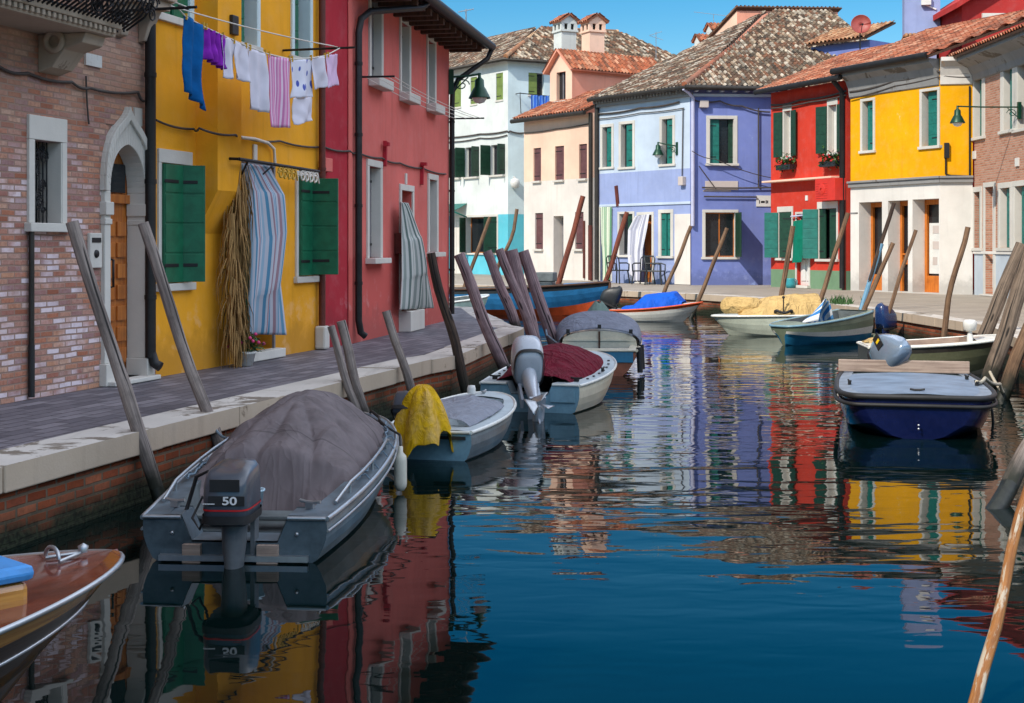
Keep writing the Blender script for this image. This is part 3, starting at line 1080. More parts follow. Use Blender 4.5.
# a second sill-balcony above the doorway
mb = MB(FB.M)
ux0, ux1 = FB.x(112), FB.x(147)
uz = FB.h(140, 11)
mb.b2((ux0, -.30, uz), (ux1, .002, uz + .10))
mb.b2((ux0 - .04, -.36, uz + .10), (ux1 + .05, .002, uz + .22))
mb.b2((ux0 - .06, -.40, uz + .22), (ux1 + .08, .002, uz + .28))
for x in (ux1 - .12, ux0 + .12):
    mb.prism([(.002, uz - .36), (-.08, uz - .34), (-.13, uz - .18), (-.22, uz - .001), (.002, uz - .001)], -.07, .07, 0,
             L=Matrix.Translation((x, 0, 0)) @ Matrix(((0, 1, 0, 0), (1, 0, 0, 0), (0, 0, 1, 0), (0, 0, 0, 1))))
h.part('ledge', mb, m_stone_grey, bevel=.012)
# corner downpipe with its offset at the ledge
mb = MB(FB.M)
px_ = LB - .27
zt = FB.h(150, 22)
mb.tube([(px_, -.09, .25), (px_, -.09, zt)], .062, 10)
mb.tube([(px_, -.09, zt), (px_ - .01, -.05, zt + .12), (px_ - .03, .0, zt + .2)], .06, 10)
for z in (.9, 2.2, 3.4, 4.5):
    mb.tube([(px_, -.09, z), (px_, -.09, z + .05)], .07, 10)
mb.tube([(px_, -.09, .32), (px_ + .02, -.13, .18), (px_ + .03, -.2, .14)], .058, 10)
h.part('downpipe', mb, m_pipe_dark)
# conduit by the window, half painted black
mb = MB(FB.M)
xq = FB.x(28)
z0, zm, z1 = FB.h(28, 397), FB.h(28, 345), FB.h(28, 227)
mb.tube([(xq, -.04, z0), (xq, -.04, zm)], .032, 8, 0)
mb.tube([(xq, -.04, zm), (xq, -.04, z1)], .028, 8, 1)
h.part('conduit', mb, [m_rubber, m_gutter])
mb = MB(FB.M)
xx, zz = FB.x(137), FB.h(137, 117)
mb.b2((xx - .08, -.02, zz - .1), (xx + .08, .002, zz + .1))
h.part('house_number', mb, stone_white)
mb = MB(FB.M)
xx, zz = FB.x(92), FB.h(92, 73)
mb.b2((FB.x(84), -.025, FB.h(90, 66)), (FB.x(100), .002, FB.h(90, 54)))
h.part('junction_box', mb, m_pot_white)
# intercom plate
mb = MB(FB.M)
q = FB.rect(87, 99, 233, 268)
mb.b2((q[0], -.04, q[2]), (q[1], .002, q[3]), 0)
ip = h.part('intercom', mb, [stone_white], bevel=.01)
mb = MB(FB.M)
mb.b2((q[0] + .03, -.047, q[3] - .1), (q[1] - .03, -.041, q[3] - .05))
mb.lathe([(.045, 0), (.04, .012), (.001, .014)], 12, 0, True, Matrix.Translation(((q[0] + q[1]) / 2, -.04, q[2] + .15)) @ Matrix.Rotation(R(90), 4, 'X'))
mb.build('button', m_iron, ip)
brick_h = h
cable('pair of grey cables stapled across the pink brick wall', [FB.W(FB.at(x, y, .03)) for x, y in ((-60, 52), (0, 67), (28, 73), (72, 82), (90, 88), (138, 92), (144, 101))], .016)
cable('thin grey cable hanging down the brick wall above the stone doorway', [FB.W(FB.at(x, y, .03)) for x, y in ((86, 76), (87, 100), (89, 124))], .010)

# ---- yellow house
h = House('yellow_house', 'ochre yellow house with green shutters and laundry strung across its front', FY)
r = FY.rect(159.5, 188, 164, 283)
w = h.window(FY, r, frame=.06, depth=.22, sash=False, sill_out=.03, header=.16)
wd_ = r[1] - r[0]
h.shutter(FY, w, r, 'l', 0, wd_ * .66, m_green, -.045)
h.shutter(FY, w, (r[0] + wd_ * .66, r[1], r[2], r[3]), 'l', 66, wd_ * .42, m_green)
r = FY.rect(160, 189, -62, 17)
w = h.window(FY, r, frame=.08, depth=.22, sash=True, sash_mat=m_pipe_white, sill_out=.02, frame_mat=m_white_pale, shut=(('l', 0, (r[1] - r[0]) * .34, m_green, .02), ('r', 0, (r[1] - r[0]) * .55, m_green, .03)))
for a, b, t, bt in ((238, 256, -55, 44), (293, 309, -48, 58)):
    r = FY.rect(a, b, t, bt)
    h.window(FY, r, frame=.08, depth=.26, sash=False, sill_out=.02, frame_mat=m_white_pale, shut=(('l', 0, (r[1] - r[0]) * .62, m_green, .09),))
r = FY.rect(297, 319, 177, 276)
w = h.window(FY, r, frame=.07, depth=.22, sash=False, sill_out=.03)
wd_ = r[1] - r[0]
h.shutter(FY, w, r, 'l', 0, wd_ * .52, m_green, -.045)
h.shutter(FY, w, (r[0] + wd_ * .52, r[1], r[2] + .01, r[3] - .01), 'l', 80, .40, m_green)
r = FY.rect(243, 272, 166, 356)
h.door(FY, (r[0], r[1], .12, r[3]), depth=.3, frame=.05, mat=m_green_dark, frame_mat=m_grey_shut)
h.wall('wall', m_yellow_near, 0.005, LYW - .005, -.05, 8.3, FY, back=7)
mb = MB()
V = (FY.Y * 1 + Vector((0, 0, .4))).normalized()
roof_sheet(mb, FY.W((0.02, -.5, 8.05)), FY.X, V, [(0, 0), (LYW, 0), (LYW, 8), (0, 8)], rl=.45)
h.part('roof', mb, [m_tile_brown, m_soffit])
# chimney breast with its sloping foot
mb = MB(FY.M)
bx0 = FY.x(196)
bx1 = bx0 + .62
prj = .29
zf = FY.h(216, 190, .29)
zw = FY.h(200, 235)
vs = [(bx0, .01, zw), (bx1, .01, zw), (bx1, -prj, zf), (bx0, -prj, zf), (bx0, .01, 8.2), (bx1, .01, 8.2), (bx1, -prj, 8.2), (bx0, -prj, 8.2)]
mb.add(vs, [(0, 1, 2, 3), (4, 7, 6, 5), (3, 2, 6, 7), (0, 3, 7, 4), (1, 5, 6, 2)])
h.part('chimney_breast', mb, m_yellow_near)
mb = MB(FY.M)
px_ = LYW - .07
mb.tube([(px_, -.08, .02), (px_, -.08, 7.9)], .05, 10)
for z in (1.2, 2.6, 3.8, 5.2):
    mb.tube([(px_, -.08, z), (px_, -.08, z + .04)], .06, 10)
h.part('downpipe', mb, m_pipe_brown)
mb = MB(FY.M)
mb.b2((LYW - .17, -.17, .002), (LYW + .02, -.002, .34))
h.part('pipe_guard', mb, stone_white, bevel=.03)
mb = MB(FY.M)
mb.tube(pxtube(FY, ((237, 137), (255, 139), (268, 143), (274, 149), (275, 164)), .05, 0), .022, 8)
h.part('bent_pipe', mb, m_cable_white)
mb = MB(FY.M)
xx, zz = FY.x(254), FY.h(254, 152)
mb.b2((xx - .05, -.03, zz - .12), (xx + .05, .002, zz + .1))
h.part('wall_light', mb, m_pot_white, bevel=.01)
mb = MB(FY.M)
xx, zz = FY.x(226), FY.h(226, 31)
mb.b2((bx0 + .30, -prj - .05, zz - .12), (bx0 + .46, -prj + .002, zz + .12))
h.part('meter_box', mb, m_gutter, bevel=.01)
yellow_h = h
cable('brown cable bent round the chimney breast of the ochre house', [FY.W(FY.at(x, y, .03)) for x, y in ((156, 120), (194, 129))] +
      [FY.W(FY.at(x, y, .32)) for x, y in ((199, 128), (236, 135))] + [FY.W(FY.at(x, y, .03)) for x, y in ((242, 137), (280, 141), (321, 147))], .014)

# iron awning frame over the door with scrolls, and the striped curtain below
root = empty('awning_frame', FY.W(FY.at(280, 168, .0)), 'black wrought iron frame with white and gold scrolls over the ochre house door', 'awning frame')
mb = MB(FY.M)
A_, B_ = FY.at(239, 159, .42), FY.at(319, 171.5, .30)
mb.tube([A_, B_], .022, 6)
mb.tube([A_, (A_.x, 0, A_.z + .02)], .018, 6)
mb.tube([B_, (B_.x, 0, B_.z + .02)], .018, 6)
mb.tube([A_ + Vector((.25, 0, 0)), (A_.x + .5, 0, A_.z - .55)], .012, 6)
mb.tube([A_ + Vector((1.0, 0, 0)), (A_.x + .2, 0, A_.z - .7)], .012, 6)
mb.build('bar', m_iron, root)
for mat_, a0, a1, nm in ((m_gold, .46, .68, 'scroll'), (m_cable_white, .74, .98, 'scroll')):
    sc = MB(FY.M)
    for k in range(4):
        f = a0 + (a1 - a0) * (k + .5) / 4
        c = A_.lerp(B_, f) - Vector((0, 0, .10))
        sg = 1 if k % 2 else -1
        sc.tube([c + Vector((sg * (.085 - .004 * j) * math.cos(j * .62), 0, (.085 - .004 * j) * math.sin(j * .62))) for j in range(15)], .013, 5)
        sc.tube([c + Vector((.06, 0, .09)), c + Vector((.12, 0, -.07))], .012, 5)
    sc.build(nm, mat_, root)

# ---- salmon house with its crimson corner strip
h = House('pink_house', 'salmon red house with narrow white framed windows at the canal corner', FP)
mb = MB(FC.M)
e = .004
mb.add([(0, -.002, -.05), (FC.len, -.002, -.05), (FC.len, -.002, 5.9), (0, -.002, 5.9), (0, 6, -.05), (FC.len, 6, -.05), (FC.len, 6, 5.9), (0, 6, 5.9)],
       [(0, 1, 2, 3), (1, 5, 6, 2), (4, 0, 3, 7), (5, 4, 7, 6), (3, 2, 6, 7)])
h.part('side_strip', mb, m_crimson)
mb = MB(FC.M)
mb.b2((FC.len - .12, -.03, 0), (FC.len + .0, -.004, 5.85))
h.part('corner_band', mb, m_pink, bevel=.02)
mb = MB(FC.M)
zz = FC.h(331, 166)
mb.b2((.02, -.10, zz - .1), (.26, -.004, zz + .1))
h.part('wall_box', mb, m_pink, bevel=.01)
for a, b, t, bt in ((370, 380.5, -8, 79), (400.5, 408.5, 24, 94), (427.5, 434, 42, 105)):
    r = FP.rect(a, b, t, bt)
    w = h.window(FP, r, frame=.10, depth=.24, sash=False, sill=False, shut=(('r', 0, (r[1] - r[0]) * .8, m_grey_shut, .14),))
    mb = MB(FP.M)
    mb.b2((r[0] - .12, -.20, r[2] - .16), (r[1] + .12, .0, r[2] - .002))
    mb.b2((r[0] - .09, -.17, r[2] - .14), (r[1] + .09, -.02, r[2] + .001))
    mb.build('flower_trough', stone_white, w, bevel=.015)
for a, b, t, bt in ((368, 379.5, 167, 258), (428.5, 436, 180, 252)):
    r = FP.rect(a, b, t, bt)
    h.window(FP, r, frame=.11, depth=.26, sash=False, sill_out=.14, shut=(('r', 0, (r[1] - r[0]) * .85, m_grey_shut, .16),))
r = FP.rect(400.5, 411.5, 191, 327)
dz = FP.h(406, 318)
h.door(FP, (r[0], r[1], .36, r[3]), depth=.3, frame=.11, mat=m_wood_door, step=False)
MB(FP.M).b2((r[0] - .12, -.22, .001), (r[1] + .12, .28, .358)).build('doorstep', stone_white, h.root, bevel=.012)
h.wall('wall', m_pink, 0, LP, -.05, 5.62, FP, back=6.5)
# eave: soffit boards, rafter tails, moulded edge, tiles, gutter and downpipes
ez = 5.62
ov, oe = .72, .55
mb = MB()
V = (FP.Y + Vector((0, 0, .40))).normalized()
roof_sheet(mb, FP.W((-.05, -ov, ez - .02)), FP.X, V, [(0, 0), (LP + oe, 0), (LP + oe - 2.6, 3.8), (0, 3.8)], under=1)
V2 = (-FP.X + Vector((0, 0, .40))).normalized()
roof_sheet(mb, FP.W((LP + oe, -ov, ez - .02)), FP.Y, V2, [(0, 0), (8, 0), (5.2, 2.7), (2.8, 2.7)], under=1)
rf = h.part('roof', mb, [m_tile_brown, m_soffit])
mb = MB(FP.M)
for i in range(15):
    x = .15 + i * .5
    if x > LP + .4:
        break
    mb.b2((x - .06, -ov + .06, ez - .17 + .0), (x + .06, -.003, ez - .055))
mb.b2((-.04, -ov + .12, ez - .052), (LP + oe - .1, -.002, ez - .028))
mb.build('rafter', m_soffit, rf)
mb = MB(FP.M)
mb.tube([(-.1, -ov - .06, ez + .02), (LP + oe + .05, -ov - .06, ez + .0)], .085, 10)
mb.tube([(LP + oe + .03, -ov - .06, ez - .03), (LP + oe - .05, -ov + .02, ez - .26), (LP + .12, -.16, ez - .72), (LP + .0, -.07, ez - .98), (LP - .04, -.07, ez - 1.3), (LP - .05, -.07, .12)], .052, 10)
for z in (1.0, 2.6, 4.0):
    mb.tube([(LP - .05, -.07, z), (LP - .05, -.07, z + .04)], .06, 10)
h.part('gutter', mb, m_pipe_dark)
mb = MB(FP.M)
gx = FP.x(354)
zb = FP.h(354, 26)
mb.tube([(gx + 1.9, -ov + .0, ez - .05), (gx + 1.7, -ov + .05, ez - .16), (gx + .35, -.16, zb + .28), (gx + .08, -.09, zb + .12), (gx, -.075, zb - .1), (gx, -.075, .35), (gx + .03, -.1, .16), (gx + .08, -.16, .1)], .055, 10)
for z in (.9, 2.1, 3.2, 4.3):
    mb.tube([(gx, -.075, z), (gx, -.075, z + .05)], .063, 10)
h.part('downpipe', mb, m_pipe_dark)
for (a, b), (c, d_) in (((383, 143), (387, 164)), ((421, 163), (423, 184))):
    mb = MB(FP.M)
    p, q = FP.at(a, b, .03), FP.at(c, d_, .03)
    mb.box((p + q) / 2, (.07, .06, (p - q).length), ry=R(6))
    mb.box(p + Vector((.02, -.06, -.02)), (.10, .09, .06))
    h.part('wall_tie', mb, m_crimson)
mb = MB(FP.M)
q = FP.rect(394, 399, 233, 254)
mb.b2((q[0], -.14, q[2]), (q[0] + .34, -.002, q[3]))
h.part('letterbox', mb, m_pipe_brown, bevel=.02)
mb = MB(FP.M)
xx, zz = FP.x(405.5), FP.h(405.5, 179)
mb.b2((xx - .06, -.02, zz - .09), (xx + .06, .002, zz + .1))
h.part('house_number', mb, stone_white)
pink_h = h
cable('brown cable drooping across the salmon house front', [FC.W(FC.at(x, y, .03)) for x, y in ((323, 146.5), (350, 151))] + [FP.W(FP.at(x, y, .03)) for x, y in ((357, 152), (382, 158), (400, 163), (423, 168), (446, 174))], .016)
# drying rack under the upper windows
root = empty('drying_rack', FP.W(FP.at(372, 78, 0)), 'thin wire drying rack fixed below the salmon house upper windows', 'drying rack')
a0 = FP.at(361, 77, .08)
e0 = LP - .12
MB(FP.M).tube([(a0.x, -.02, a0.z), (a0.x, -.62, a0.z)], .016, 6).build('arm', m_iron, root)
MB(FP.M).tube([(e0, -.02, a0.z - .05), (e0, -.75, a0.z - .05)], .016, 6).build('arm', m_iron, root)
mb = MB(FP.M)
for y in (-.15, -.33, -.5, -.6):
    mb.tube(wavy((a0.x, y, a0.z), (e0, y * 1.15, a0.z - .05), .06), .006, 4)
mb.build('wire', m_cable_white, root)
p = FP.W((LP - .02, -.05, FP.h(447, 76)))
tipd = D(479.5, 75, 28.6)
street_lamp('dark bell lamp on a scrolled bracket at the salmon house corner', p, tipd, sc=1.0)
# ------------------------------------------------------------------ the houses across the water
SLOPE = .415


def up(Y, k=SLOPE):
    return (Y + Vector((0, 0, k))).normalized()


def ln(d, k=SLOPE):
    return d * math.sqrt(1 + k * k)


XL = Vector((.578, -.816, 0))
# ---- white house at the back
WLB = Vector((-.207, 72.4, 0))
a = WLB - XL * 12
FWL = Fr((a.x, a.y), (WLB.x, WLB.y))
FWR = Fr((WLB.x, WLB.y), (WLB.x + .9 * 11.8, WLB.y + .436 * 11.8))
h = House('white_house', 'tall white corner house with a turquoise ground floor and dark green shutters', FWL)
for a, b, t, bt in ((454, 461, 80, 107), (470.5, 477, 77, 104), (496, 503, 73, 100)):
    r = FWL.rect(a, b, t, bt)
    h.window(FWL, r, frame=0, depth=.2, sash=False, sill_out=.02, shut=(('l', 0, (r[1] - r[0]) * .96, m_olive, .06),))
for a, b, t, bt in ((454.5, 461, 149, 178), (465.5, 479, 147, 177), (491, 505, 144.5, 175)):
    r = FWL.rect(a, b, t, bt)
    w = h.window(FWL, r, frame=.0, depth=.22, sill_out=.1)
    h.shutter(FWL, w, r, 'l', 92, .62, m_green_dark)
    h.shutter(FWL, w, r, 'r', 100, .5, m_green_dark)
r = FWL.rect(466, 497, 217, 253)
w = h.window(FWL, r, frame=.12, depth=.35, sash=True, sash_mat=m_orange_wood)
h.shutter(FWL, w, r, 'l', 60, .7, m_green_dark)
h.shutter(FWL, w, r, 'r', 75, .7, m_green_dark)
r = FWL.rect(457, 463, 222, 262)
h.door(FWL, (r[0], r[1], .05, r[3]), depth=.3, frame=.1, mat=m_green_dark, step=False)
eh = FWL.h(508, 60)
tl = FWL.h(495, 214.5)
m_idx = [m_white_wall, m_teal_wall]
h.wall('wall', None, 0, FWL.len, -.05, eh, FWL, bands=[(-1, 1), (tl, 0)], back=9, mats=m_idx, sides=False)
mb = MB(FWL.M)
mb.b2((FWL.x(451), -.02, 0), (FWL.x(464), -.004, tl))
h.part('cream_panel', mb, m_cream_low)
r = FWR.rect(528.5, 544, 73, 95)
w = h.window(FWR, r, frame=0, depth=.2, sill_out=.05)
h.shutter(FWR, w, r, 'l', 0, (r[1] - r[0]) * .55, m_olive, .03)
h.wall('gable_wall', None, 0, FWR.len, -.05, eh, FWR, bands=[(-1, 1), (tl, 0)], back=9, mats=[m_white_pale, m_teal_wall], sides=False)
d = 5.7
k = .47
mb = MB()
ov = .4
roof_sheet(mb, FWL.W((-.5, -ov, eh - .06)), FWL.X, up(FWL.Y, k), [(0, 0), (FWL.len + .5 + .35, 0), (FWL.len + .5 - d * .93, ln(d + ov, k)), (0, ln(d + ov, k))])
roof_sheet(mb, FWR.W((-.35, -ov, eh - .06)), FWR.X, up(FWR.Y, k), [(0, 0), (FWR.len + .9, 0), (10.5, ln(d + ov, k)), (.35 + 4.81, ln(d + ov, k))])
rf = h.part('roof', mb, [m_tile_old, m_soffit])
mb = MB()
c0 = FWL.W((FWL.len + .35, -ov, eh + .12))
ap = D(541, 29, 79.6)
ap2 = D(625, 31, 82)
mb.tube([c0, ap], .13, 8)
mb.tube([ap, D(618, 32, 82)], .14, 8)
mb.build('ridge_cap', m_tile_brown, rf)
mb = MB()
mb.tube([FWL.W((-.5, -ov - .05, eh - .02)), FWL.W((FWL.len + .3, -ov - .05, eh - .02)), FWR.W((FWR.len, -ov - .05, eh - .02))], .10, 8)
h.part('gutter', mb, m_gutter)
cable('long dark cable across the tall white house front', [FWL.W(FWL.at(x, y, .06)) for x, y in ((440, 138), (480, 134), (507, 131))] + [FWR.W(FWR.at(x, y, .06)) for x, y in ((510, 131), (524, 133))], .04, sag=.05)
cable('second dark cable below it on the tall white house front', [FWL.W(FWL.at(x, y, .06)) for x, y in ((440, 142), (480, 138), (507, 135))], .03, sag=.08)
mb = MB(FWR.M)
q = FWR.at(515, 183, .2)
mb.lathe([(.001, -.3), (.2, -.22), (.26, 0), (.2, .2), (.001, .28)], 14, 0, True, Matrix.Translation(q))
mb.tube([(q.x, 0, q.z + .3), (q.x, -.2, q.z + .3)], .04, 6)
h.part('globe_light', mb, m_pot_white)
# awning over its cream side door
mb = MB(FWL.M)
q = FWL.rect(449, 467, 204, 212)
mb.add([(q[0], 0, q[3]), (q[1], 0, q[3]), (q[1], -.9, q[2]), (q[0], -.9, q[2])], [(0, 1, 2, 3)])
mb.tube([(q[1], 0, q[2] - .3), (q[1], -.88, q[2])], .03, 5)
mb.tube([(q[0], -.9, q[2]), (q[1], -.9, q[2])], .05, 5)
h.part('door_canopy', mb, m_teal_shut, solid=.03)
# clothes on the white house: striped blue sheet on a rack
mb = MB(FWR.M)
A_, B_ = FWR.at(520, 93, .5), FWR.at(549, 96, .5)
for y in (-.35, -.5):
    mb.tube([(A_.x, y, A_.z), (B_.x, y, B_.z)], .015, 5)
mb.tube([(A_.x, 0, A_.z), (A_.x, -.55, A_.z)], .02, 5)
mb.tube([(A_.x, -.5, A_.z), (A_.x + .3, 0, A_.z - 1.0)], .02, 5)
mb.tube([(B_.x, 0, B_.z), (B_.x, -.55, B_.z)], .02, 5)
tag(mb.build('drying_rack', m_iron), 'wire drying rack under the upper window of the tall white house', 'drying rack')
m_bluestripe = fabric('blue_striped_cloth', [S(44, 96, 196), S(120, 160, 220), S(44, 96, 196), S(90, 136, 214)], 'u', .34)


def cloth(name, label, cat, fr, off, pts_top, zb, mat, group=None, folds=5, amp=.05, nu=24, nv=20, solid=.006, edge=None, scale=(1, 1), blow=None, taper=0.0):
    """A hanging cloth: top edge through local points (x, z), lower edge at zb(x-fraction); soft folds grow downwards."""
    (xa, za), (xb, zb_) = pts_top
    w_ = abs(xb - xa)
    sd = random.Random(label).random() * 50

    def fn(u, v):
        z0 = za + (zb_ - za) * u
        zl = zb(u) if callable(zb) else zb
        v_ = 1 - v
        z = z0 + (zl - z0) * v_
        x = xa + (xb - xa) * u
        xm = (xa + xb) / 2
        x = xm + (x - xm) * (1 - taper * v_)
        g = amp * (.25 + .75 * v_)
        y = -off - g * math.sin(u * folds * 2 * math.pi + sd + 1.2 * math.sin(v_ * 2 + sd)) - g * .9 * noise.noise(Vector((u * 3 + sd, v_ * 2.5, sd)))
        x += .03 * noise.noise(Vector((u * 2, v_ * 3 + sd, 4)))
        if blow:
            bx, by = blow(u, v_)
            x += bx
            y += by
        return (x, y, z + .012 * noise.noise(Vector((u * 6 + sd, v_, 9))))
    mb = MB(fr.M)
    mb.grid(nu, nv, fn, uvs=(w_ * scale[0], abs(za - (zb(.5) if callable(zb) else zb)) * scale[1]))
    o = mb.build(name, mat, solid=solid)
    return tag(o, label, cat, group)


A_, B_ = FWR.at(531, 95, .5), FWR.at(549, 96, .5)
cloth('bedsheet', 'blue striped sheet drying below the upper window of the tall white house', 'bedsheet', FWR, .5, ((A_.x, A_.z), (B_.x, B_.z)), lambda u: FWR.h(540, 116, .5) + .2 * u, m_bluestripe, folds=3, amp=.09)

# ---- cream and peach house with its roof room
B_ = Vector((3.54, 60.5, 0))
A_ = B_ - XL * 5.165
FK = Fr((A_.x, A_.y), (B_.x - .02, B_.y + .03))
h = House('cream_house', 'narrow house painted peach above and off white below with plum shutters', FK)
for a, b, t, bt in ((533.5, 541, 148, 181), (555, 564, 146, 180), (579, 587, 144, 178.6), (535, 543, 213, 249), (575, 583.5, 212, 249)):
    r = FK.rect(a, b, t, bt)
    h.window(FK, r, frame=0, depth=.18, sash=False, sill_out=.1, shut=(('l', 0, (r[1] - r[0]) * .97, m_maroon_shut, .09),))
r = FK.rect(553.5, 563.5, 216, 272)
h.door(FK, (r[0], r[1], .05, r[3]), depth=.5, frame=0, mat=m_grey_shut, step=False)
eh = FK.h(558, 117)
tl = FK.h(558, 180)
h.wall('wall', None, 0, FK.len, -.05, eh, FK, bands=[(-1, 1), (tl, 0)], back=7, mats=[m_cream_up, m_cream_low])
mb = MB()
roof_sheet(mb, FK.W((-.25, -.45, eh + .02)), FK.X, up(FK.Y), [(0, 0), (FK.len + .25, 0), (FK.len + .25, 3.4), (0, 3.4)])
rf = h.part('roof', mb, [m_tile_new, m_soffit])
mb = MB(FK.M)
mb.tube([(-.3, -.5, eh - .02), (FK.len, -.5, eh - .02)], .10, 8)
mb.tube([(FK.len - .1, -.08, eh), (FK.len - .1, -.08, 2.4)], .09, 8)
h.part('gutter', mb, m_gutter)
mb = MB(FK.M)
mb.tube([(FK.len - .1, -.09, 2.4), (FK.len - .1, -.09, .02)], .10, 8)
mb.tube([(FK.len - .6, -.05, .1), (FK.len - .6, -.05, 2.6)], .05, 6)
h.part('downpipe', mb, m_pipe_brown)
cable('dark cable under the eave of the peach and cream house', [FK.W(FK.at(x, y, .05)) for x, y in ((524, 133), (556, 129), (592, 123))], .03)
# roof room: gabled block above
off = -1.6
xa, xb = FK.x(550, off), FK.x(572, off)
zb_ = eh + .3
zc, za = FK.h(561, 70, off), FK.h(562, 51.5, off)
xm = (xa + xb) / 2
y0, y1 = 1.6, 7.0
zwin = FK.rect(556.5, 565.6, 72, 101, off)
mb = MB(FK.M)
z1_ = FK.h(572, 68, off)
x0w, x1w, w0, w1 = zwin
for (p, q, s_, t_) in ((xa, x0w, zb_, zc), (x1w, xb, zb_, zc), (x0w, x1w, zb_, w0), (x0w, x1w, w1, zc)):
    if t_ > s_:
        mb.add([(p, y0, s_), (q, y0, s_), (q, y0, t_), (p, y0, t_)], [(0, 1, 2, 3)], 0)
mb.add([(xa, y0, zc), (xb, y0, zc), (xm, y0, za)], [(0, 1, 2)], 0)
for p, q in ((x0w, y0),):
    pass
for xx in (x0w, x1w):
    mb.add([(xx, y0, w0), (xx, y0 + .2, w0), (xx, y0 + .2, w1), (xx, y0, w1)], [(0, 1, 2, 3)], 0)
mb.add([(xa, y0, zb_), (xa, y1, zb_), (xa, y1, zc), (xa, y0, zc)], [(3, 2, 1, 0)], 1)
mb.add([(xb, y0, zb_), (xb, y1, zb_), (xb, y1, zc), (xb, y0, zc)], [(0, 1, 2, 3)], 1)
rm = h.part('roof_room', mb, [m_cream_up, m_block_pink])
mb = MB(FK.M)
mb.add([(x0w, y0 + .18, w0), (x1w, y0 + .18, w0), (x1w, y0 + .18, w1), (x0w, y0 + .18, w1)], [(0, 1, 2, 3)], 0)
mb.b2(((x0w + x1w) / 2 - .03, y0 + .13, w0), ((x0w + x1w) / 2 + .03, y0 + .179, w1), 1)
mb.b2((x0w - .12, y0 - .14, w0 - .12), (x1w + .12, y0 + .1, w0 - .001), 2)
mb.build('window', [m_glass, m_grey_shut, stone_white], rm)
mb = MB(FK.M)
Fi = FK.M
for sg, xe in ((1, xb + .22), (-1, xa - .22)):
    V = Vector((-sg * (abs(xe - xm)), 0, za + .05 - zc + .12))
    roof_sheet(mb, (xe, y0 - .25, zc - .10), (0, 1, 0), V, [(0, 0), (y1 - y0 + .4, 0), (y1 - y0 + .4, V.length), (0, V.length)], tw=.2, rl=.34, under=1)
mb.build('roof_tiles', [m_tile_new, m_block_pink], rm)
c1, c2 = D(565, 56, 69), D(593, 56, 67)
yaw = math.atan2(FWR.X.y, FWR.X.x)
chimney(rf, c1, .82, .82, 8.5, CAMZ + (HY - 15.5) / F * 69, yaw, m_white_wall, m_tile_new, 1.2)
chimney(rf, c2, .80, .80, 8.5, CAMZ + (HY - 15.5) / F * 67, yaw, m_cream_up, m_tile_new, 1.2)

# ---- lavender corner house
FUL = Fr((3.56, 58.28), (6.85, 53.85))
FUR = Fr((6.85, 53.85), (10.3, 54.12))
h = House('purple_house', 'lavender corner house under a broad lichened tile roof', FUL)
eh = 7.55
up_ = FUL.h(645, 163)
for a, b, t, bt in ((602.5, 612, 127, 167), (621, 633, 124, 167), (662, 673, 119, 164)):
    r = FUL.rect(a, b, t, bt)
    h.window(FUL, r, frame=.12, depth=.22, sash=False, sill_out=.04, shut=(('r', 0, (r[1] - r[0]) * .62, m_teal_shut, .07),))
r = FUL.rect(600.5, 611, 208, 281)
h.door(FUL, (r[0], r[1], .05, r[3]), depth=.3, frame=.08, step=False)
r = FUL.rect(619.5, 633, 214, 255)
h.window(FUL, r, frame=.10, depth=.25, shut=(('r', 0, .4, m_green_dark, .1),))
r = FUL.rect(639, 652, 215, 281)
h.door(FUL, (r[0], r[1], .05, r[3]), depth=.3, frame=.12, mat=m_wood_door, step=True)
r = FUL.rect(661, 671, 213, 256)
w = h.window(FUL, r, frame=.14, depth=.22, sash=False, shut=(('l', 0, (r[1] - r[0]) * .5, m_teal_shut, .05), ('r', 0, (r[1] - r[0]) * .45, m_teal_shut, .07)))
tl = FUL.h(645, 171)
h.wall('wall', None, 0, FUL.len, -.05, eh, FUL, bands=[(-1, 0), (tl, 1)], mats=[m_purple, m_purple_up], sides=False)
mb = MB(FUL.M)
mb.b2((FUL.x(600), -.05, FUL.h(645, 205.5)), (FUL.len + .05, -.002, FUL.h(645, 203)))
h.part('string_course', mb, m_purple_up, bevel=.01)
mb = MB(FUL.M)
mb.b2((FUL.x(675), -.035, 0.01), (FUL.len + .036, -.003, FUL.h(683, 214)))
h.part('corner_pier', mb, m_cream_low, bevel=.01)
mb = MB(FUL.M)
mb.b2((0, -.16, eh - .30), (FUL.len + .16, -.002, eh - .17))
for i in range(30):
    x = .1 + i * FUL.len / 30
    mb.b2((x - .05, -.30, eh - .165), (x + .04, -.002, eh - .02))
h.part('dentil_cornice', mb, m_cornice_grey)
r = FUR.rect(709.5, 734, 119, 163.5)
w = h.window(FUR, r, frame=.13, depth=.22, sash=False, sill_out=.12)
h.shutter(FUR, w, r, 'l', 0, (r[1] - r[0]) * .42, m_teal_shut, .13)
h.shutter(FUR, w, r, 'r', 0, (r[1] - r[0]) * .2, m_green_dark, .15)
r = FUR.rect(705, 735.5, 212.5, 257)
w = h.window(FUR, r, frame=.11, depth=.22, sash=True, sash_mat=m_wood_door, sill_out=.06)
h.shutter(FUR, w, r, 'r', 88, 1.0, m_green_dark)
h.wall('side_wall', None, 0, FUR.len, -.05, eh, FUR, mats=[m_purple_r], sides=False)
mb = MB(FUR.M)
mb.b2((FUR.x(705), -.03, FUR.h(720, 190)), (FUR.x(738), -.002, FUR.h(720, 181)))
mb.b2((FUR.x(703), -.025, FUR.h(715, 191.5)), (FUR.x(731), -.001, FUR.h(715, 190.2)))
h.part('plaster_patch', mb, m_patch, bevel=.02)
d = 11.8
ov = .42
mb = MB()
c = FUL.len
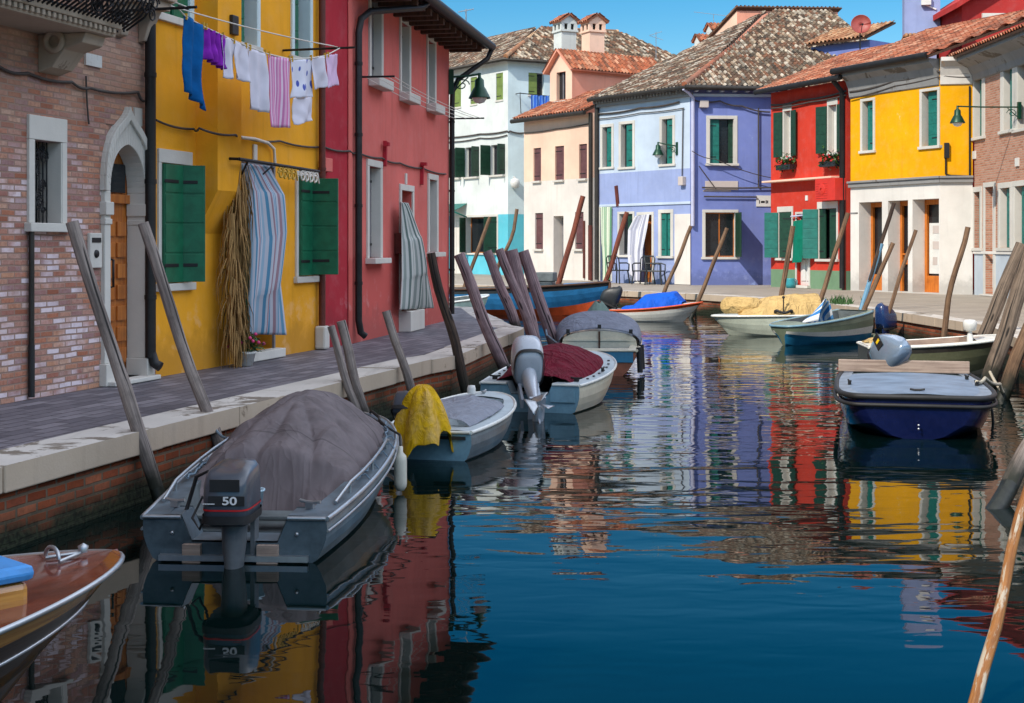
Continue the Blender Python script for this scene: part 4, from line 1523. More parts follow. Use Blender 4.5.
roof_sheet(mb, FUL.W((-.05, -ov, eh - .02)), FUL.X, up(FUL.Y), [(0, 0), (c + .05 + .33, 0), (c + .05 - d * .62, ln(d + ov)), (-1.5, ln(d + ov)), ])
roof_sheet(mb, FUR.W((-.28, -ov, eh - .02)), FUR.X, up(FUR.Y), [(0, 0), (9.5, 0), (9.5, ln(d + ov)), (.28 + .547 * d, ln(d + ov))])
rf = h.part('roof', mb, [m_tile_old, m_soffit])
mb = MB()
apx = D(775, 15, 66.1)
c0 = FUR.W((-.30, -ov, eh + .10))
mb.tube([c0, c0.lerp(apx, .5) + Vector((0, 0, .02)), apx], .12, 8)
mb.tube([apx, apx + FUR.X * 2.9], .12, 8)
mb.build('ridge_cap', m_tile_new, rf)
mb = MB(FUR.M)
for i in range(9):
    x = .2 + i * .5
    mb.b2((x - .06, -.36, eh - .13), (x + .06, -.002, eh - .02))
mb.b2((0.0, -.1, eh - .3), (FUR.len, -.002, eh - .2))
mb.build('rafter', m_purple_up, rf)
mb = MB(FUR.M)
MB(FUR.M).tube([(-.3, -ov - .06, eh - .0), (FUR.len + .2, -ov - .06, eh - .03)], .10, 8).build('gutter', m_gutter, h.root)
mb.tube([(.08, -.12, eh - .35), (.08, -.12, FUR.h(692, 226))], .075, 8)
mb.tube([(-.35, -ov - .02, eh - .06), (-.1, -.3, eh - .2), (.08, -.12, eh - .35)], .06, 8)
h.part('downpipe', mb, m_pipe_white)
mb = MB(FUL.M)
mb.tube([(-.05, -ov - .06, eh), (FUL.len + .3, -ov - .06, eh)], .08, 8)
mb.tube([(.06, -.09, eh - .1), (.06, -.09, .1)], .09, 8)
h.part('gutter', mb, m_gutter)
for fr, (x_, y_), (w_, h_) in ((FUR, (704, 104), (.34, .28)), (FUL, (682, 181), (.26, .34))):
    mb = MB(fr.M)
    q = fr.at(x_, y_, .1)
    mb.b2((q.x - w_ / 2, -.2, q.z - h_ / 2), (q.x + w_ / 2, -.003, q.z + h_ / 2))
    h.part('junction_box', mb, m_patch, bevel=.02)
mb = MB(FUR.M)
q = FUR.rect(756, 770.5, 195.5, 206.5)
mb.b2((q[0], -.04, q[2]), (q[1], -.003, q[3]), 0)
sg_ = h.part('street_sign', mb, [m_pot_white])
mb = MB(FUR.M)
zz = (q[2] + q[3]) / 2 - .04
for i, (fx, w_, k_) in enumerate(((.22, .03, 1), (.36, .05, .6), (.45, .05, .6), (.54, .05, .6), (.68, .04, 1), (.78, .04, .8))):
    x = q[0] + (q[1] - q[0]) * fx
    mb.b2((x - w_ / 2, -.046, zz - .06 * k_), (x + w_ / 2, -.0405, zz + .07 * k_))
mb.build('lettering', m_iron, sg_)
street_lamp('green bell lamp on the lavender house front', FUL.W(FUL.at(677, 146, 0)), D(658, 143, 55), sc=1.0)
W_ = lambda pts, fr, o=.06: [fr.W(fr.at(x, y, o)) for x, y in pts]
cable('dark cable under the dentil cornice of the lavender house', W_(((598, 114), (640, 108), (679, 102)), FUL), .035, sag=.05)
cable('thin cable above the upper windows of the lavender house', W_(((598, 119), (640, 113), (684, 108)), FUL), .02)
cable('cable looping under the gutter of the violet side wall', W_(((693, 100), (720, 101), (742, 106), (770, 112)), FUR, .1), .03, sag=.06)
cable('long straight cable across the violet side wall above the small white sign', W_(((702, 187.5), (772, 187.5)), FUR, .1), .03, sag=.02)
cable('lower cable across the violet side wall above the big window', W_(((704, 196.5), (757, 197)), FUR, .1), .03, sag=.0)
cable('diagonal cable on the violet side wall', W_(((699, 166), (716, 189)), FUR, .1), .02, sag=.0)
cable('vertical cable on the violet side wall near the red house', W_(((758.5, 108), (758.5, 187)), FUR, .1), .03, sag=.0)
cable('slack wire under the upper window of the violet side wall', W_(((692, 151), (715, 159), (772, 178)), FUR, .35), .016, sag=.08)
cable('cable down the corner of the lavender house', W_(((683, 108), (682, 176)), FUL), .02, sag=0)

mb = MB(FUL.M)
q = FUL.at(617, 196, .03)
mb.box(q, (.16, .06, .85), ry=R(-8))
h.part('wall_tie', mb, m_pipe_brown)
# ---- house behind with its shed roof, peering over the lavender roof
C_ = D(737, 40, 68)
root = empty('roof_terrace_house', (C_.x, C_.y, ZQ), 'pale pink house block rising behind the lavender roof', 'house')
X2, Y2 = FUR.X, FUR.Y
Lx = (Vector((.578, -.816, 0)) * -1)
P = lambda a, b: Vector((C_.x, C_.y, 0)) + X2 * a + Lx * b
zt = CAMZ + (HY - 10) / F * 68
zl = zt - 2.6
mb = MB()
v = [P(0, 0), P(5, 0), P(5, 4.2), P(0, 4.2)]
tops = [zt, zt + .05, zl, zl]
vs = [Vector((q.x, q.y, ZQ)) for q in v] + [Vector((q.x, q.y, t)) for q, t in zip(v, tops)]
mb.add(vs, [(0, 1, 5, 4)], 1)
mb.add(vs, [(3, 0, 4, 7)], 0)
mb.add(vs, [(1, 2, 6, 5), (2, 3, 7, 6), (4, 5, 6, 7)], 0)
mb.build('wall', [m_cream_up, m_block_pink], root)
mb = MB()
Vd = (P(0, 0) + Vector((0, 0, zt)) - (P(0, 4.2) + Vector((0, 0, zl))))
roof_sheet(mb, P(-.15, 4.2) + Vector((0, 0, zl)), X2, Vd, [(0, 0), (5.2, 0), (5.2, Vd.length + .25), (0, Vd.length + .25)])
mb.build('roof', [m_tile_brown, m_soffit], root)
# low orange roof left of it with two small chimneys
P1 = D(651, 64, 72)
P2 = D(708, 46, 66.5)
root = empty('low_roofed_house', (P1.x, P1.y, ZQ), 'orange tiled low house behind the lavender roof with two little chimneys', 'house')
U_ = Vector((P2.x - P1.x, P2.y - P1.y, 0))
ul = U_.length
U_.normalize()
Yv = Vector((-U_.y, U_.x, 0))
z_ = P1.z - .6
mb = MB()
q0 = Vector((P1.x, P1.y, 0)) + Yv * .6
for a, b in ((q0, q0 + U_ * (ul + 1)),):
    vs = [Vector((a.x, a.y, ZQ)), Vector((b.x, b.y, ZQ)), Vector((b.x, b.y, z_ + .1)), Vector((a.x, a.y, z_ + .1))]
    vs += [p + Yv * 5 for p in vs]
    mb.add(vs, [(0, 1, 2, 3), (1, 5, 6, 2), (4, 0, 3, 7), (5, 4, 7, 6), (3, 2, 6, 7)])
mb.build('wall', m_cream_low, root)
mb = MB()
roof_sheet(mb, (P1.x, P1.y, z_), U_, up(Yv, .42), [(0, 0), (ul + 1, 0), (ul + 1, 3.1), (0, 1.6)])
rf2 = mb.build('roof', [m_tile_new, m_soffit], root)
ya = math.atan2(U_.y, U_.x)
chimney(rf2, D(702, 40, 70), .5, .5, 9, CAMZ + (HY - 34.5) / F * 70, ya, m_white_wall, m_tile_new, 1.2)
chimney(rf2, D(714.5, 30, 70.5), .55, .55, 9, CAMZ + (HY - 23.5) / F * 70.5, ya, m_white_wall, m_tile_new, 1.2)
antenna('tv antenna with splayed arms above the low orange roof', 656, 32, 60, 72, ((.95, .6, .3), (.8, .7, -.3)), .2)
antenna('tv antenna with one long boom above the pale pink block', 713.5, 14, 30, 72, ((.98, 2.0, -.12),), .0)
antenna('tiny tv antenna on the eave of the salmon house', 466, 9, 24, 36, ((.9, .4, .2),), .3)

# ---- dormer on the lavender roof near the red house
q = D(828, 38, 60)
root = empty('roof_dormer', (q.x, q.y, q.z - 1.2), 'dark shed dormer with a brown tile roof above the red house', 'dormer')
mb = MB()
e0, e1 = D(806, 46, 59), D(848, 37, 57.4)
U_ = (e1 - e0)
u2 = Vector((U_.x, U_.y, 0)).normalized()
Yv = Vector((-u2.y, u2.x, 0))
roof_sheet(mb, e0, u2, up(Yv, .4), [(0, 0), (U_.length + .9, 0), (U_.length + .9, 2.2), (0, 2.2)])
mb.build('roof', [m_tile_brown, m_soffit], root)
mb = MB()
w0, w1 = e0 + Yv * .35 - Vector((0, 0, .02)), e0 + u2 * (U_.length + .8) + Yv * .35 - Vector((0, 0, .02))
dn = Vector((0, 0, 2.2))
mb.add([w0 - dn, w1 - dn, w1, w0, w0 - dn + Yv * 2, w1 - dn + Yv * 2, w1 + Yv * 2, w0 + Yv * 2], [(0, 1, 2, 3), (1, 5, 6, 2), (4, 0, 3, 7)], 0)
mb.build('wall', m_purple_r, root)
q = D(861, 24, 56)
root = empty('satellite_dish', (q.x, q.y, q.z - .6), 'round brick red satellite dish on the roof above the red house', 'satellite dish')
L = Matrix.Translation(q) @ Matrix.Rotation(R(-12), 4, 'Z') @ Matrix.Rotation(R(78), 4, 'X')
MB().lathe([(.001, -.10), (.15, -.092), (.28, -.06), (.38, .0), (.39, .012)], 24, 0, True, L).build('dish', plain('dish_red', S(156, 70, 62), .5), root, solid=.015)
mb = MB()
mb.tube([q + Vector((0, .1, 0)), q + Vector((0, .15, -.2)), q + Vector((0, .15, -1.3))], .03, 6)
mb.tube([q + Vector((0, 0, -.36)), q + Vector((-.05, -.4, -.1))], .015, 6)
mb.box(q + Vector((-.05, -.42, -.08)), (.07, .1, .07))
mb.build('mount', m_pipe_dark, root)
# two solar-blue sheets leaning behind the dish
# ---- red house
FR = Fr((9.59, 51.85), (11.39, 47.7))
h = House('red_house', 'vermilion red house with flower boxes and teal green ground floor shutters', FR)
eh = 7.16
for sx0, sx1, t, bt, sl, sr in ((784, 791, 111, 157, .44, .42), (828.5, 837, 105, 153, .50, .42)):
    r = FR.rect(sx0, sx1, t, bt)
    w = h.window(FR, r, frame=.05, depth=.2, header=.22, sill_out=.1, sash_mat=stone_white, panemat=m_pot_white)
    h.shutter(FR, w, (r[0] - .05, r[1], r[2], r[3]), 'l', 168, sl, m_green_dark)
    h.shutter(FR, w, (r[0], r[1] + .05, r[2], r[3]), 'r', 168, sr, m_green_dark)
lz = FR.h(808, 180)
r = FR.rect(779, 792, 212, 258)
w = h.window(FR, r, frame=.08, depth=.25, header=.2, sill_out=.08)
h.shutter(FR, w, r, 'l', 130, .5, m_teal_shut)
h.shutter(FR, w, r, 'r', 20, .5, m_green_dark)
r = FR.rect(797, 809, 214, 285)
h.door(FR, (r[0], r[1], .1, r[3]), depth=.16, frame=.08, mat=m_pot_white, frame_mat=stone_white, glass=m_glass)
r = FR.rect(819, 837, 208.5, 259)
w = h.window(FR, r, frame=.08, depth=.25, header=.24, sill_out=.08)
h.shutter(FR, w, r, 'l', 140, .55, m_teal_shut)
h.shutter(FR, w, r, 'l', 0, .36, m_green_dark, .04)
h.shutter(FR, w, r, 'r', 0, .42, m_green_dark, .02)
dg = FR.h(808, 270)
h.wall('wall', None, 0, FR.len - .004, -.05, eh, FR, bands=[(-1, 1), (dg, 0)], mats=[m_red, m_dado_green], back=6)
mb = MB(FR.M)
mb.b2((.01, -.42, lz - .02), (FR.len - .3, -.002, lz + .05))
h.part('ledge', mb, m_cream_up, bevel=.015)
q = FR.rect(814, 834, 181.5, 200.5, .5)
mb = MB(FR.M)
mb.b2((q[0], -.46, q[2]), (q[1], -.004, lz - .03))
for i in range(7):
    z = q[2] + .08 + i * (lz - q[2] - .2) / 7
    mb.b2((q[0] + .06, -.475, z), (q[0] + (q[1] - q[0]) * .62, -.459, z + .03))
mb.lathe([(.2, 0), (.2, .02), (.05, .03)], 16, 0, True, Matrix.Translation((q[0] + (q[1] - q[0]) * .34, -.46, (q[2] + lz) / 2)) @ Matrix.Rotation(R(90), 4, 'X'))
h.part('air_conditioner', mb, plain('red_metal', S(206, 46, 32), .5, var=.1), bevel=.015)
for x_, y_ in ((807, 198),):
    mb = MB(FR.M)
    q = FR.at(x_, y_, 0)
    mb.b2((q.x - .07, -.03, q.z - .09), (q.x + .07, -.002, q.z + .09))
    h.part('house_number', mb, m_pot_white)
# shared gutter and the dark downpipe between red and yellow
FYR = Fr((11.46, 47.4), (13.32, 43.57))
mb = MB(FR.M)
mb.tube([(-.2, -.55, eh + .02), (FR.len + .4, -.55, eh + .02)], .10, 8)
mb.tube([(FR.len - .05, -.5, eh - .05), (FR.len - .08, -.12, eh - .4), (FR.len - .10, -.10, .05)], .09, 8)
h.part('gutter', mb, m_pipe_dark)
mb = MB(FR.M)
mb.b2((FR.len - .20, -.035, 0), (FR.len - .006, -.003, FR.h(846, 183)))
h.part('corner_strip', mb, m_pipe_brown)
mb = MB()
roof_sheet(mb, FR.W((-.15, -.5, eh + .0)), FR.X, up(FR.Y, .4), [(0, 0), (FR.len + .35, 0), (FR.len + .35, 4.3), (0, 4.3)])
mb2 = mb
h.part('roof', mb, [m_tile_new, m_soffit])
cable('sagging dark cable under the gutter of the red house', W_(((771, 105), (800, 100), (846, 91)), FR, .08), .035, sag=.06)
cable('second dark cable below it on the red house', W_(((771, 108.5), (810, 102), (846, 95)), FR, .08), .03, sag=.03)

# ---- yellow house on the right bank
FYC = Fr((13.32, 43.57), (14.28, 43.37))
h = House('yellow_white_house', 'bright yellow house with a white arcaded ground floor', FYR)
eh = 7.35
for a, b, t, bt in ((862.5, 873.5, 101, 150.5), (922, 938, 91, 146)):
    r = FYR.rect(a, b, t, bt)
    h.window(FYR, r, frame=.09, depth=.3, sash=False, sill_out=.05, shut=(('r', 0, (r[1] - r[0]) * .82, m_teal_shut, .16),))
for k, (a, b, t) in enumerate(((859, 882, 202), (888, 908, 200.5), (912.5, 939, 199))):
    r = FYR.rect(a, b, t, 290)
    x0, x1, z1 = r[0], r[1], r[3]
    h.op(FYR, x0, x1, .02, z1, .62)
    mb = MB(FYR.M)
    wd = x1 - x0
    mb.b2((x0, .50, .02), (x0 + .10, .60, z1 - .002))
    mb.b2((x0 + .10, .50, z1 - .16), (x1, .60, z1 - .002))
    mb.b2((x1 - .10, .50, .02), (x1, .60, z1 - .16))
    if k != 1:
        mb.b2((x0 + .10, .51, .02), (x1 - .10, .59, .55))
    else:
        mb.b2((x0 + .10, .51, .9), (x1 - .10, .59, 1.05))
        mb.b2((x0 + .10, .51, 1.2), (x1 - .10, .59, 1.26))
    d_ = h.part('door', mb, m_orange_wood, bevel=.01)
    mb = MB(FYR.M)
    mb.add([(x0, .612, .02), (x1, .612, .02), (x1, .612, z1), (x0, .612, z1)], [(0, 1, 2, 3)], 0)
    if k == 2:
        mb.b2((x0 + .14, .57, .62), (x1 - .14, .605, z1 - .75), 1)
        for i in range(3):
            mb.b2((x0 + .3, .56, .9 + i * .5), (x0 + .5 + .1 * i, .569, 1.15 + i * .5), 2)
    mb.build('pane', [m_glass, m_pot_white, m_patch], d_)
gz = FYR.h(895, 181)
h.wall('wall', None, 0.004, FYR.len, -.05, eh, FYR, bands=[(-1, 1), (gz, 0)], mats=[m_yellow_far, m_white_far], back=6, sides=False)
h.wall('corner_wall', None, 0, FYC.len - .01, -.05, eh, FYC, bands=[(-1, 1), (gz - .08, 0)], mats=[m_yellow_far, m_white_far], back=3, sides=False)
mb = MB(FYR.M)
mb.b2((-.02, -.10, gz - .14), (FYR.len + .06, -.002, gz))
mb.b2((-.02, -.16, gz), (FYR.len + .10, -.002, gz + .07))
mb.b2((.004, -.025, FYR.h(895, 212.5)), (FYR.x(858), -.002, FYR.h(895, 211)))
h.part('string_course', mb, m_cornice_grey, bevel=.012)
mb = MB(FYC.M)
mb.b2((-.02, -.10, gz - .14), (FYC.len, -.002, gz - .002))
mb.b2((-.02, -.16, gz), (FYC.len, -.002, gz + .068))
h.part('string_course', mb, m_cornice_grey, bevel=.012)
# coved cornice under the eave
mb = MB(FYR.M)
prof = [(-.02, eh - .85), (-.06, eh - .82), (-.10, eh - .55), (-.22, eh - .30), (-.42, eh - .14), (-.42, eh - .02), (0.02, eh - .02)]
T90 = Matrix(((0, 1, 0, 0), (1, 0, 0, 0), (0, 0, 1, 0), (0, 0, 0, 1)))
mb.prism(prof, 0.0, FYR.len - .02, 0, L=T90)
h.part('cornice', mb, m_cornice_grey)
mb = MB(FYC.M)
mb.prism(prof, .0, FYC.len - .02, 0, L=T90)
h.part('cornice', mb, m_white_far)
mb = MB(FYR.M)
mb.tube([(-.25, -.58, eh + .05), (FYR.len + .05, -.58, eh + .05)], .11, 8)
h.part('gutter', mb, m_pipe_dark)
mb = MB()
roof_sheet(mb, FYR.W((-.15, -.55, eh + .0)), FYR.X, up(FYR.Y, .4), [(0, 0), (FYR.len + .25, 0), (FYR.len + 1.9, 4.5), (0, 4.5)])
rfy = h.part('roof', mb, [m_tile_new, m_soffit])
mb = MB(FYC.M)
q = FYC.rect(944, 949, 143, 171)
mb.b2((q[0], -.12, q[2] + .4), (q[1], -.002, q[3]))
mb.tube([(q[0] + .05, -.05, q[2] + .4), (q[0] + .05, -.05, q[2] - .1), (q[0] + .2, -.05, q[2] - .15), (FYC.len - .1, -.05, q[2] - .15), (FYC.len - .1, -.05, eh - .9)], .03, 6)
h.part('meter_box', mb, m_iron, bevel=.01)
cable('thick dark cable under the cornice of the bright yellow house', W_(((850, 92), (895, 81), (938, 71)), FYR, .08) + W_(((945, 70), (970, 73)), FYC, .08), .04, sag=.05)
cable('thin cable below it on the bright yellow house', W_(((850, 99), (895, 86), (938, 77)), FYR, .08) + W_(((945, 76), (970, 77)), FYC, .08), .022, sag=.02)
# purple chimney tower behind
q = D(921, 20, 51)
root = empty('chimney_stack', (q.x, q.y, q.z - 1.2), 'big lavender chimney stack rising behind the bright yellow house roof', 'chimney')
yw = math.atan2(FYR.X.y, FYR.X.x) + R(45)
L = Matrix.Translation((q.x, q.y, 0)) @ Matrix.Rotation(R(-12), 4, 'Z')
zt_ = CAMZ + HY / F * 51
zb_ = CAMZ + (HY - 36) / F * 51
mb = MB()
mb.b2((-.50, -.5, zb_ - 2.5), (.50, .5, zb_ - .02), 0, L)
mb.b2((-.62, -.62, zb_), (.62, .62, zb_ + 2.4), 0, L)
mb.build('stack', m_purple, root)
mb = MB()
for i in range(10):
    mb.lathe([(.001, 0), (.09, 0), (.085, .1), (.001, .1)], 10, 0, True, L @ Matrix.Translation((-.6 + i * .133, -.64, zb_ - .06)) @ Matrix.Rotation(R(90), 4, 'Y'))
mb.b2((-.66, -.66, zb_ - .1), (.66, .66, zb_ - .0205), 0, L)
mb.build('tile_collar', m_tile_brown, root)
mb = MB()
mb.box((.12, -.72, zb_ + 1.15), (.34, .2, .30), L=L)
mb.box((.25, -.66, zb_ + .95), (.5, .05, .05), ry=R(25), L=L)
mb.build('floodlight', m_pot_white, root)

# ---- rose brick house on the right
FBR = Fr((14.30, 43.3), (14.30 + .0157 * 26, 43.3 - 26))
h = House('rose_brick_house', 'rose brick house with white stone surrounds on the right bank', FBR)
eh = 7.2
WL_ = [(974, 980.5, 192, 248), (1000.5, 1010.5, 188, 248), (1015, 1026, 186, 248), (1042, 1056, 184, 250), (1075, 1092, 180, 252)]
for a, b, t, bt in WL_:
    r = FBR.rect(a, b, t, bt)
    h.window(FBR, r, frame=.16, depth=.25, sash=False, sill_out=.05, shut=(('r', 0, (r[1] - r[0]) * .7, m_teal_shut, .12),))
for a, b, t, bt in ((974.5, 982.5, 76, 137), (1004, 1013, 66, 130), (1018, 1030, 62, 128), (1060, 1080, 40, 116)):
    r = FBR.rect(a, b, t, bt)
    h.window(FBR, r, frame=.24, depth=.25, sash=False, sill_out=.06, shut=(('r', 0, (r[1] - r[0]) * .7, m_teal_shut, .12),))
r = FBR.rect(985.5, 994, 187, 295)
dd = h.door(FBR, (r[0], r[1], .05, r[3]), depth=.22, frame=.14, mat=m_pot_white, step=True)
mb = MB(FBR.M)
wd = r[1] - r[0]
for z0, z1 in ((r[3] - .62, r[3] - .1), (r[3] - 1.75, r[3] - 1.2), (.25, .95)):
    mb.b2((r[0] + wd * .3, .16, z0), (r[1] - wd * .2, .188, z1))
mb.build('door_panes', m_glass, dd)
dg = FBR.h(1000, 252)
h.wall('wall', None, 0, FBR.len, -.05, eh, FBR, bands=[(-1, 1), (dg, 0)], mats=[m_brick_far, m_dado_blue], back=7)
mb = MB(FBR.M)
mb.b2((0, -.05, dg - .06), (FBR.len, -.003, dg + .02))
h.part('string_course', mb, m_white_far)
mb = MB(FBR.M)
prof = [(-.003, eh - .62), (-.06, eh - .60), (-.10, eh - .42), (-.25, eh - .20), (-.55, eh - .06), (-.62, eh - .02), (-.62, eh + .12), (0.02, eh + .12)]
mb.prism(prof, 0.02, FBR.len, 0, L=T90)
h.part('cornice', mb, m_cornice_grey)
mb = MB()
roof_sheet(mb, FBR.W((-.35, -.72, eh + .10)), FBR.X, up(FBR.Y, .4), [(0, 0), (FBR.len, 0), (FBR.len, 5), (0, 5)])
h.part('roof', mb, [m_tile_new, m_soffit])
cable('bundle of dark cables under the cornice of the rose brick house', W_(((973, 71), (998, 58), (1022, 47), (1060, 28)), FBR, .1), .05, sag=.04)
mb = MB(FBR.M)
for x_, y_ in ((975, 155), (1018, 162)):
    q = FBR.at(x_, y_, 0)
    mb.b2((q.x - .12, -.05, q.z - .12), (q.x + .12, -.003, q.z + .12))
h.part('junction_box', mb, m_pot_white)
tip = D(957.5, 107, 39.6)
bx = FBR.W((FBR.inv @ Vector((tip.x, tip.y, tip.z)))) if False else None
q = FBR.inv @ tip
street_lamp('green bell lamp on a long arm from the rose brick house', FBR.W((q.x, 0, q.z)), tip, sc=.95)
# dark red gable behind
q = D(990, 15, 48)
root = empty('dark_red_house', (q.x, q.y, ZQ), 'dark red gabled house rising behind the rose brick house roof', 'house')
mb = MB()
p0, p1 = D(962, 30, 48), D(1080, 30, 46)
zt_ = CAMZ + (HY - 13) / F * 48
mb.prism([(p0.x, ZQ), (p1.x, ZQ), (p1.x, zt_ + 1.6), (p0.x + 2.2, zt_ + 1.7), (p0.x, zt_ + .3)], 48, 52)
mb.build('wall', m_red_far, root)
mb = MB()
mb.prism([(p0.x - .3, zt_ + .1), (p0.x + 2.2, zt_ + 1.68), (p0.x + 2.2, zt_ + 1.9), (p0.x - .3, zt_ + .3)], 47.6, 52.4)
mb.build('roof', m_red_far, root)
mb = MB()
q = D(1006, 16, 47.9)
mb.b2((q.x - .8, 47.9, q.z - .3), (q.x + .1, 48.001, q.z + .1))
mb.build('panel', m_white_far, root)
# ------------------------------------------------------------------ water, banks, sky
mb = MB()
mb.add([(-1500, -400, 0), (1500, -400, 0), (1500, 2600, 0), (-1500, 2600, 0)], [(0, 1, 2, 3)])
tag(mb.build('canal_water', m_water, origin=(0, 0, 0)), kind='structure')
mb = MB()
mb.add([(-1600, -500, -2.2), (1600, -500, -2.2), (1600, 2700, -2.2), (-1600, 2700, -2.2)], [(0, 1, 2, 3)])
tag(mb.build('canal_bed', plain('canal_mud', S(60, 58, 40), .9), origin=(0, 0, -2.2)), kind='structure')

LQ = [(-8.6, -9.0), (-6.0, .0), (-3.49, 9.55), (-2.94, 11.69), (-2.19, 14.5), (-1.08, 18.5), (-.79, 19.2), (.16, 25.3), (.20, 25.8), (-.02, 26.6), (-.95, 34.4), (-30, 52)]


def bank(name, edge, back, side, pave_mat, wall_mat, label, rot=0.0, cw=.46, lip=.03):
    """Quay: paving sheet, coping stones along the edge, wall into the water. side = +1 when land lies to the left of the edge's direction."""
    pts = [Vector((*p, 0)) for p in edge]
    n = len(pts)
    nrm = []
    for i in range(n):
        a = (pts[min(i + 1, n - 1)] - pts[max(i - 1, 0)]).normalized()
        nrm.append(Vector((-a.y, a.x, 0)) * side)
    inner = [p + m * cw for p, m in zip(pts, nrm)]
    mb = MB()
    poly = [Vector((p.x, p.y, ZQ - .006)) for p in inner] + [Vector((*p, ZQ - .006)) for p in back]
    mb.add(poly, [list(range(len(poly)))])
    if rot:
        c, s_ = math.cos(rot), math.sin(rot)
        mb.uv = [[(x * c + y * s_, -x * s_ + y * c) for x, y in f] for f in mb.uv]
    tag(mb.build(name, pave_mat), kind='structure')
    w = MB()
    acc = 0.0
    for i in range(n - 1):
        a, b = pts[i] + nrm[i] * .04, pts[i + 1] + nrm[i + 1] * .04
        L_ = (b - a).length
        vs = [(a.x, a.y, -2.1), (b.x, b.y, -2.1), (b.x, b.y, ZQ - .18), (a.x, a.y, ZQ - .18)]
        w.add(vs, [(0, 1, 2, 3)], 0, False, [(acc, -2.1 - ZQ), (acc + L_, -2.1 - ZQ), (acc + L_, -.18), (acc, -.18)])
        acc += L_
    wall = w.build('quay_wall', wall_mat)
    tag(wall, label, 'quay wall')
    c = MB()
    rnd = random.Random(9)
    for i in range(n - 1):
        a, b, na, nb = pts[i], pts[i + 1], nrm[i], nrm[i + 1]
        L_ = (b - a).length
        k = max(1, int(L_ / 1.35))
        for j in range(k):
            t0, t1 = j / k + .003 / k, (j + 1) / k - .003 / k
            jz = rnd.uniform(-.006, .006)
            jo = rnd.uniform(-.012, .012)
            q = []
            for t in (t0, t1):
                p, m = a.lerp(b, t), na.lerp(nb, t).normalized()
                q.append((p - m * (lip + jo), p + m * (cw - .002)))
            (o0, i0), (o1, i1) = q
            zt, zb = ZQ + jz, ZQ - .19
            vs = [(*o0.xy, zb), (*o1.xy, zb), (*i1.xy, zb), (*i0.xy, zb), (*o0.xy, zt), (*o1.xy, zt), (*i1.xy, zt), (*i0.xy, zt)]
            c.add(vs, [(4, 5, 6, 7), (2, 3, 7, 6)], 0)
            c.add(vs, [(0, 1, 5, 4), (0, 4, 7, 3), (1, 2, 6, 5), (3, 2, 1, 0)], 1)
    c.build('coping', [m_coping, m_coping_side], wall, bevel=.012)
    return wall


bank('pavement', LQ, [(-60, 80), (-60, -9)], 1, m_pave, m_brick_quay, 'brick quay wall with pale coping beside the near moored boats', rot=R(74))
RQ = [(-34, 72), (-15, 61.5), (-2.85, 55), (1.76, 51.2), (3.77, 46.7), (5.49, 44.2), (7.93, 39.25), (8.7, 32.3), (9.02, 26.25), (8.2, 22.5), (7.6, 20), (7.2, 17), (7.5, 12), (8, 0), (8.5, -12)]
bank('far_pavement', RQ, [(120, -12), (400, 500), (-400, 500), (-200, 80)], 1, m_pave_far, m_brick_quay, 'curved brick quay wall with white coping on the far bank', rot=R(20))

SUN_AZ, SUN_EL = R(-42), R(40)       # towards the sun: behind the camera and to its left
sd = Vector((math.sin(SUN_AZ) * math.cos(SUN_EL), -math.cos(SUN_AZ) * math.cos(SUN_EL), math.sin(SUN_EL)))
ld = bpy.data.lights.new('sun', 'SUN')
ld.energy, ld.angle, ld.color = 2.5, R(.55), (1.0, .93, .82)
lo = bpy.data.objects.new('sun', ld)
COL.objects.link(lo)
lo.rotation_euler = sd.to_track_quat('Z', 'Y').to_euler()
wd = bpy.data.worlds.new('World')
scene.world = wd
wd.use_nodes = True
nt = wd.node_tree
sky = nt.nodes.new('ShaderNodeTexSky')
sky.sky_type = 'NISHITA'
sky.sun_disc = False
sky.sun_elevation = SUN_EL
sky.sun_rotation = math.atan2(sd.x, sd.y)
sky.altitude = 0
sky.air_density, sky.dust_density, sky.ozone_density = 1.0, 0.0, 2.0
# deep polarised blue low down opposite the sun, higher sky boosted as added fill
zdir = nd(nt, 'ShaderNodeSeparateXYZ', {'Vector': nd(nt, 'ShaderNodeTexCoord').outputs['Generated']}).outputs[2]
lowsky = nd(nt, 'ShaderNodeHueSaturation', {'Color': sky.outputs[0], 'Saturation': 1.6, 'Value': .47, 'Hue': .495})
highsky = nd(nt, 'ShaderNodeHueSaturation', {'Color': sky.outputs[0], 'Saturation': .32, 'Value': 2.6})
# added fill: high sky brightened to the right, dimmed to the left
xdir = nd(nt, 'ShaderNodeSeparateXYZ', {'Vector': nd(nt, 'ShaderNodeTexCoord').outputs['Generated']}).outputs[0]
side = nd(nt, 'ShaderNodeVectorMath', {0: highsky.outputs[0], 1: nd(nt, 'ShaderNodeCombineXYZ', {i: mth(nt, 'MULTIPLY_ADD', ramp(nt, xdir, -.3, .7), 1.05, .26) for i in range(3)}).outputs[0]}, operation='MULTIPLY')
bg = nt.nodes['Background']
nt.links.new(mixc(nt, ramp(nt, zdir, .33, .5), lowsky.outputs[0], side.outputs[0]), bg.inputs[0])
bg.inputs[1].default_value = .15

cd = bpy.data.cameras.new('camera')
cam = bpy.data.objects.new('camera', cd)
COL.objects.link(cam)
cam.location = (0, 0, CAMZ)
cam.rotation_euler = (R(90), 0, 0)
cd.sensor_width = 36
cd.lens = F / 1024 * 36
cd.shift_y = -(703 / 2 - HY) / 1024
cd.clip_start, cd.clip_end = .05, 6000
scene.camera = cam
scene.view_settings.view_transform = 'Standard'
scene.view_settings.look = 'None'
scene.view_settings.gamma = 1
scene.view_settings.exposure = .82
scene.view_settings.use_curve_mapping = False
scene.render.resolution_x, scene.render.resolution_y = 1024, 703
scene.cycles.max_bounces = 8
scene.cycles.use_denoising = True
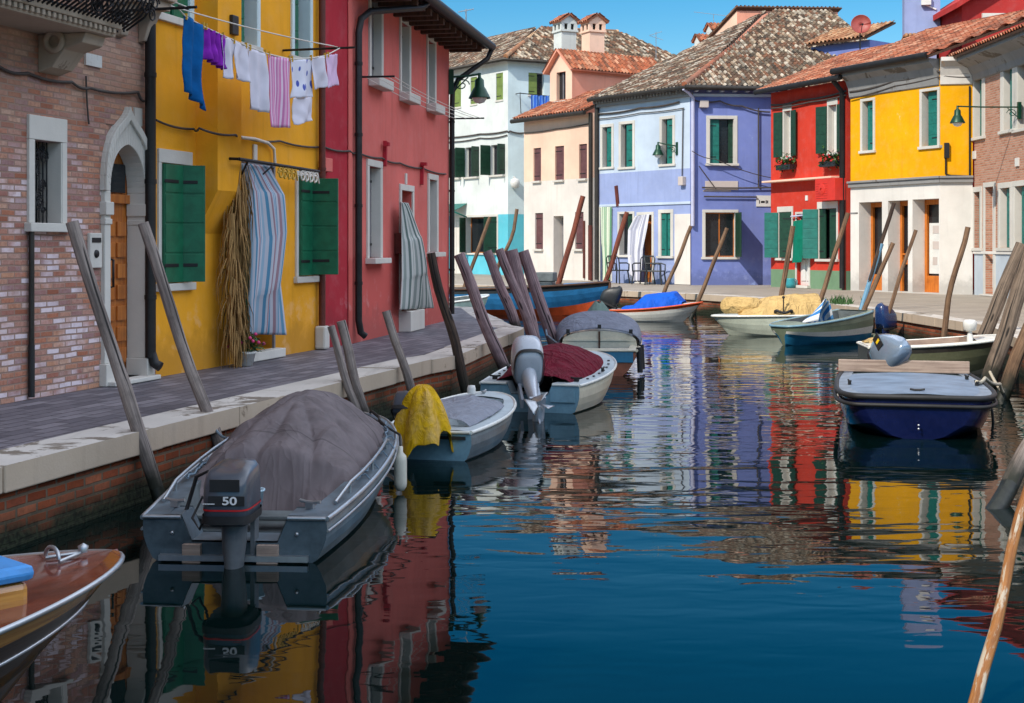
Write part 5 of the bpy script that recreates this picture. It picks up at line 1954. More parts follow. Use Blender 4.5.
# ------------------------------------------------------------------ boats
class Boat:
    """Lofted hull; x runs from the stern (0) to the bow (L), z = 0 is the waterline."""

    def __init__(s, name, label, stern, bow, B, gs, gb, hull, deck, inner, rail, cat='boat', bs=.84, bw=0.0, tm=.5, pw=2.2, qw=1.6, zc=.03, fl=(.86, .5),
                 rake=.14, tmat=None, gw=.13, td=.74, ts=.05, floor=.10, notch=None, rail_r=.025, stripes=None, camber=.05, foredeck=True, sheer=1.7, bulge=.03, bottom=None, aft=0.0):
        st, bo = Vector((stern[0], stern[1], 0)), Vector((bow[0], bow[1], 0))
        s.L = (bo - st).length
        d = (bo - st).normalized()
        s.M = Matrix(((d.x, -d.y, 0, st.x), (d.y, d.x, 0, st.y), (0, 0, 1, 0), (0, 0, 0, 1)))
        s.root = empty(name, s.M, label, cat)
        s.B, s.gs, s.gb, s.bs, s.bw, s.tm, s.pw, s.qw, s.sheer = B, gs, gb, bs, bw, tm, pw, qw, sheer
        s.zc, s.fl, s.rake, s.gw, s.td, s.ts = zc, fl, rake, gw, td, ts
        ns = 36
        T = [1 - (1 - i / ns) ** 1.45 for i in range(ns + 1)]
        s.T = T
        # outer shell
        mb = MB(s.M)
        prof = []
        for t in T:
            prof.append(s.section(t, bulge))
        m = len(prof[0])
        for sg in (1, -1):
            vs = [(x, y * sg, z) for row in prof for x, y, z in row]
            fs, mi, uv = [], [], []
            for i in range(ns):
                for k in range(m - 1):
                    f = (i * m + k, i * m + k + 1, (i + 1) * m + k + 1, (i + 1) * m + k)
                    fs.append(f if sg > 0 else f[::-1])
            uvs = [(x, z) for row in prof for x, y, z in row]
            # bands of paint: each row of faces takes a material
            for k in range(m - 1):
                sel = [f for j, f in enumerate(fs) if j % (m - 1) == k]
                zr = (prof[4][k][2] + prof[4][k + 1][2]) / 2
                kk = 0
                if stripes:
                    kk = stripes[k] if k < len(stripes) else stripes[-1]
                mb.add(vs, sel, kk, True, uvs)
        # transom and blunt bow
        for t, sg2 in ((0, 1), (1, -1)):
            if t == 1 and bw <= 0:
                continue
            row = prof[0] if t == 0 else prof[-1]
            pr = [Vector((x, y, z)) for x, y, z in row]
            pl = [Vector((x, -y, z)) for x, y, z in row]
            poly = pl[::-1] + pr[1:]
            if t == 0 and notch:
                hw_, nd_ = notch
                zt = row[-1][2]
                poly += [Vector((0, hw_, zt)), Vector((0, hw_ * .8, zt - nd_)), Vector((0, -hw_ * .8, zt - nd_)), Vector((0, -hw_, zt))]
            mb.add(poly, [list(range(len(poly)))], tmat if tmat is not None else (stripes[-1] if stripes else 0) if t == 1 else (len(hull) - 1 if isinstance(hull, list) and len(hull) > 1 and not stripes else (stripes[-1] if stripes else 0)))
        s.hull = mb.build('hull', hull, s.root)
        # deck: side decks, stern strip, foredeck
        mb = MB(s.M)

        def inn(t):
            return max(0.0, s.bg(t) - gw)
        for sg in (1, -1):
            rows = [t for t in T]
            vs, fs = [], []
            for t in rows:
                x, b, z = s.L * t, s.bg(t), s.zg(t)
                vs += [(x, sg * b, z), (x, sg * inn(t), z + .012)]
            for i in range(len(rows) - 1):
                f = (2 * i, 2 * i + 1, 2 * i + 3, 2 * i + 2)
                fs.append(f if sg < 0 else f[::-1])
            mb.add(vs, fs, 0, True)
        tl = [t for t in T if t >= td]
        if foredeck and tl:
            vs, fs = [], []
            nn = 8
            for t in tl:
                b = inn(t)
                for k in range(nn + 1):
                    w = -1 + 2 * k / nn
                    vs.append((s.L * t, w * b, s.zg(t) + .012 + camber * (1 - w * w) * b / (B / 2)))
            for i in range(len(tl) - 1):
                for k in range(nn):
                    fs.append((i * (nn + 1) + k, (i + 1) * (nn + 1) + k, (i + 1) * (nn + 1) + k + 1, i * (nn + 1) + k + 1))
            mb.add(vs, fs, 1 if isinstance(deck, list) and len(deck) > 1 else 0, True)
        # stern strip, split by the notch
        w0 = inn(0)
        z = s.zg(0) + .012
        tt = ts + aft
        xe = s.L * tt
        we = inn(tt)
        if notch:
            for sg in (1, -1):
                mb.add([(0, sg * notch[0], z), (0, sg * w0, z), (xe, sg * we, z), (xe, sg * notch[0], z)], [(0, 1, 2, 3) if sg < 0 else (3, 2, 1, 0)])
                mb.add([(0, sg * notch[0], z), (xe, sg * notch[0], z), (xe, sg * notch[0] * .8, z - notch[1]), (0, sg * notch[0] * .8, z - notch[1])], [(0, 1, 2, 3)])
            mb.add([(0, -notch[0] * .8, z - notch[1]), (0, notch[0] * .8, z - notch[1]), (xe, notch[0] * .8, z - notch[1]), (xe, -notch[0] * .8, z - notch[1])], [(0, 1, 2, 3)])
        else:
            mb.add([(0, -w0, z), (0, w0, z), (xe, we, z), (xe, -we, z)], [(0, 1, 2, 3)])
        s.deck = mb.build('deck', deck, s.root)
        # cockpit tub
        mb = MB(s.M)
        tk = [t for t in T if tt < t < td]
        tk = [tt] + tk + [td]
        for sg in (1, -1):
            vs, fs = [], []
            for t in tk:
                b = inn(t)
                b1_, b2_ = min(b * .94, s.hb(t, floor + .12) - .04), min(b * .8, s.hb(t, floor) - .06)
                vs += [(s.L * t, sg * b, s.zg(t) + .012), (s.L * t, sg * b1_, floor + .12), (s.L * t, sg * b2_, floor), (s.L * t, 0, floor - .01)]
            for i in range(len(tk) - 1):
                for k in range(3):
                    f = (4 * i + k, 4 * i + k + 1, 4 * i + 5 + k, 4 * i + 4 + k)
                    fs.append(f if sg > 0 else f[::-1])
            mb.add(vs, fs, 0, False)
        for t in (tt, td):
            b = inn(t)
            zz = s.zg(t) + .012 + (camber * b / (B / 2) if t == td and foredeck else 0)
            lo_ = s.zg(t) + .012
            if t == tt and notch:
                n0, n1 = notch
                mb.add([(s.L * t, -b, lo_), (s.L * t, -min(b * .8, s.hb(t, floor) - .06), floor), (s.L * t, min(b * .8, s.hb(t, floor) - .06), floor), (s.L * t, b, lo_), (s.L * t, n0, lo_), (s.L * t, n0 * .8, lo_ - n1), (s.L * t, -n0 * .8, lo_ - n1), (s.L * t, -n0, lo_)], [list(range(8))])
            else:
                mb.add([(s.L * t, -b, lo_), (s.L * t, -min(b * .8, s.hb(t, floor) - .06), floor), (s.L * t, min(b * .8, s.hb(t, floor) - .06), floor), (s.L * t, b, lo_), (s.L * t, 0, zz)], [list(range(5))])
        s.cock = mb.build('cockpit', inner, s.root)
        # rub rail round the sheer
        mb = MB(s.M)
        a = [(s.L * t, s.bg(t) + rail_r * .4, s.zg(t) - .01) for t in T]
        b = [(x, -y, z) for x, y, z in a]
        if bw > 0:
            mb.tube(a + b[::-1], rail_r, 8)
        else:
            mb.tube(a, rail_r, 8)
            mb.tube(b, rail_r, 8)
        mb.tube([(-.01, -s.bg(0), s.zg(0) - .01), (-.01, s.bg(0), s.zg(0) - .01)] if not notch else [(-.01, notch[0], s.zg(0) - .005), (-.01, s.bg(0), s.zg(0) - .005)], rail_r * .8, 8)
        if notch:
            mb.tube([(-.01, -notch[0], s.zg(0) - .005), (-.01, -s.bg(0), s.zg(0) - .005)], rail_r * .8, 8)
        s.rail = mb.build('rub_rail', rail, s.root)

    def bg(s, t):
        b = s.B / 2 * (s.bs + (1 - s.bs) * math.sin(min(t / .45, 1) * math.pi / 2))
        if t > s.tm:
            u = (t - s.tm) / (1 - s.tm)
            b *= s.bw + (1 - s.bw) * max(0.0, 1 - u ** s.pw) ** (1 / s.qw)
        return b

    def hb(s, t, z):
        """Half-breadth of the outer shell at height z."""
        p = s.section(t, 0)
        for (_, y0, z0), (_, y1, z1) in zip(p, p[1:]):
            if z0 <= z <= z1 and z1 > z0:
                return max(.02, y0 + (y1 - y0) * (z - z0) / (z1 - z0))
        return s.bg(t) * .5

    def zg(s, t):
        return s.gs + (s.gb - s.gs) * t ** s.sheer

    def section(s, t, bulge=.03):
        b, zg_ = s.bg(t), s.zg(t)
        f = s.fl[0] + (s.fl[1] - s.fl[0]) * t ** 2
        bc = b * f
        zc = s.zc + (zg_ * .35) * t ** 4
        zk = -.22 + .18 * t ** 3
        pts = []
        for k, (y, z) in enumerate(((0, zk), (bc * .55, zk * .62 + zc * .38 - .01), (bc, zc))):
            pts.append((y, z))
        for q in (.25, .5, .75, 1.0):
            pts.append((bc + (b - bc) * q + bulge * math.sin(q * math.pi), zc + (zg_ - zc) * q))
        out = []
        for y, z in pts:
            k = max(0.0, min(1.0, (z + .2) / (zg_ + .2)))
            out.append((s.L * t - s.rake * s.L * t ** 5 * (1 - k), y, z))
        return out

    def P(s, t, w, dz=0.0):
        """Deck-level point at station t, w from -1 (starboard) to 1 (port)."""
        return s.M @ Vector((s.L * t, s.bg(t) * w, s.zg(t) + dz))

    def cleat(s, t, w, yaw=0.0, mat=None):
        L = s.M @ Matrix.Translation((s.L * t, s.bg(t) * w, s.zg(t) + .012)) @ Matrix.Rotation(yaw, 4, 'Z')
        mb = MB(L)
        mb.box((0, 0, .02), (.06, .03, .04))
        mb.tube([(-.08, 0, .05), (-.03, 0, .042), (.03, 0, .042), (.08, 0, .05)], .012, 6)
        return mb.build('cleat', mat or m_alu, s.root)

    def bench(s, t, mat, h=None, w=.22):
        b = s.bg(t) - s.gw - .005
        z = h or s.zg(t) - .12
        return MB(s.M).b2((s.L * t - w / 2, -b, z - .03), (s.L * t + w / 2, b, z)).build('bench', mat, s.root, bevel=.008)


def outboard(boat, t_y, sc, tilt, cowl, leg, zoff=0.0, trim=None, back=.10, name='outboard_motor', yaw=0.0, long=1.0, shape=0):
    """Outboard on the transom; tilt in degrees kicks the leg up out of the water."""
    L0 = boat.M @ Matrix.Translation((-back, t_y, boat.zg(0) + zoff)) @ Matrix.Rotation(R(yaw), 4, 'Z') @ Matrix.Rotation(R(tilt), 4, 'Y') @ Matrix.Scale(sc, 4)
    mb = MB(L0)
    # clamp bracket, mid-section, cavitation plate, gearcase, skeg
    for sg in (-1, 1):
        mb.b2((.0, sg * .10 - .015, -.30), (.12, sg * .10 + .015, .06))
    mb.tube([(.02, -.12, .0), (.02, .12, .0)], .025, 8)
    prof = [(-.10, .13, .09, .0), (-.10, .12, .08, -.15), (-.11, .10, .055, -.4), (-.11, .10, .045, -.62 * long), (-.13, .12, .03, -.70 * long)]

    def ring(cx, rx, ry, z, n=14):
        return [(cx + rx * math.cos(a * 2 * math.pi / n), ry * math.sin(a * 2 * math.pi / n), z) for a in range(n)]
    vs, fs, n = [], [], 14
    for p in prof:
        vs += ring(*p)
    for i in range(len(prof) - 1):
        for k in range(n):
            fs.append((i * n + k, i * n + (k + 1) % n, (i + 1) * n + (k + 1) % n, (i + 1) * n + k))
    mb.add(vs, fs, 0, True)
    zb = -.70 * long
    mb.b2((-.32, -.09, zb - .01), (.02, .09, zb + .015))
    mb.lathe([(.001, -.26), (.03, -.24), (.055, -.14), (.06, .05), (.045, .18), (.001, .22)], 12, 0, True, Matrix.Translation((-.10, 0, zb - .14)) @ Matrix.Rotation(R(-90), 4, 'Y'))
    mb.prism([(-.05, zb - .16), (-.17, zb - .16), (-.20, zb - .36), (-.14, zb - .36)], -.01, .01)
    mo = mb.build(name, leg, boat.root)
    # propeller
    mb = MB(L0)
    for k in range(3):
        a = k * 2 * math.pi / 3
        T_ = Matrix.Translation((-.34, 0, zb - .14)) @ Matrix.Rotation(a, 4, 'X')
        mb.grid(4, 4, lambda u, v: (.05 * (u - .5) * (1 + v), .09 * math.sin((u - .5) * 2) * (.4 + v), .03 + .11 * v), L=T_)
    mb.build('propeller', m_alu, mo, solid=.008)
    # cowling: stacked rounded rings
    c = MB(L0)
    if shape == 0:      # squarish older head
        pr = [(-.14, .20, .135, .0), (-.15, .235, .155, .04), (-.15, .24, .16, .14), (-.15, .235, .158, .27), (-.14, .22, .15, .345), (-.13, .19, .13, .375), (-.13, .10, .07, .385)]
        ex = .42
    else:               # sleek modern head
        pr = [(-.16, .18, .125, .0), (-.17, .25, .165, .05), (-.17, .28, .18, .20), (-.16, .27, .175, .36), (-.13, .22, .15, .50), (-.11, .14, .10, .58), (-.10, .05, .04, .60)]
        ex = .62
    vs, fs, n = [], [], 28
    for cx_, rx, ry, z in pr:
        for k in range(n):
            a = 2 * math.pi * k / n
            ca, sa = math.cos(a), math.sin(a)
            vs.append((cx_ + rx * abs(ca) ** ex * (1 if ca > 0 else -1), ry * abs(sa) ** ex * (1 if sa > 0 else -1), z + (.025 * (ca) if shape == 0 and z > .33 else (.06 * ca if z > .4 else 0))))
    for i in range(len(pr) - 1):
        for k in range(n):
            fs.append((i * n + k, i * n + (k + 1) % n, (i + 1) * n + (k + 1) % n, (i + 1) * n + k))
    fs.append(tuple(range((len(pr) - 1) * n, len(pr) * n)))
    fs.append(tuple(range(n))[::-1])
    c.add(vs, fs, 0, True)
    c.build('cowling', cowl, mo)
    s_ = MB(L0)
    zt = .06
    vs = []
    for z in (zt - .035, zt + .02):
        for k in range(n):
            a = 2 * math.pi * k / n
            ca, sa = math.cos(a), math.sin(a)
            rx, ry = (.247, .167) if shape == 0 else (.262, .177)
            vs.append(((-.15 if shape == 0 else -.17) + rx * abs(ca) ** ex * (1 if ca > 0 else -1), ry * abs(sa) ** ex * (1 if sa > 0 else -1), z))
    s_.add(vs, [(k, (k + 1) % n, n + (k + 1) % n, n + k) for k in range(n)], 0, True)
    s_.build('cowling_band', trim or m_rubber, mo)
    return mo, L0


def cover(name, label, cat, boat, t0, t1, mat, hfun, ext=.04, drop=.10, nu=46, nv=30, wr=.02, seed=0, solid=.008, w0=-1, w1=1, group=None, folds=0, ws=3.0):
    """A tarpaulin laid over a boat between stations t0 and t1, its hem hanging just outside the rail."""
    def fn(u, v):
        t = t0 + (t1 - t0) * u
        w = w0 + (w1 - w0) * v
        tc = min(max(t, 0), .985)
        b = boat.bg(tc) + ext
        z = boat.zg(tc) + .03
        e = min(u, 1 - u) * 2
        hz = hfun(u, w)
        z += hz
        a = abs(w)
        if a > .9:
            z -= drop * (a - .9) / .1 * (.8 + .4 * noise.noise(Vector((u * 9, w, seed))))
        n_ = noise.noise(Vector((u * ws * 1.4 + seed, w * ws * .8, seed * .7))) + .5 * noise.noise(Vector((u * ws * 4, w * ws * 3, seed + 3)))
        cr = 1 - abs(noise.noise(Vector((u * ws * 1.1 + 9, w * 1.2 + seed, 2.2)))) * 3
        z += wr * (n_ + max(0, cr) * .8) * (1 if hz > .02 else .35)
        y = b * w
        if folds:
            # pulled creases running from the crown down to the hem
            ang = math.atan2(w, (u - .5) * 2)
            rad_ = min(1.2, math.hypot(w, (u - .5) * 2))
            z += folds * (rad_ ** 1.2) * (abs(math.sin(ang * 5 + 1.3 * noise.noise(Vector((u * 2, w * 2, seed))) + seed)) ** .6 - .6) * min(1, hz * 6 + .2)
        if folds:
            y += folds * math.sin(u * 40 + seed) * (a ** 3) * .3
        return (boat.L * t, y, z)
    mb = MB(boat.M)
    mb.grid(nu, nv, fn, uvs=(boat.L * (t1 - t0), boat.B))
    o = mb.build(name, mat, solid=solid, sub=1)
    return tag(o, label, cat, group)


hull_grey = plain('grey_blue_gelcoat', S(112, 124, 130), .38, var=.34, vs=2.5, coat=.2)
hull_navy_grey = plain('slate_gelcoat', S(70, 84, 92), .38, var=.35, vs=2.5, coat=.2)
deck_grey = plain('slate_deck_paint', S(84, 98, 108), .5, var=.34, vs=5)
inner_grey = plain('grey_cockpit_paint', S(92, 100, 102), .6, var=.3, vs=4)
hull_white = plain('white_gelcoat', S(222, 222, 214), .3, var=.12, vs=2, coat=.3)
hull_ivory = plain('ivory_gelcoat', S(214, 206, 184), .35, var=.15, vs=2, coat=.2)
hull_bluegrey = plain('blue_grey_gelcoat', S(112, 148, 164), .35, var=.2, vs=2.5, coat=.2)
deck_pale = plain('pale_deck_paint', S(180, 190, 194), .45, var=.15, vs=4)
hull_navy = plain('navy_gelcoat', S(8, 18, 62), .2, var=.2, vs=2, coat=.6)
hull_blue = plain('workboat_blue', S(40, 116, 168), .5, var=.22, vs=4)
hull_orange = plain('antifouling_orange', S(206, 84, 38), .6, var=.2, vs=5)
hull_brown = plain('antifouling_brown', S(142, 84, 60), .6, var=.25, vs=5)
hull_teal = plain('teal_gelcoat', S(34, 112, 150), .35, var=.2, coat=.2)
hull_greengrey = plain('green_grey_gelcoat', S(112, 124, 104), .4, var=.2)
hull_green = plain('sage_gelcoat', S(206, 214, 196), .4, var=.15)
wood_varn = wood('varnished_mahogany', S(92, 32, 16), S(122, 50, 26), .22, along='h', sc=.7, coat=.9)
wood_gold = wood('varnished_gold_ply', S(166, 104, 40), S(206, 146, 70), .25, along='h', sc=.6, coat=.9)
wood_dark = wood('dark_varnish', S(58, 40, 34), S(92, 66, 54), .3, along='h', sc=.6, coat=.8)
wood_raw = wood('bare_grey_plank', S(138, 118, 106), S(172, 152, 138), .8, along='h')
m_tarp_grey = fabric('grey_tarpaulin', [S(118, 108, 110)], rough=.75, var=.3, crease=.40, cs=.6, seam=.95)
m_tarp_flat = fabric('pale_grey_cover', [S(140, 144, 156)], rough=.65, var=.15, crease=.35)
m_tarp_yellow = fabric('yellow_cloth', [S(216, 170, 22)], rough=.8, var=.35, crease=.35, cs=2.0, fade=S(206, 168, 92))
m_tarp_maroon = fabric('maroon_cover', [S(112, 16, 40)], rough=.75, var=.3, crease=.7, cs=1.2)
m_tarp_blue = fabric('blue_cover', [S(20, 92, 206)], rough=.6, var=.2, crease=.6)
m_tarp_beige = fabric('beige_tarpaulin', [S(206, 174, 116)], rough=.8, var=.2, crease=.8)
m_tarp_slate = fabric('slate_canopy', [S(128, 134, 150)], rough=.7, var=.2, crease=.4)
m_tarp_green = fabric('grey_green_canvas', [S(118, 140, 132)], rough=.8, var=.25)
m_towel = fabric('blue_white_striped_towel', [S(224, 230, 236), S(60, 130, 198), S(224, 230, 236), S(90, 156, 214)], 'u', .30)
m_fender = plain('white_fender_vinyl', S(204, 200, 186), .45, var=.15)
m_cowl_grey = plain('slate_cowling', S(66, 72, 82), .35, var=.04, bs_=0, coat=.3)
m_cowl_pale = plain('pale_grey_cowling', S(186, 192, 202), .3, var=.04, bs_=0, coat=.4)
m_cowl_navy = plain('navy_cowling', S(26, 50, 96), .25, var=.04, bs_=0, coat=.6)
m_cowl_steel = plain('steel_blue_cowling', S(124, 142, 162), .22, var=.04, bs_=0, metal=.3, coat=.6)
m_redstripe = plain('red_stripe', S(190, 30, 34), .4, var=.1)
m_white_paint = plain('white_lettering', S(226, 226, 226), .4, var=.05)
m_yellow_paint = plain('yellow_lettering', S(240, 200, 30), .4, var=.05)

# ---- the slate motorboat in front
b1 = Boat('grey_motorboat', 'slate grey motorboat with a grey outboard and a draped grey tarpaulin', (-1.845, 9.31), (-1.60, 13.15), 1.45, .30, .54,
          [hull_grey, hull_navy_grey], deck_grey, inner_grey, m_alu, bs=.85, bw=.20, tm=.46, pw=2.3, qw=1.9, notch=(.36, .17), gw=.17, td=.86, zc=.02, fl=(.90, .62), rail_r=.018, sheer=1.3, aft=.02)
mb = MB(b1.M)
mb.b2((-.052, -.5, .012), (-.003, .5, .05))
for y in (-.42, .42):
    mb.lathe([(.001, 0), (.014, 0), (.012, .012), (.001, .014)], 8, 0, True, Matrix.Translation((-.003, y, .19)) @ Matrix.Rotation(R(-90), 4, 'Y'))
mb.build('transom_trim', m_alu, b1.root)
for ya, yb in ((-.30, -.16), (.22, .34)):
    MB(b1.M).b2((-.05, ya, -.12), (-.004, yb, .12)).build('transom_pad', wood_raw, b1.root)
for sg in (1, -1):
    mb = MB(b1.M)
    ts_ = [.10, .2, .3, .4, .5, .6, .66]
    mb.tube([(b1.L * t, sg * (b1.bg(t) - .05), b1.zg(t) + (.075 if 0 < i < 6 else .02)) for i, t in enumerate(ts_)], .013, 7)
    for t in (.2, .4, .6):
        mb.tube([(b1.L * t, sg * (b1.bg(t) - .05), b1.zg(t)), (b1.L * t, sg * (b1.bg(t) - .05), b1.zg(t) + .07)], .011, 6)
    mb.build('grab_rail', m_alu, b1.root)
mb = MB(b1.M)
a = [(b1.L * t, -(b1.bg(t) + .012), b1.zg(t) - .09) for t in b1.T]
mb.tube(a, .010, 6)
a = [(b1.L * t, (b1.bg(t) + .012), b1.zg(t) - .09) for t in b1.T]
mb.tube(a, .010, 6)
mb.build('spray_strip', m_alu, b1.root)
b1.cleat(.06, -.72, R(70))
b1.cleat(.06, .74, R(70))
b1.cleat(.93, -.3, R(10))
b1.bench(.17, inner_grey, .20, .22)
mo, L0 = outboard(b1, -.03, .96, 0, m_cowl_grey, plain('grey_leg', S(92, 96, 100), .4, var=.2), zoff=.0, trim=m_rubber, back=.02)
mb = MB(L0)
mb.b2((-.3945, -.11, .245), (-.385, .09, .325))
mb.build('intake_grille', m_rubber, mo)
for k in range(3):
    pass
mb = MB(L0)
n = 28
vs = []
for z in (.112, .124):
    for k in range(n):
        a = 2 * math.pi * k / n
        ca, sa = math.cos(a), math.sin(a)
        vs.append((-.15 + .2425 * abs(ca) ** .42 * (1 if ca > 0 else -1), .1625 * abs(sa) ** .42 * (1 if sa > 0 else -1), z))
mb.add(vs, [(k, (k + 1) % n, n + (k + 1) % n, n + k) for k in range(n)], 0, True)
mb.build('red_stripe', m_redstripe, mo)
mb = MB(L0)
mb.b2((-.3955, -.145, .15), (-.388, .10, .215))
mb.build('badge_panel', m_rubber, mo)
cu = bpy.data.curves.new('lettering', 'FONT')
cu.body, cu.size, cu.extrude, cu.align_x, cu.align_y, cu.offset = '50', .075, .002, 'CENTER', 'CENTER', .0015
cu.materials.append(m_white_paint)
tx = bpy.data.objects.new('lettering_curve', cu)
COL.objects.link(tx)
bpy.context.view_layer.update()
ML = L0 @ Matrix.Translation((-.398, -.045, .182)) @ Matrix.Rotation(R(-90), 4, 'Z') @ Matrix.Rotation(R(90), 4, 'X') @ Matrix.Scale(1.35, 4, (1, 0, 0))
me = bpy.data.meshes.new_from_object(tx.evaluated_get(bpy.context.evaluated_depsgraph_get()))
bpy.data.objects.remove(tx)
tx = bpy.data.objects.new('lettering', me)
COL.objects.link(tx)
tx.parent = mo
tx.matrix_local = WM[mo.name].inverted() @ ML
mb = MB(L0)
mb.b2((-.3965, .055, .160), (-.3956, .135, .166))
mb.build('lettering_dash', m_white_paint, mo)
mb = MB(L0)
mb.tube([(.0, .13, .12), (.1, .24, .3), (.16, .34, .25), (.2, .42, .02), (.12, .45, -.1)], .014, 6)
mb.tube([(.02, .14, .05), (.1, .28, .12), (.06, .34, -.02), (-.04, .26, -.08), (.02, .2, .1)], .010, 6)
mb.build('control_cable', m_rubber, mo)
# bucket of tools and fuel tank in the stern
root = empty('plastic_tub', b1.M @ Vector((.62, .05, .2)), 'pale blue plastic tub standing behind the grey outboard', 'tub')
L = b1.M @ Matrix.Translation((.60, .04, .22)) @ Matrix.Scale(.60, 4)
mb = MB(L)
mb.lathe([(.001, .0), (.12, .0), (.15, .24), (.165, .245), (.165, .265), (.145, .265), (.11, .02), (.001, .015)], 20)
mb.build('body', plain('pale_blue_plastic', S(170, 196, 210), .4), root)
mb = MB(L)
mb.tube([(.16 * math.cos(a), .16 * math.sin(a) * .4 - .05, .26 + .12 * math.sin(a)) for a in [math.pi * i / 10 for i in range(11)]], .008, 6)
mb.build('handle', m_alu, root)


def dome1(u, w):
    a = max(0, 1 - abs(w) ** 1.7)
    b_ = math.sin(min(1, u * 1.7 + .12) * math.pi * .5) if u < .55 else math.cos((u - .55) / .45 * math.pi * .5) ** .8
    return .43 * a * b_ - (.30 * max(0, 1 - u / .10) * (1 - abs(w) ** 6))


cover('grey_tarpaulin', 'crumpled grey tarpaulin draped over the slate motorboat', 'tarpaulin', b1, .24, .85, m_tarp_grey, dome1, ext=-.09, drop=.10, wr=.03, seed=4, folds=.10, ws=2.2, nu=90, nv=70)
# hem rope of the tarpaulin with its ties
mb = MB(b1.M)
for sg_ in (1, -1):
    hem = []
    for i in range(25):
        t = .27 + .56 * i / 24
        hem.append((b1.L * t, sg_ * (b1.bg(t) - .075 + .012 * math.sin(i * 1.9)), b1.zg(t) + .035 + .012 * math.sin(i * 2.7)))
    mb.tube(hem, .009, 6)
    for i in range(2, 24, 4):
        p = Vector(hem[i])
        mb.tube([p, p + Vector((.01, sg_ * .04, .012)), p + Vector((.0, sg_ * .078, -.03))], .006, 5)
tag(mb.build('tie_rope', m_rope_blue), 'thin blue grey lashing rope along the hem of the grey tarpaulin', 'rope')
# fender at the bow
q = b1.M @ Vector((b1.L * .985, -.30, .5))
f0 = D(400.5, 452, 11.9)
root = empty('boat_fender', (f0.x, f0.y, f0.z - .35), 'off white fender hanging from the slate motorboat bow', 'fender')
L = Matrix.Translation((f0.x, f0.y, 0)) @ Matrix.Rotation(R(2), 4, 'X')
zt, zb = f0.z, CAMZ + (HY - 491) / F * 11.9
MB().lathe([(.001, zb), (.03, zb + .005), (.052, zb + .04), (.055, zb + .07), (.055, zt - .07), (.05, zt - .03), (.022, zt), (.02, zt + .05), (.001, zt + .05)], 16, 0, True, L).build('body', m_fender, root)
mb = MB()
mb.tube([(f0.x, f0.y, zt + .03), (f0.x - .01, f0.y + .05, zt + .14), b1.P(.97, -.6, .03)], .010, 6)
mb.build('rope', m_rubber, root)

# ---- small boat with the yellow cloth on its motor
b2 = Boat('small_covered_boat', 'small pale grey motorboat with a flat grey cover behind the slate motorboat', (-.84, 13.75), (-.26, 16.1), 1.06, .29, .42,
          [hull_grey, hull_bluegrey], [deck_pale, deck_pale], deck_pale, hull_white, bs=.84, bw=.10, tm=.40, pw=2.2, qw=1.8, gw=.12, td=.80, zc=.02, fl=(.92, .6), rail_r=.02, aft=.08)
mb = MB(b2.M)
mb.b2((-.006, -.40, .21), (-.026, -.08, .24))
mb.build('transom_handle', m_rubber, b2.root)
cover('flat_boat_cover', 'taut pale grey cover buttoned over the small boat beside the yellow cloth', 'boat cover', b2, .10, .66, m_tarp_flat, lambda u, w: .07 * (1 - w * w) + .02 * math.sin(u * 3), ext=-.10, drop=.03, wr=.012, seed=7, ws=2)
b2.cleat(.90, 0, 0)
mb = MB(b2.M)
L = b2.M @ Matrix.Translation((b2.L * .86, .12, b2.zg(.86) + .05))
MB(L).lathe([(.001, .09), (.04, .085), (.05, .05), (.05, 0)], 12).build('deck_light', m_pot_white, b2.root)
mo, L0 = outboard(b2, .18, .72, 38, m_cowl_grey, m_cowl_pale, zoff=.05, back=.05)


def yfun(u, v):
    # cloth thrown over the motor head: crown above, ragged skirt hanging aft and to the sides
    a = u * 2 * math.pi
    r_ = .001 + .32 * v ** .75
    lob = 1 + .16 * math.sin(a * 3 + 1) + .10 * math.sin(a * 7)
    x = r_ * math.cos(a) * lob * .92
    y = r_ * math.sin(a) * lob * 1.12
    z = .14 - .56 * v ** 1.8 * (1 + .16 * math.sin(a * 2 + .6) + .10 * math.sin(a * 5 + 2)) + .02 * math.sin(a * 11) * v
    z += .03 * noise.noise(Vector((x * 6, y * 6, 3)))
    return (x, y, z)


c_ = D(422, 400, 13.6)
mb = MB(Matrix.Translation(c_) @ Matrix.Rotation(R(20), 4, 'Z'))
mb.grid(64, 22, yfun, uvs=(2, .6))
tag(mb.build('motor_cloth', m_tarp_yellow, solid=.008, sub=1), 'crumpled yellow cloth thrown over the outboard of the small boat', 'cloth')

# ---- blue-grey boat with the raised outboard and maroon cover
b3 = Boat('maroon_covered_boat', 'blue grey boat with a raised pale outboard and maroon cover', (.22, 17.7), (1.02, 20.3), 1.5, .36, .58,
          [hull_ivory, hull_bluegrey], deck_pale, inner_grey, hull_white, bs=.86, bw=.14, tm=.40, pw=2.3, qw=1.8, gw=.17, td=.84, zc=.02, fl=(.92, .6), notch=(.30, .14), rail_r=.02, aft=.04)
for w in (-.8, .8):
    b3.cleat(.1, w, R(80), m_rubber)
    b3.cleat(.45, w * 1.1, 0, m_rubber)
for sg in (1, -1):
    for i in range(7):
        t = .2 + i * .09
        MB(b3.M).lathe([(.02, 0), (.018, .012), (.001, .014)], 8, 0, True, Matrix.Translation((b3.L * t, sg * (b3.bg(t) - .09), b3.zg(t) + .012))).build('snap_button', m_rubber, b3.root)
mb = MB(b3.M)
mb.b2((-.03, -.60, .14), (-.004, -.28, .30))
mb.build('transom_bracket', hull_bluegrey, b3.root)
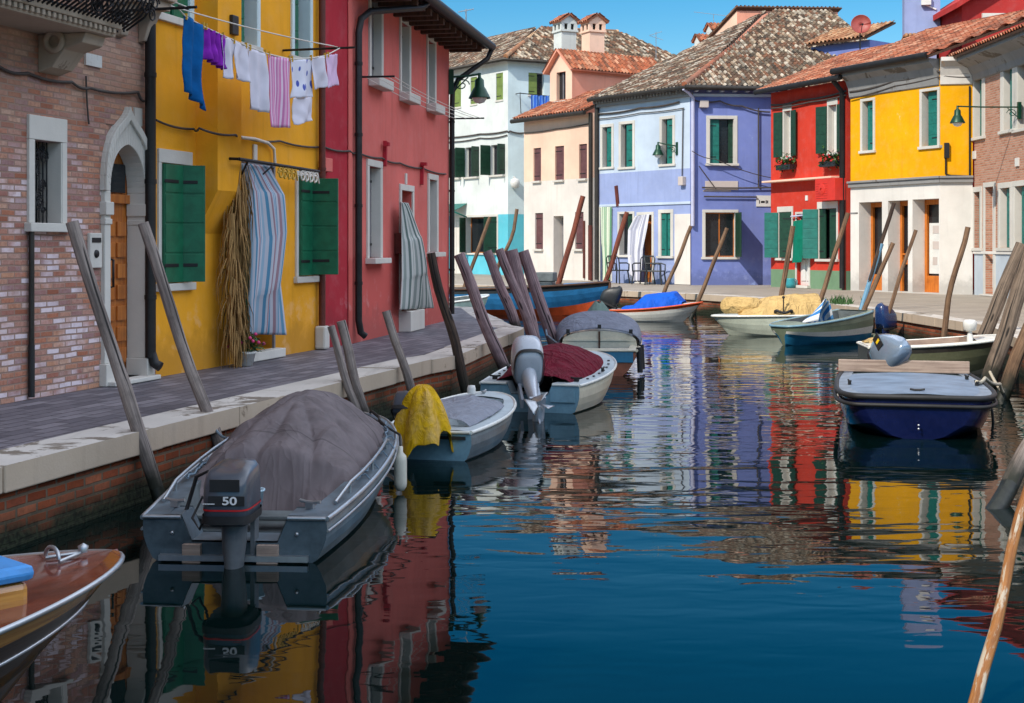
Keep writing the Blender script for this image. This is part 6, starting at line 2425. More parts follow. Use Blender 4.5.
cover('maroon_boat_cover', 'maroon fabric cover stretched over the boat with the raised outboard', 'boat cover', b3, .055, .84, m_tarp_maroon,
      lambda u, w: .30 * max(0, 1 - abs(w) ** 1.8) * math.sin(min(1, .05 + u * .95) * math.pi) ** .8, ext=-.16, drop=.05, wr=.025, seed=9, ws=2.6)
mo, L0 = outboard(b3, .0, 1.1, 60, m_cowl_pale, m_cowl_pale, zoff=.0, back=.04, shape=1, yaw=24)
b3.cleat(.97, 0, 0)

# ---- cuddy boat with the slate canopy
b4 = Boat('canopied_boat', 'cream and brown cabin boat under a slate grey canopy', (1.42, 22.6), (1.66, 27.4), 1.45, .42, .62,
          [hull_brown, hull_brown, hull_bluegrey], [hull_ivory, hull_ivory], hull_teal, hull_ivory, bs=.80, bw=.06, tm=.4, gw=.14, td=.55, zc=.10, fl=(.8, .5), stripes=[0, 0, 0, 0, 1, 2], tmat=0)
mb = MB(b4.M)
mb.b2((-.015, -b4.bg(0) * .92, .22), (-.003, b4.bg(0) * .92, .39))
mb.build('transom_panel', hull_teal, b4.root, bevel=.003)
mb = MB(b4.M)
x0 = b4.L * .17
bw_ = b4.bg(.2) - .05
zz = b4.zg(.2)
pts = [(y, zz + .012) for y in (-bw_, bw_)] + [(bw_ * math.cos(a), zz + .08 + .30 * math.sin(a)) for a in [math.pi * i / 12 for i in range(13)]]
poly = [(bw_, zz - .2)] + [(bw_ * math.cos(a), zz + .05 + .20 * math.sin(a) ** .8) for a in [math.pi * i / 14 for i in range(15)]] + [(-bw_, zz - .2)]
T_ = Matrix(((0, 1, 0, 0), (1, 0, 0, 0), (0, 0, 1, 0), (0, 0, 0, 1)))
mb.prism(poly, x0, x0 + .05, 0, L=T_)
mb.b2((x0 - .03, -.015, zz - .18), (x0 - .002, .015, zz + .24), 1)
mb.b2((x0 - .02, -bw_ * .98, zz + .08), (x0 - .003, bw_ * .98, zz + .11), 0)
mb.build('bulkhead', [hull_ivory, m_soffit], b4.root)


def can4(u, v):
    a = math.pi * v
    t = .165 + .50 * u
    b = b4.bg(t) + .02
    hgt = (.26 + .20 * math.sin(min(1, u * 1.5) * math.pi / 2)) * (1 - max(0, u - .55) ** 1.5 * 2.2)
    return (b4.L * t, b * math.cos(a) * (1 if abs(math.cos(a)) > .99 else 1.0), b4.zg(t) + .03 + hgt * math.sin(a) ** .75 + .012 * noise.noise(Vector((u * 6, v * 5, 1))))


mb = MB(b4.M)
mb.grid(24, 28, can4, uvs=(2.4, 2.4))
tag(mb.build('boat_canopy', m_tarp_slate, solid=.012), 'slate grey rounded canopy fixed over the cream cabin boat', 'canopy')
mb = MB(b4.M)
for u, w in ((.0, .22), (.0, .5), (.0, .78)):
    p = Vector(can4(u, w))
    MB(b4.M).box(p + Vector((-.02, 0, .03)), (.05, .06, .07)).build('canopy_toggle', m_rubber, b4.root)
mb = MB(b4.M @ Matrix.Translation((b4.L * .60, 0, .66)))
mb.grid(16, 10, lambda u, v: ((.30 * (1 - v * .8)) * math.cos(u * 6.2832) * 1.5, (.36 * (1 - v * .8)) * math.sin(u * 6.2832), .42 * v ** .8 + .02 * math.sin(u * 20)), uvs=(2, .5))
tag(mb.build('folded_canvas', m_tarp_green, solid=.01), 'grey green canvas heaped on the cabin boat bow behind the canopy', 'canvas')
for t in (.02, .15):
    MB(b4.M).tube([(b4.L * t, -b4.bg(t) - .04, .46), (b4.L * t - .02, -b4.bg(t) - .06, .05)], .045, 8).build('fender', m_rubber, b4.root)

# ---- blue workboat across the far water
b5 = Boat('blue_workboat', 'long blue wooden workboat with orange bottom paint', (-2.3, 43.4), (2.95, 42.3), 1.75, .78, 1.02,
          [hull_orange, hull_blue, plain('dark_gunwale', S(28, 36, 40), .6, var=.3)], [plain('dark_gunwale', S(28, 36, 40), .6, var=.3), hull_blue], inner_grey, m_soffit, bs=.8, bw=0, tm=.45, pw=2.0, qw=1.3, gw=.16, td=.72, zc=.17, fl=(.8, .5), rake=.06, stripes=[0, 0, 1, 1, 1, 2], bulge=.05, rail_r=.035)
b5.bench(.5, wood_raw, .6)
q = D(545, 289, 42.6)
mb = MB(b5.M)
xx = (b5.M.inverted() @ q).x
mb.b2((xx - .26, -.3, .12), (xx + .26, .3, 1.02))
mb.b2((xx - .30, -.34, 1.02), (xx + .30, .34, 1.30), 1)
mb.build('console', [hull_navy_grey, inner_grey], b5.root, bevel=.03)
mb = MB(b5.M)
mb.tube([(b5.L * .985, 0, 1.02), (b5.L * 1.0, -.02, 1.0), (b5.L * 1.0, -.04, .1)], .05, 8)
mb.build('stem_post', m_soffit, b5.root)
# pale skiff behind the corner
b6 = Boat('pale_skiff', 'pale mint skiff half hidden behind the salmon house corner', (-2.9, 39.0), (-.7, 40.4), 1.3, .5, .7, [plain('mint_gelcoat', S(196, 226, 214), .4)], deck_pale, inner_grey, hull_white, bs=.8)
# ---- white speedboat with blue cover
b7 = Boat('white_speedboat', 'white speedboat with an orange stripe, blue cover and black outboard', (2.85, 39.4), (5.25, 38.6), 1.15, .32, .56,
          [hull_white, hull_white, plain('orange_brown_stripe', S(176, 78, 30), .4)], [hull_white, hull_white], deck_pale, hull_orange, bs=.85, bw=0, tm=.4, pw=2.0, qw=1.4, gw=.1, td=.70, zc=.03, fl=(.8, .4), rake=.28, stripes=[0, 0, 0, 0, 0, 2])
cover('blue_boat_cover', 'bright blue tarpaulin boxed over the white speedboat', 'boat cover', b7, .14, .80, m_tarp_blue,
      lambda u, w: max(0, 1 - abs(w) ** 4) * (.05 + (.30 if u > .36 else .30 * max(0, (u - .16) / .2)) * (1 if u < .86 else max(0, (1 - u) / .14))), ext=-.02, drop=.05, wr=.015, seed=12, nu=60)
mo, L0 = outboard(b7, 0, .98, 22, m_plastic_black, m_plastic_black, zoff=.05, back=.02, shape=1)
# ---- white boat with beige tarpaulin
b8 = Boat('beige_covered_boat', 'white boat with raked bow under a beige tarpaulin', (7.35, 33.0), (4.72, 33.05), 1.35, .50, .46,
          [hull_green, hull_green], [deck_pale, deck_pale], inner_grey, hull_white, bs=.85, bw=.06, tm=.35, pw=2.0, qw=1.5, gw=.14, td=.72, zc=.02, fl=(.85, .4), rake=.22)
cover('beige_tarpaulin', 'beige tarpaulin mounded over the white boat on the far side', 'tarpaulin', b8, .05, .78, m_tarp_beige,
      lambda u, w: .44 * max(0, 1 - abs(w) ** 2.4) * math.sin(min(1, .35 + u * .68) * math.pi) ** .55, ext=-.06, drop=.06, wr=.03, seed=15)
mb = MB(b8.M @ Matrix.Translation((b8.L * .735, 0, .68)))
mb.lathe([(.001, -.50), (.14, -.48), (.21, -.38), (.22, 0), (.21, .38), (.14, .48), (.001, .50)], 16, 0, True, Matrix.Rotation(R(58), 4, 'Z') @ Matrix.Rotation(R(90), 4, 'X'))
tag(mb.build('rolled_tarpaulin', m_tarp_beige), 'rolled beige tarpaulin at the bow end of the beige covered boat', 'tarpaulin')
L = b8.M @ Matrix.Translation((b8.L * .40, .60, .55))
mb = MB(L)
mb.tube([(0, 0, 0), (0, 0, .34)], .015, 6)
mb.lathe([(.001, .4), (.03, .38), (.035, .34), (.001, .33)], 10)
mb.tube([(.2 * math.cos(a), .1 * math.sin(a), .03 + .03 * math.sin(3 * a)) for a in [i * .5 for i in range(22)]], .03, 6)
mb.build('mooring_bitt', m_rubber, b8.root)
# ---- blue dinghy with white stripe
b9 = Boat('striped_dinghy', 'blue dinghy with a white stripe and rounded bow, navy outboard at its far end', (7.6, 31.0), (5.62, 29.5), 1.2, .68, .42,
          [hull_teal, hull_teal, hull_white, hull_greengrey], [hull_greengrey, hull_greengrey], inner_grey, hull_bluegrey, bs=.8, bw=.22, tm=.45, pw=2.4, qw=2.0, gw=.12, td=.8, zc=.05, fl=(.82, .6), rake=.10, stripes=[0, 0, 0, 2, 3, 3], sheer=.8, bulge=.06)
mo, L0 = outboard(b9, .34, .95, 6, m_cowl_navy, m_cowl_navy, zoff=-.46, back=.50, shape=1)
MB(b9.M).b2((-.48, .14, .02), (-.002, .54, .16)).build('motor_bracket', hull_greengrey, b9.root, bevel=.01)
c_ = D(819, 324, 30.2)
mb = MB(Matrix.Translation(c_) @ Matrix.Rotation(R(30), 4, 'Z'))
mb.grid(30, 16, lambda u, v: (.48 * (u - .5) * 2 * (.45 + .55 * v), .22 * math.sin((v - .2) * 3) - .1, .56 * (1 - v) ** 1.1 * (1 - .8 * (2 * u - 1) ** 2) + .02 * math.sin(u * 19) - .02), uvs=(.9, .6))
tag(mb.build('striped_towel', m_towel, solid=.008), 'blue and white striped towel heaped in the blue dinghy', 'towel')
# ---- white boat with the steel outboard
b10 = Boat('white_motorboat', 'white motorboat with a dark olive hull and a round mast light', (5.85, 23.3), (8.15, 23.1), 1.35, .46, .62,
           [hull_ivory, plain('dark_band', S(44, 40, 34), .4, var=.3), hull_white, plain('olive_hull', S(96, 98, 74), .35, var=.2)], [hull_white, hull_white], wood_raw, hull_white, bs=.86, bw=.1, tm=.5, pw=2.6, qw=1.8, gw=.14, td=.72, zc=.0, fl=(.85, .5), stripes=[0, 0, 3, 3, 3, 1], aft=.03)
L = Matrix.Translation(D(970, 341, 22.7))
MB(L).lathe([(.05, -.06), (.05, .08), (.035, .12), (.03, .16), (.10, .18), (.10, .22), (.11, .24), (.11, .31), (.08, .345), (.001, .35)], 16).build('mast_light', m_pot_white, b10.root)
mb = MB(b10.M)
mb.grid(10, 6, lambda u, v: (.05 + .35 * u, .2 + .3 * v, .48 + .07 * math.sin(u * 3.1) * math.sin(v * 3.1) + .02 * noise.noise(Vector((u * 5, v * 5, 0)))))
tag(mb.build('sand_cloth', m_tarp_beige, solid=.01), 'sand coloured rag on the white motorboat stern', 'cloth')
# ---- navy boat, blunt bow towards us
b11 = Boat('navy_boat', 'navy blue boat with pale blue deck, steel outboard and blunt rounded bow facing us', (5.22, 18.6), (4.40, 15.15), 1.72, .42, .47,
           [hull_navy], [plain('worn_grey_deck', S(120, 132, 146), .5, var=.3, vs=4), plain('pale_blue_deck', S(108, 126, 148), .5, var=.32, vs=2.2)], inner_grey, m_rubber, bs=.92, bw=.66, tm=.55, pw=3.0, qw=2.2, gw=.14, td=.12, zc=.0, fl=(.90, .84), rail_r=.032, rake=.03, camber=.04)
b11.cleat(.93, 0.0, R(90), m_rubber)
b11.cleat(.30, .82, R(10), m_rubber)
b11.cleat(.62, -.84, R(10), m_rubber)
b11.cleat(.55, .86, R(10), m_rubber)
mb = MB(b11.M)
mb.tube([(b11.L * t, sg_ * (b11.bg(t) + .03), b11.zg(t) - .10) for sg_ in (1,) for t in b11.T] + [(b11.L * t, -(b11.bg(t) + .03), b11.zg(t) - .10) for t in b11.T[::-1]], .022, 8)
mb.build('fender_strip', m_rubber, b11.root)
mb = MB(b11.M)
mb.b2((b11.L * .06, -.86, .44), (b11.L * .06 + .05, .80, .60))
mb.build('wood_plank', wood_raw, b11.root, bevel=.01)
mb = MB(b11.M)
mb.lathe([(.014, 0), (.012, .012), (.001, .014)], 8, 0, True, Matrix.Translation((b11.L * 1.0, 0, .16)) @ Matrix.Rotation(R(90), 4, 'Y'))
mb.lathe([(.014, 0), (.012, .012), (.001, .014)], 8, 0, True, Matrix.Translation((b11.L * 1.0, 0, .12)) @ Matrix.Rotation(R(90), 4, 'Y'))
mb.build('bow_eye', m_alu, b11.root)
mo, L0 = outboard(b11, -.24, .98, 46, m_cowl_steel, m_cowl_steel, zoff=-.04, back=.02, shape=1, yaw=32)
mb = MB(L0)
mb.b2((-.38, -.185, .30), (-.18, -.172, .44))
mb.build('badge_panel', m_rubber, mo)
mb = MB(L0)
mb.b2((-.30, -.19, .34), (-.26, -.186, .42))
mb.build('lettering', m_yellow_paint, mo)
# ---- varnished launch, bottom left
b0 = Boat('varnished_launch', 'varnished mahogany launch with a chrome edged bow', (-4.46, 4.27), (-1.94, 6.88), 2.0, .44, .60,
          [wood_dark, wood_gold], [wood_varn, wood_varn], wood_varn, m_alu, bs=.8, bw=.02, tm=.30, pw=1.9, qw=1.45, gw=.10, td=.66, zc=.02, fl=(.72, .35), rake=.22, stripes=[0, 0, 0, 0, 0, 1], rail_r=.014, camber=.05, bulge=.02)
mb = MB(b0.M)
for sg_ in (1, -1):
    mb.tube([Vector(b0.section(t, .02)[4]) * 1 if sg_ > 0 else Vector((b0.section(t, .02)[4][0], -b0.section(t, .02)[4][1], b0.section(t, .02)[4][2])) for t in b0.T], .010, 6)
mb.build('chrome_strip', m_alu, b0.root)
mb = MB(b0.M)
x = b0.L * .90
z = b0.zg(.9) + .06
mb.tube([(x + .02, .065 * math.cos(a), z - .01 + .05 * math.sin(a)) for a in [math.pi * i / 10 for i in range(11)]], .010, 7)
mb.tube([(x + .02, .065, z - .02), (x + .17, .0, z - .01)], .009, 6)
mb.tube([(x + .02, -.065, z - .02), (x + .17, .0, z - .01)], .009, 6)
mb.lathe([(.02, 0), (.026, .03), (.001, .045)], 10, 0, True, Matrix.Translation((x + .18, 0, z - .01)))
mb.build('bow_chock', m_alu, b0.root)
mb = MB(b0.M)
x = b0.L * .81
mb.b2((x - 1.2, -.52, .66), (x, .52, .73), 0)
mb.b2((x - 1.2, -.50, .45), (x - .02, .50, .658), 1)
mb.build('hatch', [plain('sky_blue_cushion', S(70, 146, 214), .5), wood_gold], b0.root, bevel=.03)
# ------------------------------------------------------------------ mooring posts
def post(label, top, bot, z, r, mat, dz=0.0, crook=.03, group=None, deep=.9, painted=None, taper=.85, algae=True):
    p1 = D(top[0], top[1], z + dz)
    p0 = D(bot[0], bot[1], z)
    d = (p1 - p0).normalized()
    lo_ = p0 - d * max(.0, (p0.z + deep) / max(d.z, .2))
    n = 12
    sd = random.Random(label).random() * 40
    pts = []
    side = d.orthogonal().normalized()
    s2 = d.cross(side)
    for i in range(n + 1):
        t = i / n
        k = crook * math.sin(t * math.pi)
        pts.append(lo_.lerp(p1, t) + side * k * noise.noise(Vector((t * 3 + sd, 0, 0))) * 2 + s2 * k * noise.noise(Vector((t * 3, sd, 0))) * 2)
    rs = [r * (1 - (1 - taper) * i / n) * (1 + .07 * noise.noise(Vector((i * .8, sd, 5)))) for i in range(n + 1)]
    mb = MB()
    # algae below the tide line
    zs = [q.z for q in pts]
    mats = [mat, m_alga] if algae else [mat]
    for i in range(n):
        mid = (zs[i] + zs[i + 1]) / 2
        pass
    cut = next((i for i, q in enumerate(zs) if q > .14), 0)
    if algae and 0 < cut < n:
        f = (.14 - zs[cut - 1]) / (zs[cut] - zs[cut - 1])
        cp = pts[cut - 1].lerp(pts[cut], f)
        cr = rs[cut - 1] * (1 - f) + rs[cut] * f
        mb.tube(pts[:cut] + [cp], rs[:cut] + [cr * 1.01], 10, 1, cap=False)
        mb.tube([cp] + pts[cut:], [cr] + rs[cut:], 10, 0)
    else:
        mb.tube(pts, rs, 10, 0)
    if painted:
        f0, f1, pm = painted
        mats = mats + [pm]
        a, b = p0.lerp(p1, f0), p0.lerp(p1, f1)
        mb.tube([a, b], r * 1.06, 10, len(mats) - 1)
    o = mb.build('mooring_post', mats)
    return tag(o, label, 'mooring post', group)


GL, GR = 'mooring posts along the near quay', 'mooring posts along the far quay'
post('tall grey mooring post nearest the arched doorway, rising behind the slate motorboat stern', (72, 222), (158, 497), 11.35, .062, m_post, group=GL)
post('tall grey mooring post leaning past the dark corner downpipe', (143, 223), (221, 452), 12.7, .06, m_post, group=GL)
post('left half of the crossed pair of short grey posts behind the grey tarpaulin', (331, 326), (358, 420), 15.5, .05, m_post, group=GL)
post('right half of the crossed pair of short grey posts behind the grey tarpaulin', (341, 321), (365, 420), 15.7, .062, m_post, group=GL)
post('short grey mooring post standing over the yellow cloth', (386, 311), (413, 392), 17.2, .06, m_post, group=GL)
post('rotting blackened mooring post in front of the salmon house corner', (431, 253), (465, 392), 19.2, .072, m_post_dark, group=GL, crook=.04)
post('purplish post rising above the raised pale outboard', (459, 254), (508, 375), 21.2, .10, m_post_purple, group=GL)
post('purplish post standing behind the quay tip in front of the blue workboat', (487, 251), (512, 316), 33, .13, m_post_purple, group=GL)
post('slanting dark purplish post, left of the crossed pair at the quay tip', (499, 249), (538, 350), 23.6, .09, m_post_purple, group=GL)
post('stout purplish post with a reddish top at the quay tip', (511, 250), (537, 350), 23.9, .13, m_post_purple, group=GL)
post('purplish post furthest out, past the quay tip', (523, 251), (552, 338), 24.4, .115, m_post_purple, group=GL)
post('thin pale post in front of the turquoise wall', (490, 217), (468, 278), 52, 0.079, m_post_brown, group=GR)
post('crooked dark post at the turquoise corner of the white house', (517, 209), (500, 277), 50, 0.073, m_post_brown, group=GR, crook=.12)
post('long reddish post in front of the cream house door', (583, 196), (557, 290), 45.5, 0.099, m_post_red, group=GR)
post('reddish brown post between the green curtain and the white door curtain', (627, 212), (602, 292), 45, 0.086, m_post_red, group=GR)
post('brown post against the pale corner pier of the lavender house', (691, 226), (664, 295), 42.8, 0.066, m_post_brown, group=GR)
post('thin brown post in front of the big window on the violet side wall', (727, 228), (694, 312), 40.5, 0.066, m_post_brown, group=GR)
post('grey brown post in front of the left teal shutter of the red house', (793, 226), (781, 300), 38.2, 0.079, m_post_brown, group=GR)
post('straight brown post beside the dark downpipe of the red house', (848, 213), (818, 306), 36, 0.069, m_post_brown, group=GR)
post('post with its lower half painted pale blue', (894, 203), (861, 310), 33.5, 0.056, m_post_dark, group=GR, painted=(.0, .62, m_post_blue))
post('short dark brown post just right of the blue painted one', (893, 243), (864, 310), 33, 0.063, m_post_brown, group=GR)
post('thin brown post in front of the middle white arcade pillar', (916, 230), (884, 322), 31, 0.050, m_post_brown, group=GR)
post('gnarled crooked post in front of the white ground floor corner', (968, 227), (949, 336), 27, 0.063, m_post_brown, group=GR, crook=.12)
post('thick grey post leaning beside the white mast light', (1022, 244), (984, 336), 25, .135, m_post_greybrown, group=GR)
post('thickest grey post rising behind the navy boat rope', (1036, 235), (988, 385), 20.8, .135, m_post_greybrown, group=GR)
post('brown post right of the navy boat rope', (1040, 300), (1002, 398), 19.2, .105, m_post_brown, group=GR)
post('peeling orange and white boom in the near right corner of the canal', (1032, 478), (969, 712), 6.3, .031, m_post_orange, dz=.6, group=GR, crook=.07, algae=False, taper=.8)
post('pale slimy stump entering the water on the right', (1046, 418), (994, 507), 11.3, .085, m_post, group=GR, crook=.03, dz=.6)

# ------------------------------------------------------------------ ropes
def rope(label, pts, r=.012, mat=None, sag=.0):
    full = []
    for a, b in zip(pts, pts[1:]):
        full += wavy(a, b, sag, 8)[0 if not full else 1:]
    return tag(MB().tube(full, r, 6).build('mooring_rope', mat or m_rope), label, 'rope')


q = D(1000, 384, 18.6)
rope('pale rope from the navy boat to the thick grey post', [b11.P(.55, .86, .06), D(985, 378, 17.2), q, D(1003, 392, 18.9), D(990, 372, 20.4)], .022, sag=.03)
rope('dark rope trailing from the navy boat rail into the water', [b11.P(.45, .98, .0), b11.P(.5, 1.08, -.3), b11.P(.5, 1.1, -.5)], .016, m_rubber)
rope('blue grey rope from the slate motorboat to the second grey post', [b1.P(.55, .9, .03), D(232, 436, 12.2), D(216, 430, 12.65)], .012, m_rope_blue, sag=.04)
rope('pale rope from the bow of the maroon covered boat to the quay tip post', [b3.P(.97, .3, .04), D(548, 336, 23.4), D(546, 330, 24.2)], .02, m_rope_blue, sag=.05)
rope('black line coiled on the slate motorboat bow rail', [b1.P(.78, -.9, .03), b1.P(.84, -.8, .05), b1.P(.9, -.85, .03), b1.P(.95, -.8, .05), b1.P(.975, -.9, .02)], .014, m_rubber)

# ------------------------------------------------------------------ washing on the line, ochre house
root = empty('clothesline', FY.W(FY.at(190, 10, .0)), 'wire clothesline on two arms across the ochre house front', 'clothesline')
OFF = .85
mb = MB(FY.M)
L0_, L1_ = FY.at(178, 8, OFF), FY.at(340, 48, OFF)
for q in (L0_, L1_):
    MB(FY.M).tube([(q.x, 0, q.z), (q.x, -OFF - .22, q.z)], .016, 6).build('arm', m_iron, root)
mb = MB(FY.M)
mb.tube(wavy((L0_.x, -OFF + .10, L0_.z + .03), (L1_.x, -OFF + .10, L1_.z + .03), .03), .008, 5)
lw = [FY.at(x, y, OFF) for x, y in ((178, 8), (186, 17), (205, 27), (222, 35), (247, 46), (268, 54), (290, 59), (312, 58), (326, 55.5), (340, 48))]
mb.tube([(q.x, -OFF, q.z) for q in lw], .008, 5)
mb.tube([(L0_.x, -OFF - .12, L0_.z), (L0_.x - .05, -OFF + .0, L0_.z + .05), (L0_.x, -OFF + .10, L0_.z + .03)], .008, 5)
mb.tube([(L1_.x, -OFF, L1_.z), (L1_.x, -OFF + .10, L1_.z + .03)], .008, 5)
mb.build('wire', m_cable_white, root)
GW = 'washing on the clothesline'


def garment(name, label, cat, x0, x1, y0, y1, yb0, yb1, mat, folds=2.5, amp=.035, taper=0.0, scale=(1, 1), nu=26):
    a, b = FY.at(x0, y0, OFF), FY.at(x1, y1, OFF)
    h0, h1 = FY.h(x0, yb0, OFF), FY.h(x1, yb1, OFF)
    return cloth(name, label, cat, FY, OFF, ((a.x, a.z), (b.x, b.z)), lambda u: h0 + (h1 - h0) * u, mat, GW, folds, amp, taper=taper, scale=scale, nu=nu)


m_g_blue = fabric('teal_blue_cotton', [S(10, 92, 156)], var=.35)
m_g_purple = fabric('purple_cotton', [S(142, 44, 178)], var=.35)
m_g_white = fabric('white_cotton', [S(214, 210, 222)], var=.08)
m_g_pinkst = fabric('pink_striped_cotton', [S(214, 128, 176), S(226, 200, 220), S(196, 120, 170), S(220, 170, 200)], 'u', .16)
m_g_lilac = fabric('lilac_cotton', [S(218, 186, 216)], var=.1)


def dotted(name, base, dot):
    m, nt, bs = newmat(name)
    v = uvv(nt)
    vo = nd(nt, 'ShaderNodeTexVoronoi', {'Vector': mapped(nt, v, (9, 7, 1)), 'Scale': 1.0})
    c = mixc(nt, ramp(nt, vo.outputs['Distance'], .30, .22), base, dot)
    nt.links.new(c, bs.inputs['Base Color'])
    bs.inputs['Roughness'].default_value = .9
    return m


m_g_dots = dotted('blue_dotted_cotton', S(216, 216, 230), S(70, 84, 170))
garment('dress', 'long teal blue dress pegged at the start of the clothesline', 'dress', 184.5, 205, 15, 27, 92, 111, m_g_blue, 2, .05)
garment('blouse', 'crumpled purple blouse beside the teal blue dress', 'blouse', 204.5, 225, 27, 36, 59, 70, m_g_purple, 4, .06)
garment('undershirt', 'white undershirt just right of the purple blouse', 'shirt', 222, 234.5, 36, 41, 78, 79, m_g_white, 1.5)
garment('undershirt', 'plain white vest left of the long white tee shirt', 'shirt', 234, 247, 41, 47, 77, 83, m_g_white, 1.2)
garment('tee_shirt', 'long white tee shirt left of the pink striped towel', 'shirt', 248.5, 266.5, 48, 54, 108, 113, m_g_white, 2)
garment('towel', 'pink striped towel hanging lowest on the clothesline', 'towel', 268, 290, 55, 59, 127, 128, m_g_pinkst, 1.2, .025, taper=.08)
garment('pyjama_top', 'white cloth with blue dots right of the pink striped towel', 'cloth', 291, 312.5, 60, 59, 98, 97, m_g_dots, 1.5)
garment('pillowcase', 'plain white pillowcase below the blue dotted cloth', 'pillowcase', 294, 313, 98, 97, 125, 121, m_g_white, 1)
garment('sock', 'white sock near the far end of the clothesline', 'sock', 311.5, 325, 57.5, 56, 90, 87, m_g_white, 1)
garment('sock', 'lilac pink sock last on the clothesline', 'sock', 326, 338, 55, 54, 88, 85, m_g_lilac, .8)
# pegs are small parts of the line
for x, y in ((186, 17), (203, 26), (206, 27), (223, 36), (234, 41), (246, 46), (250, 48), (265, 53), (269, 55), (289, 59), (292, 59.5), (311, 58), (325, 56), (328, 55)):
    q = FY.at(x, y, OFF)
    MB(FY.M).box((q.x, -OFF, q.z + .005), (.014, .03, .07)).build('peg', m_gold, root)

# ------------------------------------------------------------------ door curtains
m_c_blue = fabric('blue_striped_curtain', [S(146, 172, 192), S(182, 184, 196), S(84, 136, 166), S(190, 190, 200), S(156, 126, 136), S(172, 180, 196), S(104, 150, 178), S(194, 194, 204)], 'u', .26)
m_c_grey = fabric('grey_striped_curtain', [S(206, 208, 204), S(112, 128, 124), S(206, 208, 204), S(150, 160, 156)], 'u', .16)
m_c_green = fabric('green_striped_curtain', [S(214, 220, 200), S(96, 146, 112), S(214, 220, 200), S(150, 180, 150)], 'u', .28)
m_c_white = fabric('white_striped_curtain', [S(226, 226, 234), S(170, 172, 190)], 'u', .16)
m_c_teal = fabric('teal_green_awning_cloth', [S(14, 118, 96)], var=.15)


def pxcloth(name, label, cat, fr, L_, R_, mat, off=.1, folds=4, amp=.04, period_w=1.0, solid=.006, nv=26, nu=36, swell=.0):
    """Curtain whose left and right edges follow picture points (top to bottom) on a plane off metres before the facade."""
    sdv = random.Random(label).random() * 30

    def edge(pts, v):
        k = v * (len(pts) - 1)
        i = min(int(k), len(pts) - 2)
        f = k - i
        f = f * f * (3 - 2 * f)
        return pts[i].lerp(pts[i + 1], f)
    Lp = [fr.at(x, y, off) for x, y in L_]
    Rp = [fr.at(x, y, off) for x, y in R_]

    def fn(u, v):
        v_ = 1 - v
        p = edge(Lp, v_).lerp(edge(Rp, v_), u)
        g = amp * (.5 + .5 * v_)
        y = -off - g * math.sin(u * folds * 2 * math.pi + sdv + v_ * 1.1) - g * .8 * noise.noise(Vector((u * 3, v_ * 2, sdv))) - swell * math.sin(v_ * math.pi) * math.sin(u * math.pi)
        return (p.x + .012 * math.sin(u * folds * 4 * math.pi + v_ * 2), y, p.z)
    mb = MB(fr.M)
    mb.grid(nu, nv, fn, uvs=((Lp[0] - Rp[0]).length * period_w, (Lp[0] - Lp[-1]).length))
    o = mb.build(name, mat, solid=solid)
    return tag(o, label, cat)


pxcloth('door_curtain', 'blue and grey striped curtain billowing from the ochre house doorway', 'curtain', FY,
        [(241, 163), (247, 190), (249, 240), (246, 300), (247, 334)], [(270, 166), (284, 195), (285, 230), (279, 285), (284, 335)], m_c_blue, .28, 3, .05, 1.25, swell=.15)
pxcloth('door_curtain', 'grey and white striped curtain blown sideways from the salmon house doorway', 'curtain', FP,
        [(400, 202), (400, 240), (400, 280), (399.5, 310)], [(407, 203), (416, 235), (424, 270), (433, 308)], m_c_grey, .16, 4, .05, 2.6, swell=.2)
pxcloth('door_curtain', 'green and white striped curtain closing the left doorway of the lavender house', 'curtain', FUL,
        [(600.5, 207), (601, 245), (602, 281)], [(611.5, 207), (611, 245), (609, 280)], m_c_green, .08, 3, .05, 1)
pxcloth('door_curtain', 'white curtain tied back in the middle doorway of the lavender house', 'curtain', FUL,
        [(636, 216), (629, 230), (628, 255), (631, 281)], [(650, 214), (648, 228), (643, 250), (641, 281)], m_c_white, .14, 3, .06, 1)
pxcloth('door_curtain', 'teal green cloth slanting across the red house doorway', 'curtain', FR,
        [(793, 221), (792, 240), (791, 263)], [(808, 219), (806, 240), (802, 262)], m_c_teal, .2, 1.5, .04)
mb = MB(FR.M)
a_, b_ = FR.at(791, 216.5, .12), FR.at(812, 214.5, .12)
mb.tube([(a_.x, -.12, a_.z), (b_.x, -.12, b_.z)], .03, 6)
tag(mb.build('curtain_rod', m_pipe_white), 'pale curtain rod over the red house doorway', 'curtain rod')

# ------------------------------------------------------------------ dried palm leaves and a pot plant by the ochre door
P0 = FY.W(FY.at(237, 352, .25))
root = empty('dried_palm', (P0.x, P0.y, ZQ), 'tall sheaf of dry brown palm leaves by the ochre house door', 'dried palm')
rr = random.Random(21)
base = FY.at(238, 358, .24)
mb = MB(FY.M)
tipx = FY.at(243, 190, .24).x
for k in range(430):
    z = rr.uniform(.35, 2.55)
    f = z / 2.6
    cxx = base.x + (tipx - base.x) * f - .16 * math.sin(f * 3.0)
    a = rr.uniform(-math.pi, math.pi)
    ln_ = rr.uniform(.25, .62) * (1 - .25 * abs(f - .55))
    out = rr.uniform(.10, .30) * (1.15 - .7 * abs(f - .45))
    x1, y1 = cxx + out * math.cos(a), -.24 + out * math.sin(a) * .6
    mb.tube([(cxx, -.24, z), (cxx + (x1 - cxx) * .6, -.24 + (y1 + .24) * .6, z + rr.uniform(-.05, .10)), (x1, y1, z - ln_ * .45), (x1 + rr.uniform(-.05, .05), y1, z - ln_)], [.007, .012, .010, .003], 4, flat=.3)
mb.build('leaf_bundle', m_straw, root)
mb = MB(FY.M)
mb.tube([(base.x, -.24, .0), (base.x + (FY.at(229, 240, .24).x - base.x) * .8, -.24, 1.9)], .05, 8)
mb.build('stem', m_straw, root)


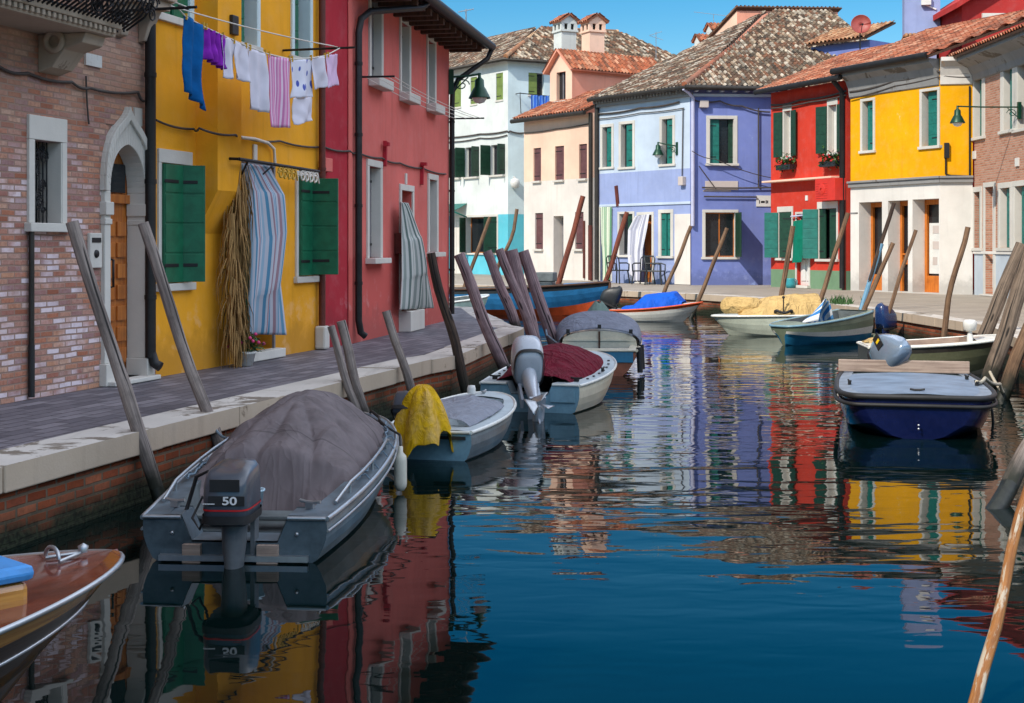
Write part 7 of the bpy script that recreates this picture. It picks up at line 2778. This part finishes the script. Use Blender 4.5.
def potplant(label, c, r, h_, pot_mat, leaf_n, spread, flowers, seed, name='pot_plant', tall=.3):
    root = empty(name, c, label, 'plant')
    L = Matrix.Translation(c)
    MB(L).lathe([(.001, 0), (r * .7, 0), (r, h_), (r * 1.08, h_), (r * 1.08, h_ + .03), (r * .9, h_ + .03), (r * .85, h_ - .02), (.001, h_ - .03)], 18).build('pot', pot_mat, root)
    rr = random.Random(seed)
    f = MB(L)
    for k in range(leaf_n):
        a, t = rr.uniform(0, 6.28), rr.uniform(-.3, 1.2)
        q = rr.uniform(.2, 1) * spread
        p = Vector((q * math.cos(a), q * math.sin(a), h_ + tall * rr.uniform(.1, 1) * (1.2 - q / spread * .6)))
        T_ = Matrix.Translation(p) @ Matrix.Rotation(a, 4, 'Z') @ Matrix.Rotation(rr.uniform(-.8, .9), 4, 'Y')
        s_ = rr.uniform(.6, 1.1) * .07 * (r / .14)
        f.add([(-s_, 0, 0), (0, -s_ * .5, .004), (s_, 0, -.01), (0, s_ * .5, .004)], [(0, 1, 2, 3)], 0, False, None, T_)
    f.build('foliage', m_leaf, root)
    for k in range(flowers):
        g = MB(L)
        a = rr.uniform(0, 6.28)
        q = rr.uniform(.4, 1.05) * spread
        g.lathe([(.001, -.02), (.03 * r / .14, 0), (.02 * r / .14, .02), (.001, .03)], 7, 0, True, Matrix.Translation((q * math.cos(a), q * math.sin(a), h_ + tall * rr.uniform(.3, .95))))
        g.build('flower', m_flower, root)
    return root


q = FY.W(FY.at(246, 361, .30))
potplant('leafy pot plant with pink flowers on the paving at the foot of the dry palm', (q.x, q.y, ZQ), .12, .15, m_pot_white, 130, .22, 9, 31, tall=.26)


def flowerbox(label, fr, x0, x1, y0, y1, seed):
    a, b = fr.rect(x0, x1, y0, y1, .25)[:2], fr.rect(x0, x1, y0, y1, .25)[2:]
    c = Vector(((a[0] + a[1]) / 2, -.2, b[0] + .12))
    root = empty('flower_box', fr.W((c.x, -.2, b[0])), label, 'flower box')
    wdt = (a[1] - a[0])
    MB(fr.M).b2((a[0] + .05, -.32, b[0] + .15), (a[1] - .05, -.05, b[0] + .34)).build('box', m_plastic_black, root, bevel=.01)
    rr = random.Random(seed)
    f = MB(fr.M)
    for k in range(190):
        p = Vector((rr.uniform(a[0], a[1]), -.18 + rr.uniform(-.2, .14), rr.gauss((b[0] + b[1]) / 2 + .1, (b[1] - b[0]) * .22)))
        s_ = rr.uniform(.04, .085)
        T_ = Matrix.Translation(p) @ Matrix.Rotation(rr.uniform(0, 6.28), 4, 'Z') @ Matrix.Rotation(rr.uniform(-1.2, 1.2), 4, 'Y')
        f.add([(-s_, 0, 0), (0, -s_ * .6, 0), (s_, 0, 0), (0, s_ * .6, 0)], [(0, 1, 2, 3)], 0, False, None, T_)
    for k in range(7):
        p = Vector((rr.uniform(a[0], a[1]), -.34 + rr.uniform(-.05, .05), rr.uniform(b[0] + .3, b[1])))
        MB(fr.M).lathe([(.001, -.03), (.05, 0), (.03, .03), (.001, .035)], 7, 0, True, Matrix.Translation(p)).build('flower', m_redflower, root)
    f.build('foliage', m_leaf, root)


flowerbox('flower box with trailing plants under the upper window beside the violet wall', FR, 776.5, 792, 156, 174, 41)
flowerbox('flower box with trailing plants under the upper window beside the dark downpipe', FR, 820, 837, 152, 171, 42)

# ------------------------------------------------------------------ things on the far quay
def chair(label, c, yaw):
    L = Matrix.Translation(c) @ Matrix.Rotation(yaw, 4, 'Z') @ Matrix.Scale(1.25, 4)
    root = empty('plastic_chair', Matrix.Translation(c), label, 'chair', 'black plastic chairs outside the lavender house')
    MB(L).b2((-.24, -.24, .40), (.24, .24, .44)).build('seat', m_plastic_black, root, bevel=.02)
    bk = MB(L)
    bk.tube([(-.24, .22, .42), (-.25, .28, .8), (-.18, .3, .88), (.18, .3, .88), (.25, .28, .8), (.24, .22, .42)], .022, 6)
    for i in range(5):
        bk.tube([(-.15 + i * .075, .23, .43), (-.15 + i * .075, .3, .87)], .014, 5)
    bk.build('backrest', m_plastic_black, root)
    for sg in (-1, 1):
        MB(L).tube([(sg * .25, .25, .66), (sg * .27, -.1, .66), (sg * .26, -.24, .62), (sg * .25, -.24, .4)], .022, 6).build('armrest', m_plastic_black, root)
        for y in (-.22, .22):
            MB(L).tube([(sg * .22, y, .41), (sg * .27, y * 1.2, 0)], .024, 6).build('leg', m_plastic_black, root)


for lab, px_, yw in (('black plastic chair between the green curtain and the white curtain', 618, 2.4), ('black plastic chair just right of the white curtain', 643.5, -.6), ('black plastic chair under the narrow window right of the brown door', 655.5, 1.2)):
    q = FUL.W(FUL.at(px_, 282, .75))
    chair(lab, (q.x, q.y, ZQ), yw)
q = FR.W(FR.at(790.5, 287, .3))
root = empty('watering_pot', (q.x, q.y, ZQ), 'teal glazed pot by the red house doorstep', 'pot')
MB(Matrix.Translation((q.x, q.y, ZQ))).lathe([(.001, 0), (.15, 0), (.18, .15), (.16, .30), (.17, .34), (.15, .34), (.12, .05), (.001, .04)], 18).build('body', m_pot_teal, root)
MB(Matrix.Translation((q.x, q.y, ZQ))).tube([(.15, 0, .3), (.24, 0, .26), (.23, 0, .12), (.16, 0, .08)], .02, 6).build('handle', m_pot_teal, root)
# weeds on the coping
rr = random.Random(8)
f = MB()
c = G(860, 309, ZQ)
c = Vector((8.55, 36.5, ZQ))
for k in range(110):
    a = rr.uniform(0, 6.28)
    q = rr.gauss(0, .16)
    p = c + Vector((q, rr.gauss(0, .25), 0))
    hgt = rr.uniform(.08, .26)
    f.add([p + Vector((-.02, 0, 0)), p + Vector((.02, 0, 0)), p + Vector((.08 * math.cos(a), .08 * math.sin(a), hgt))], [(0, 1, 2)])
tag(f.build('weed_tuft', m_leaf), kind='stuff')
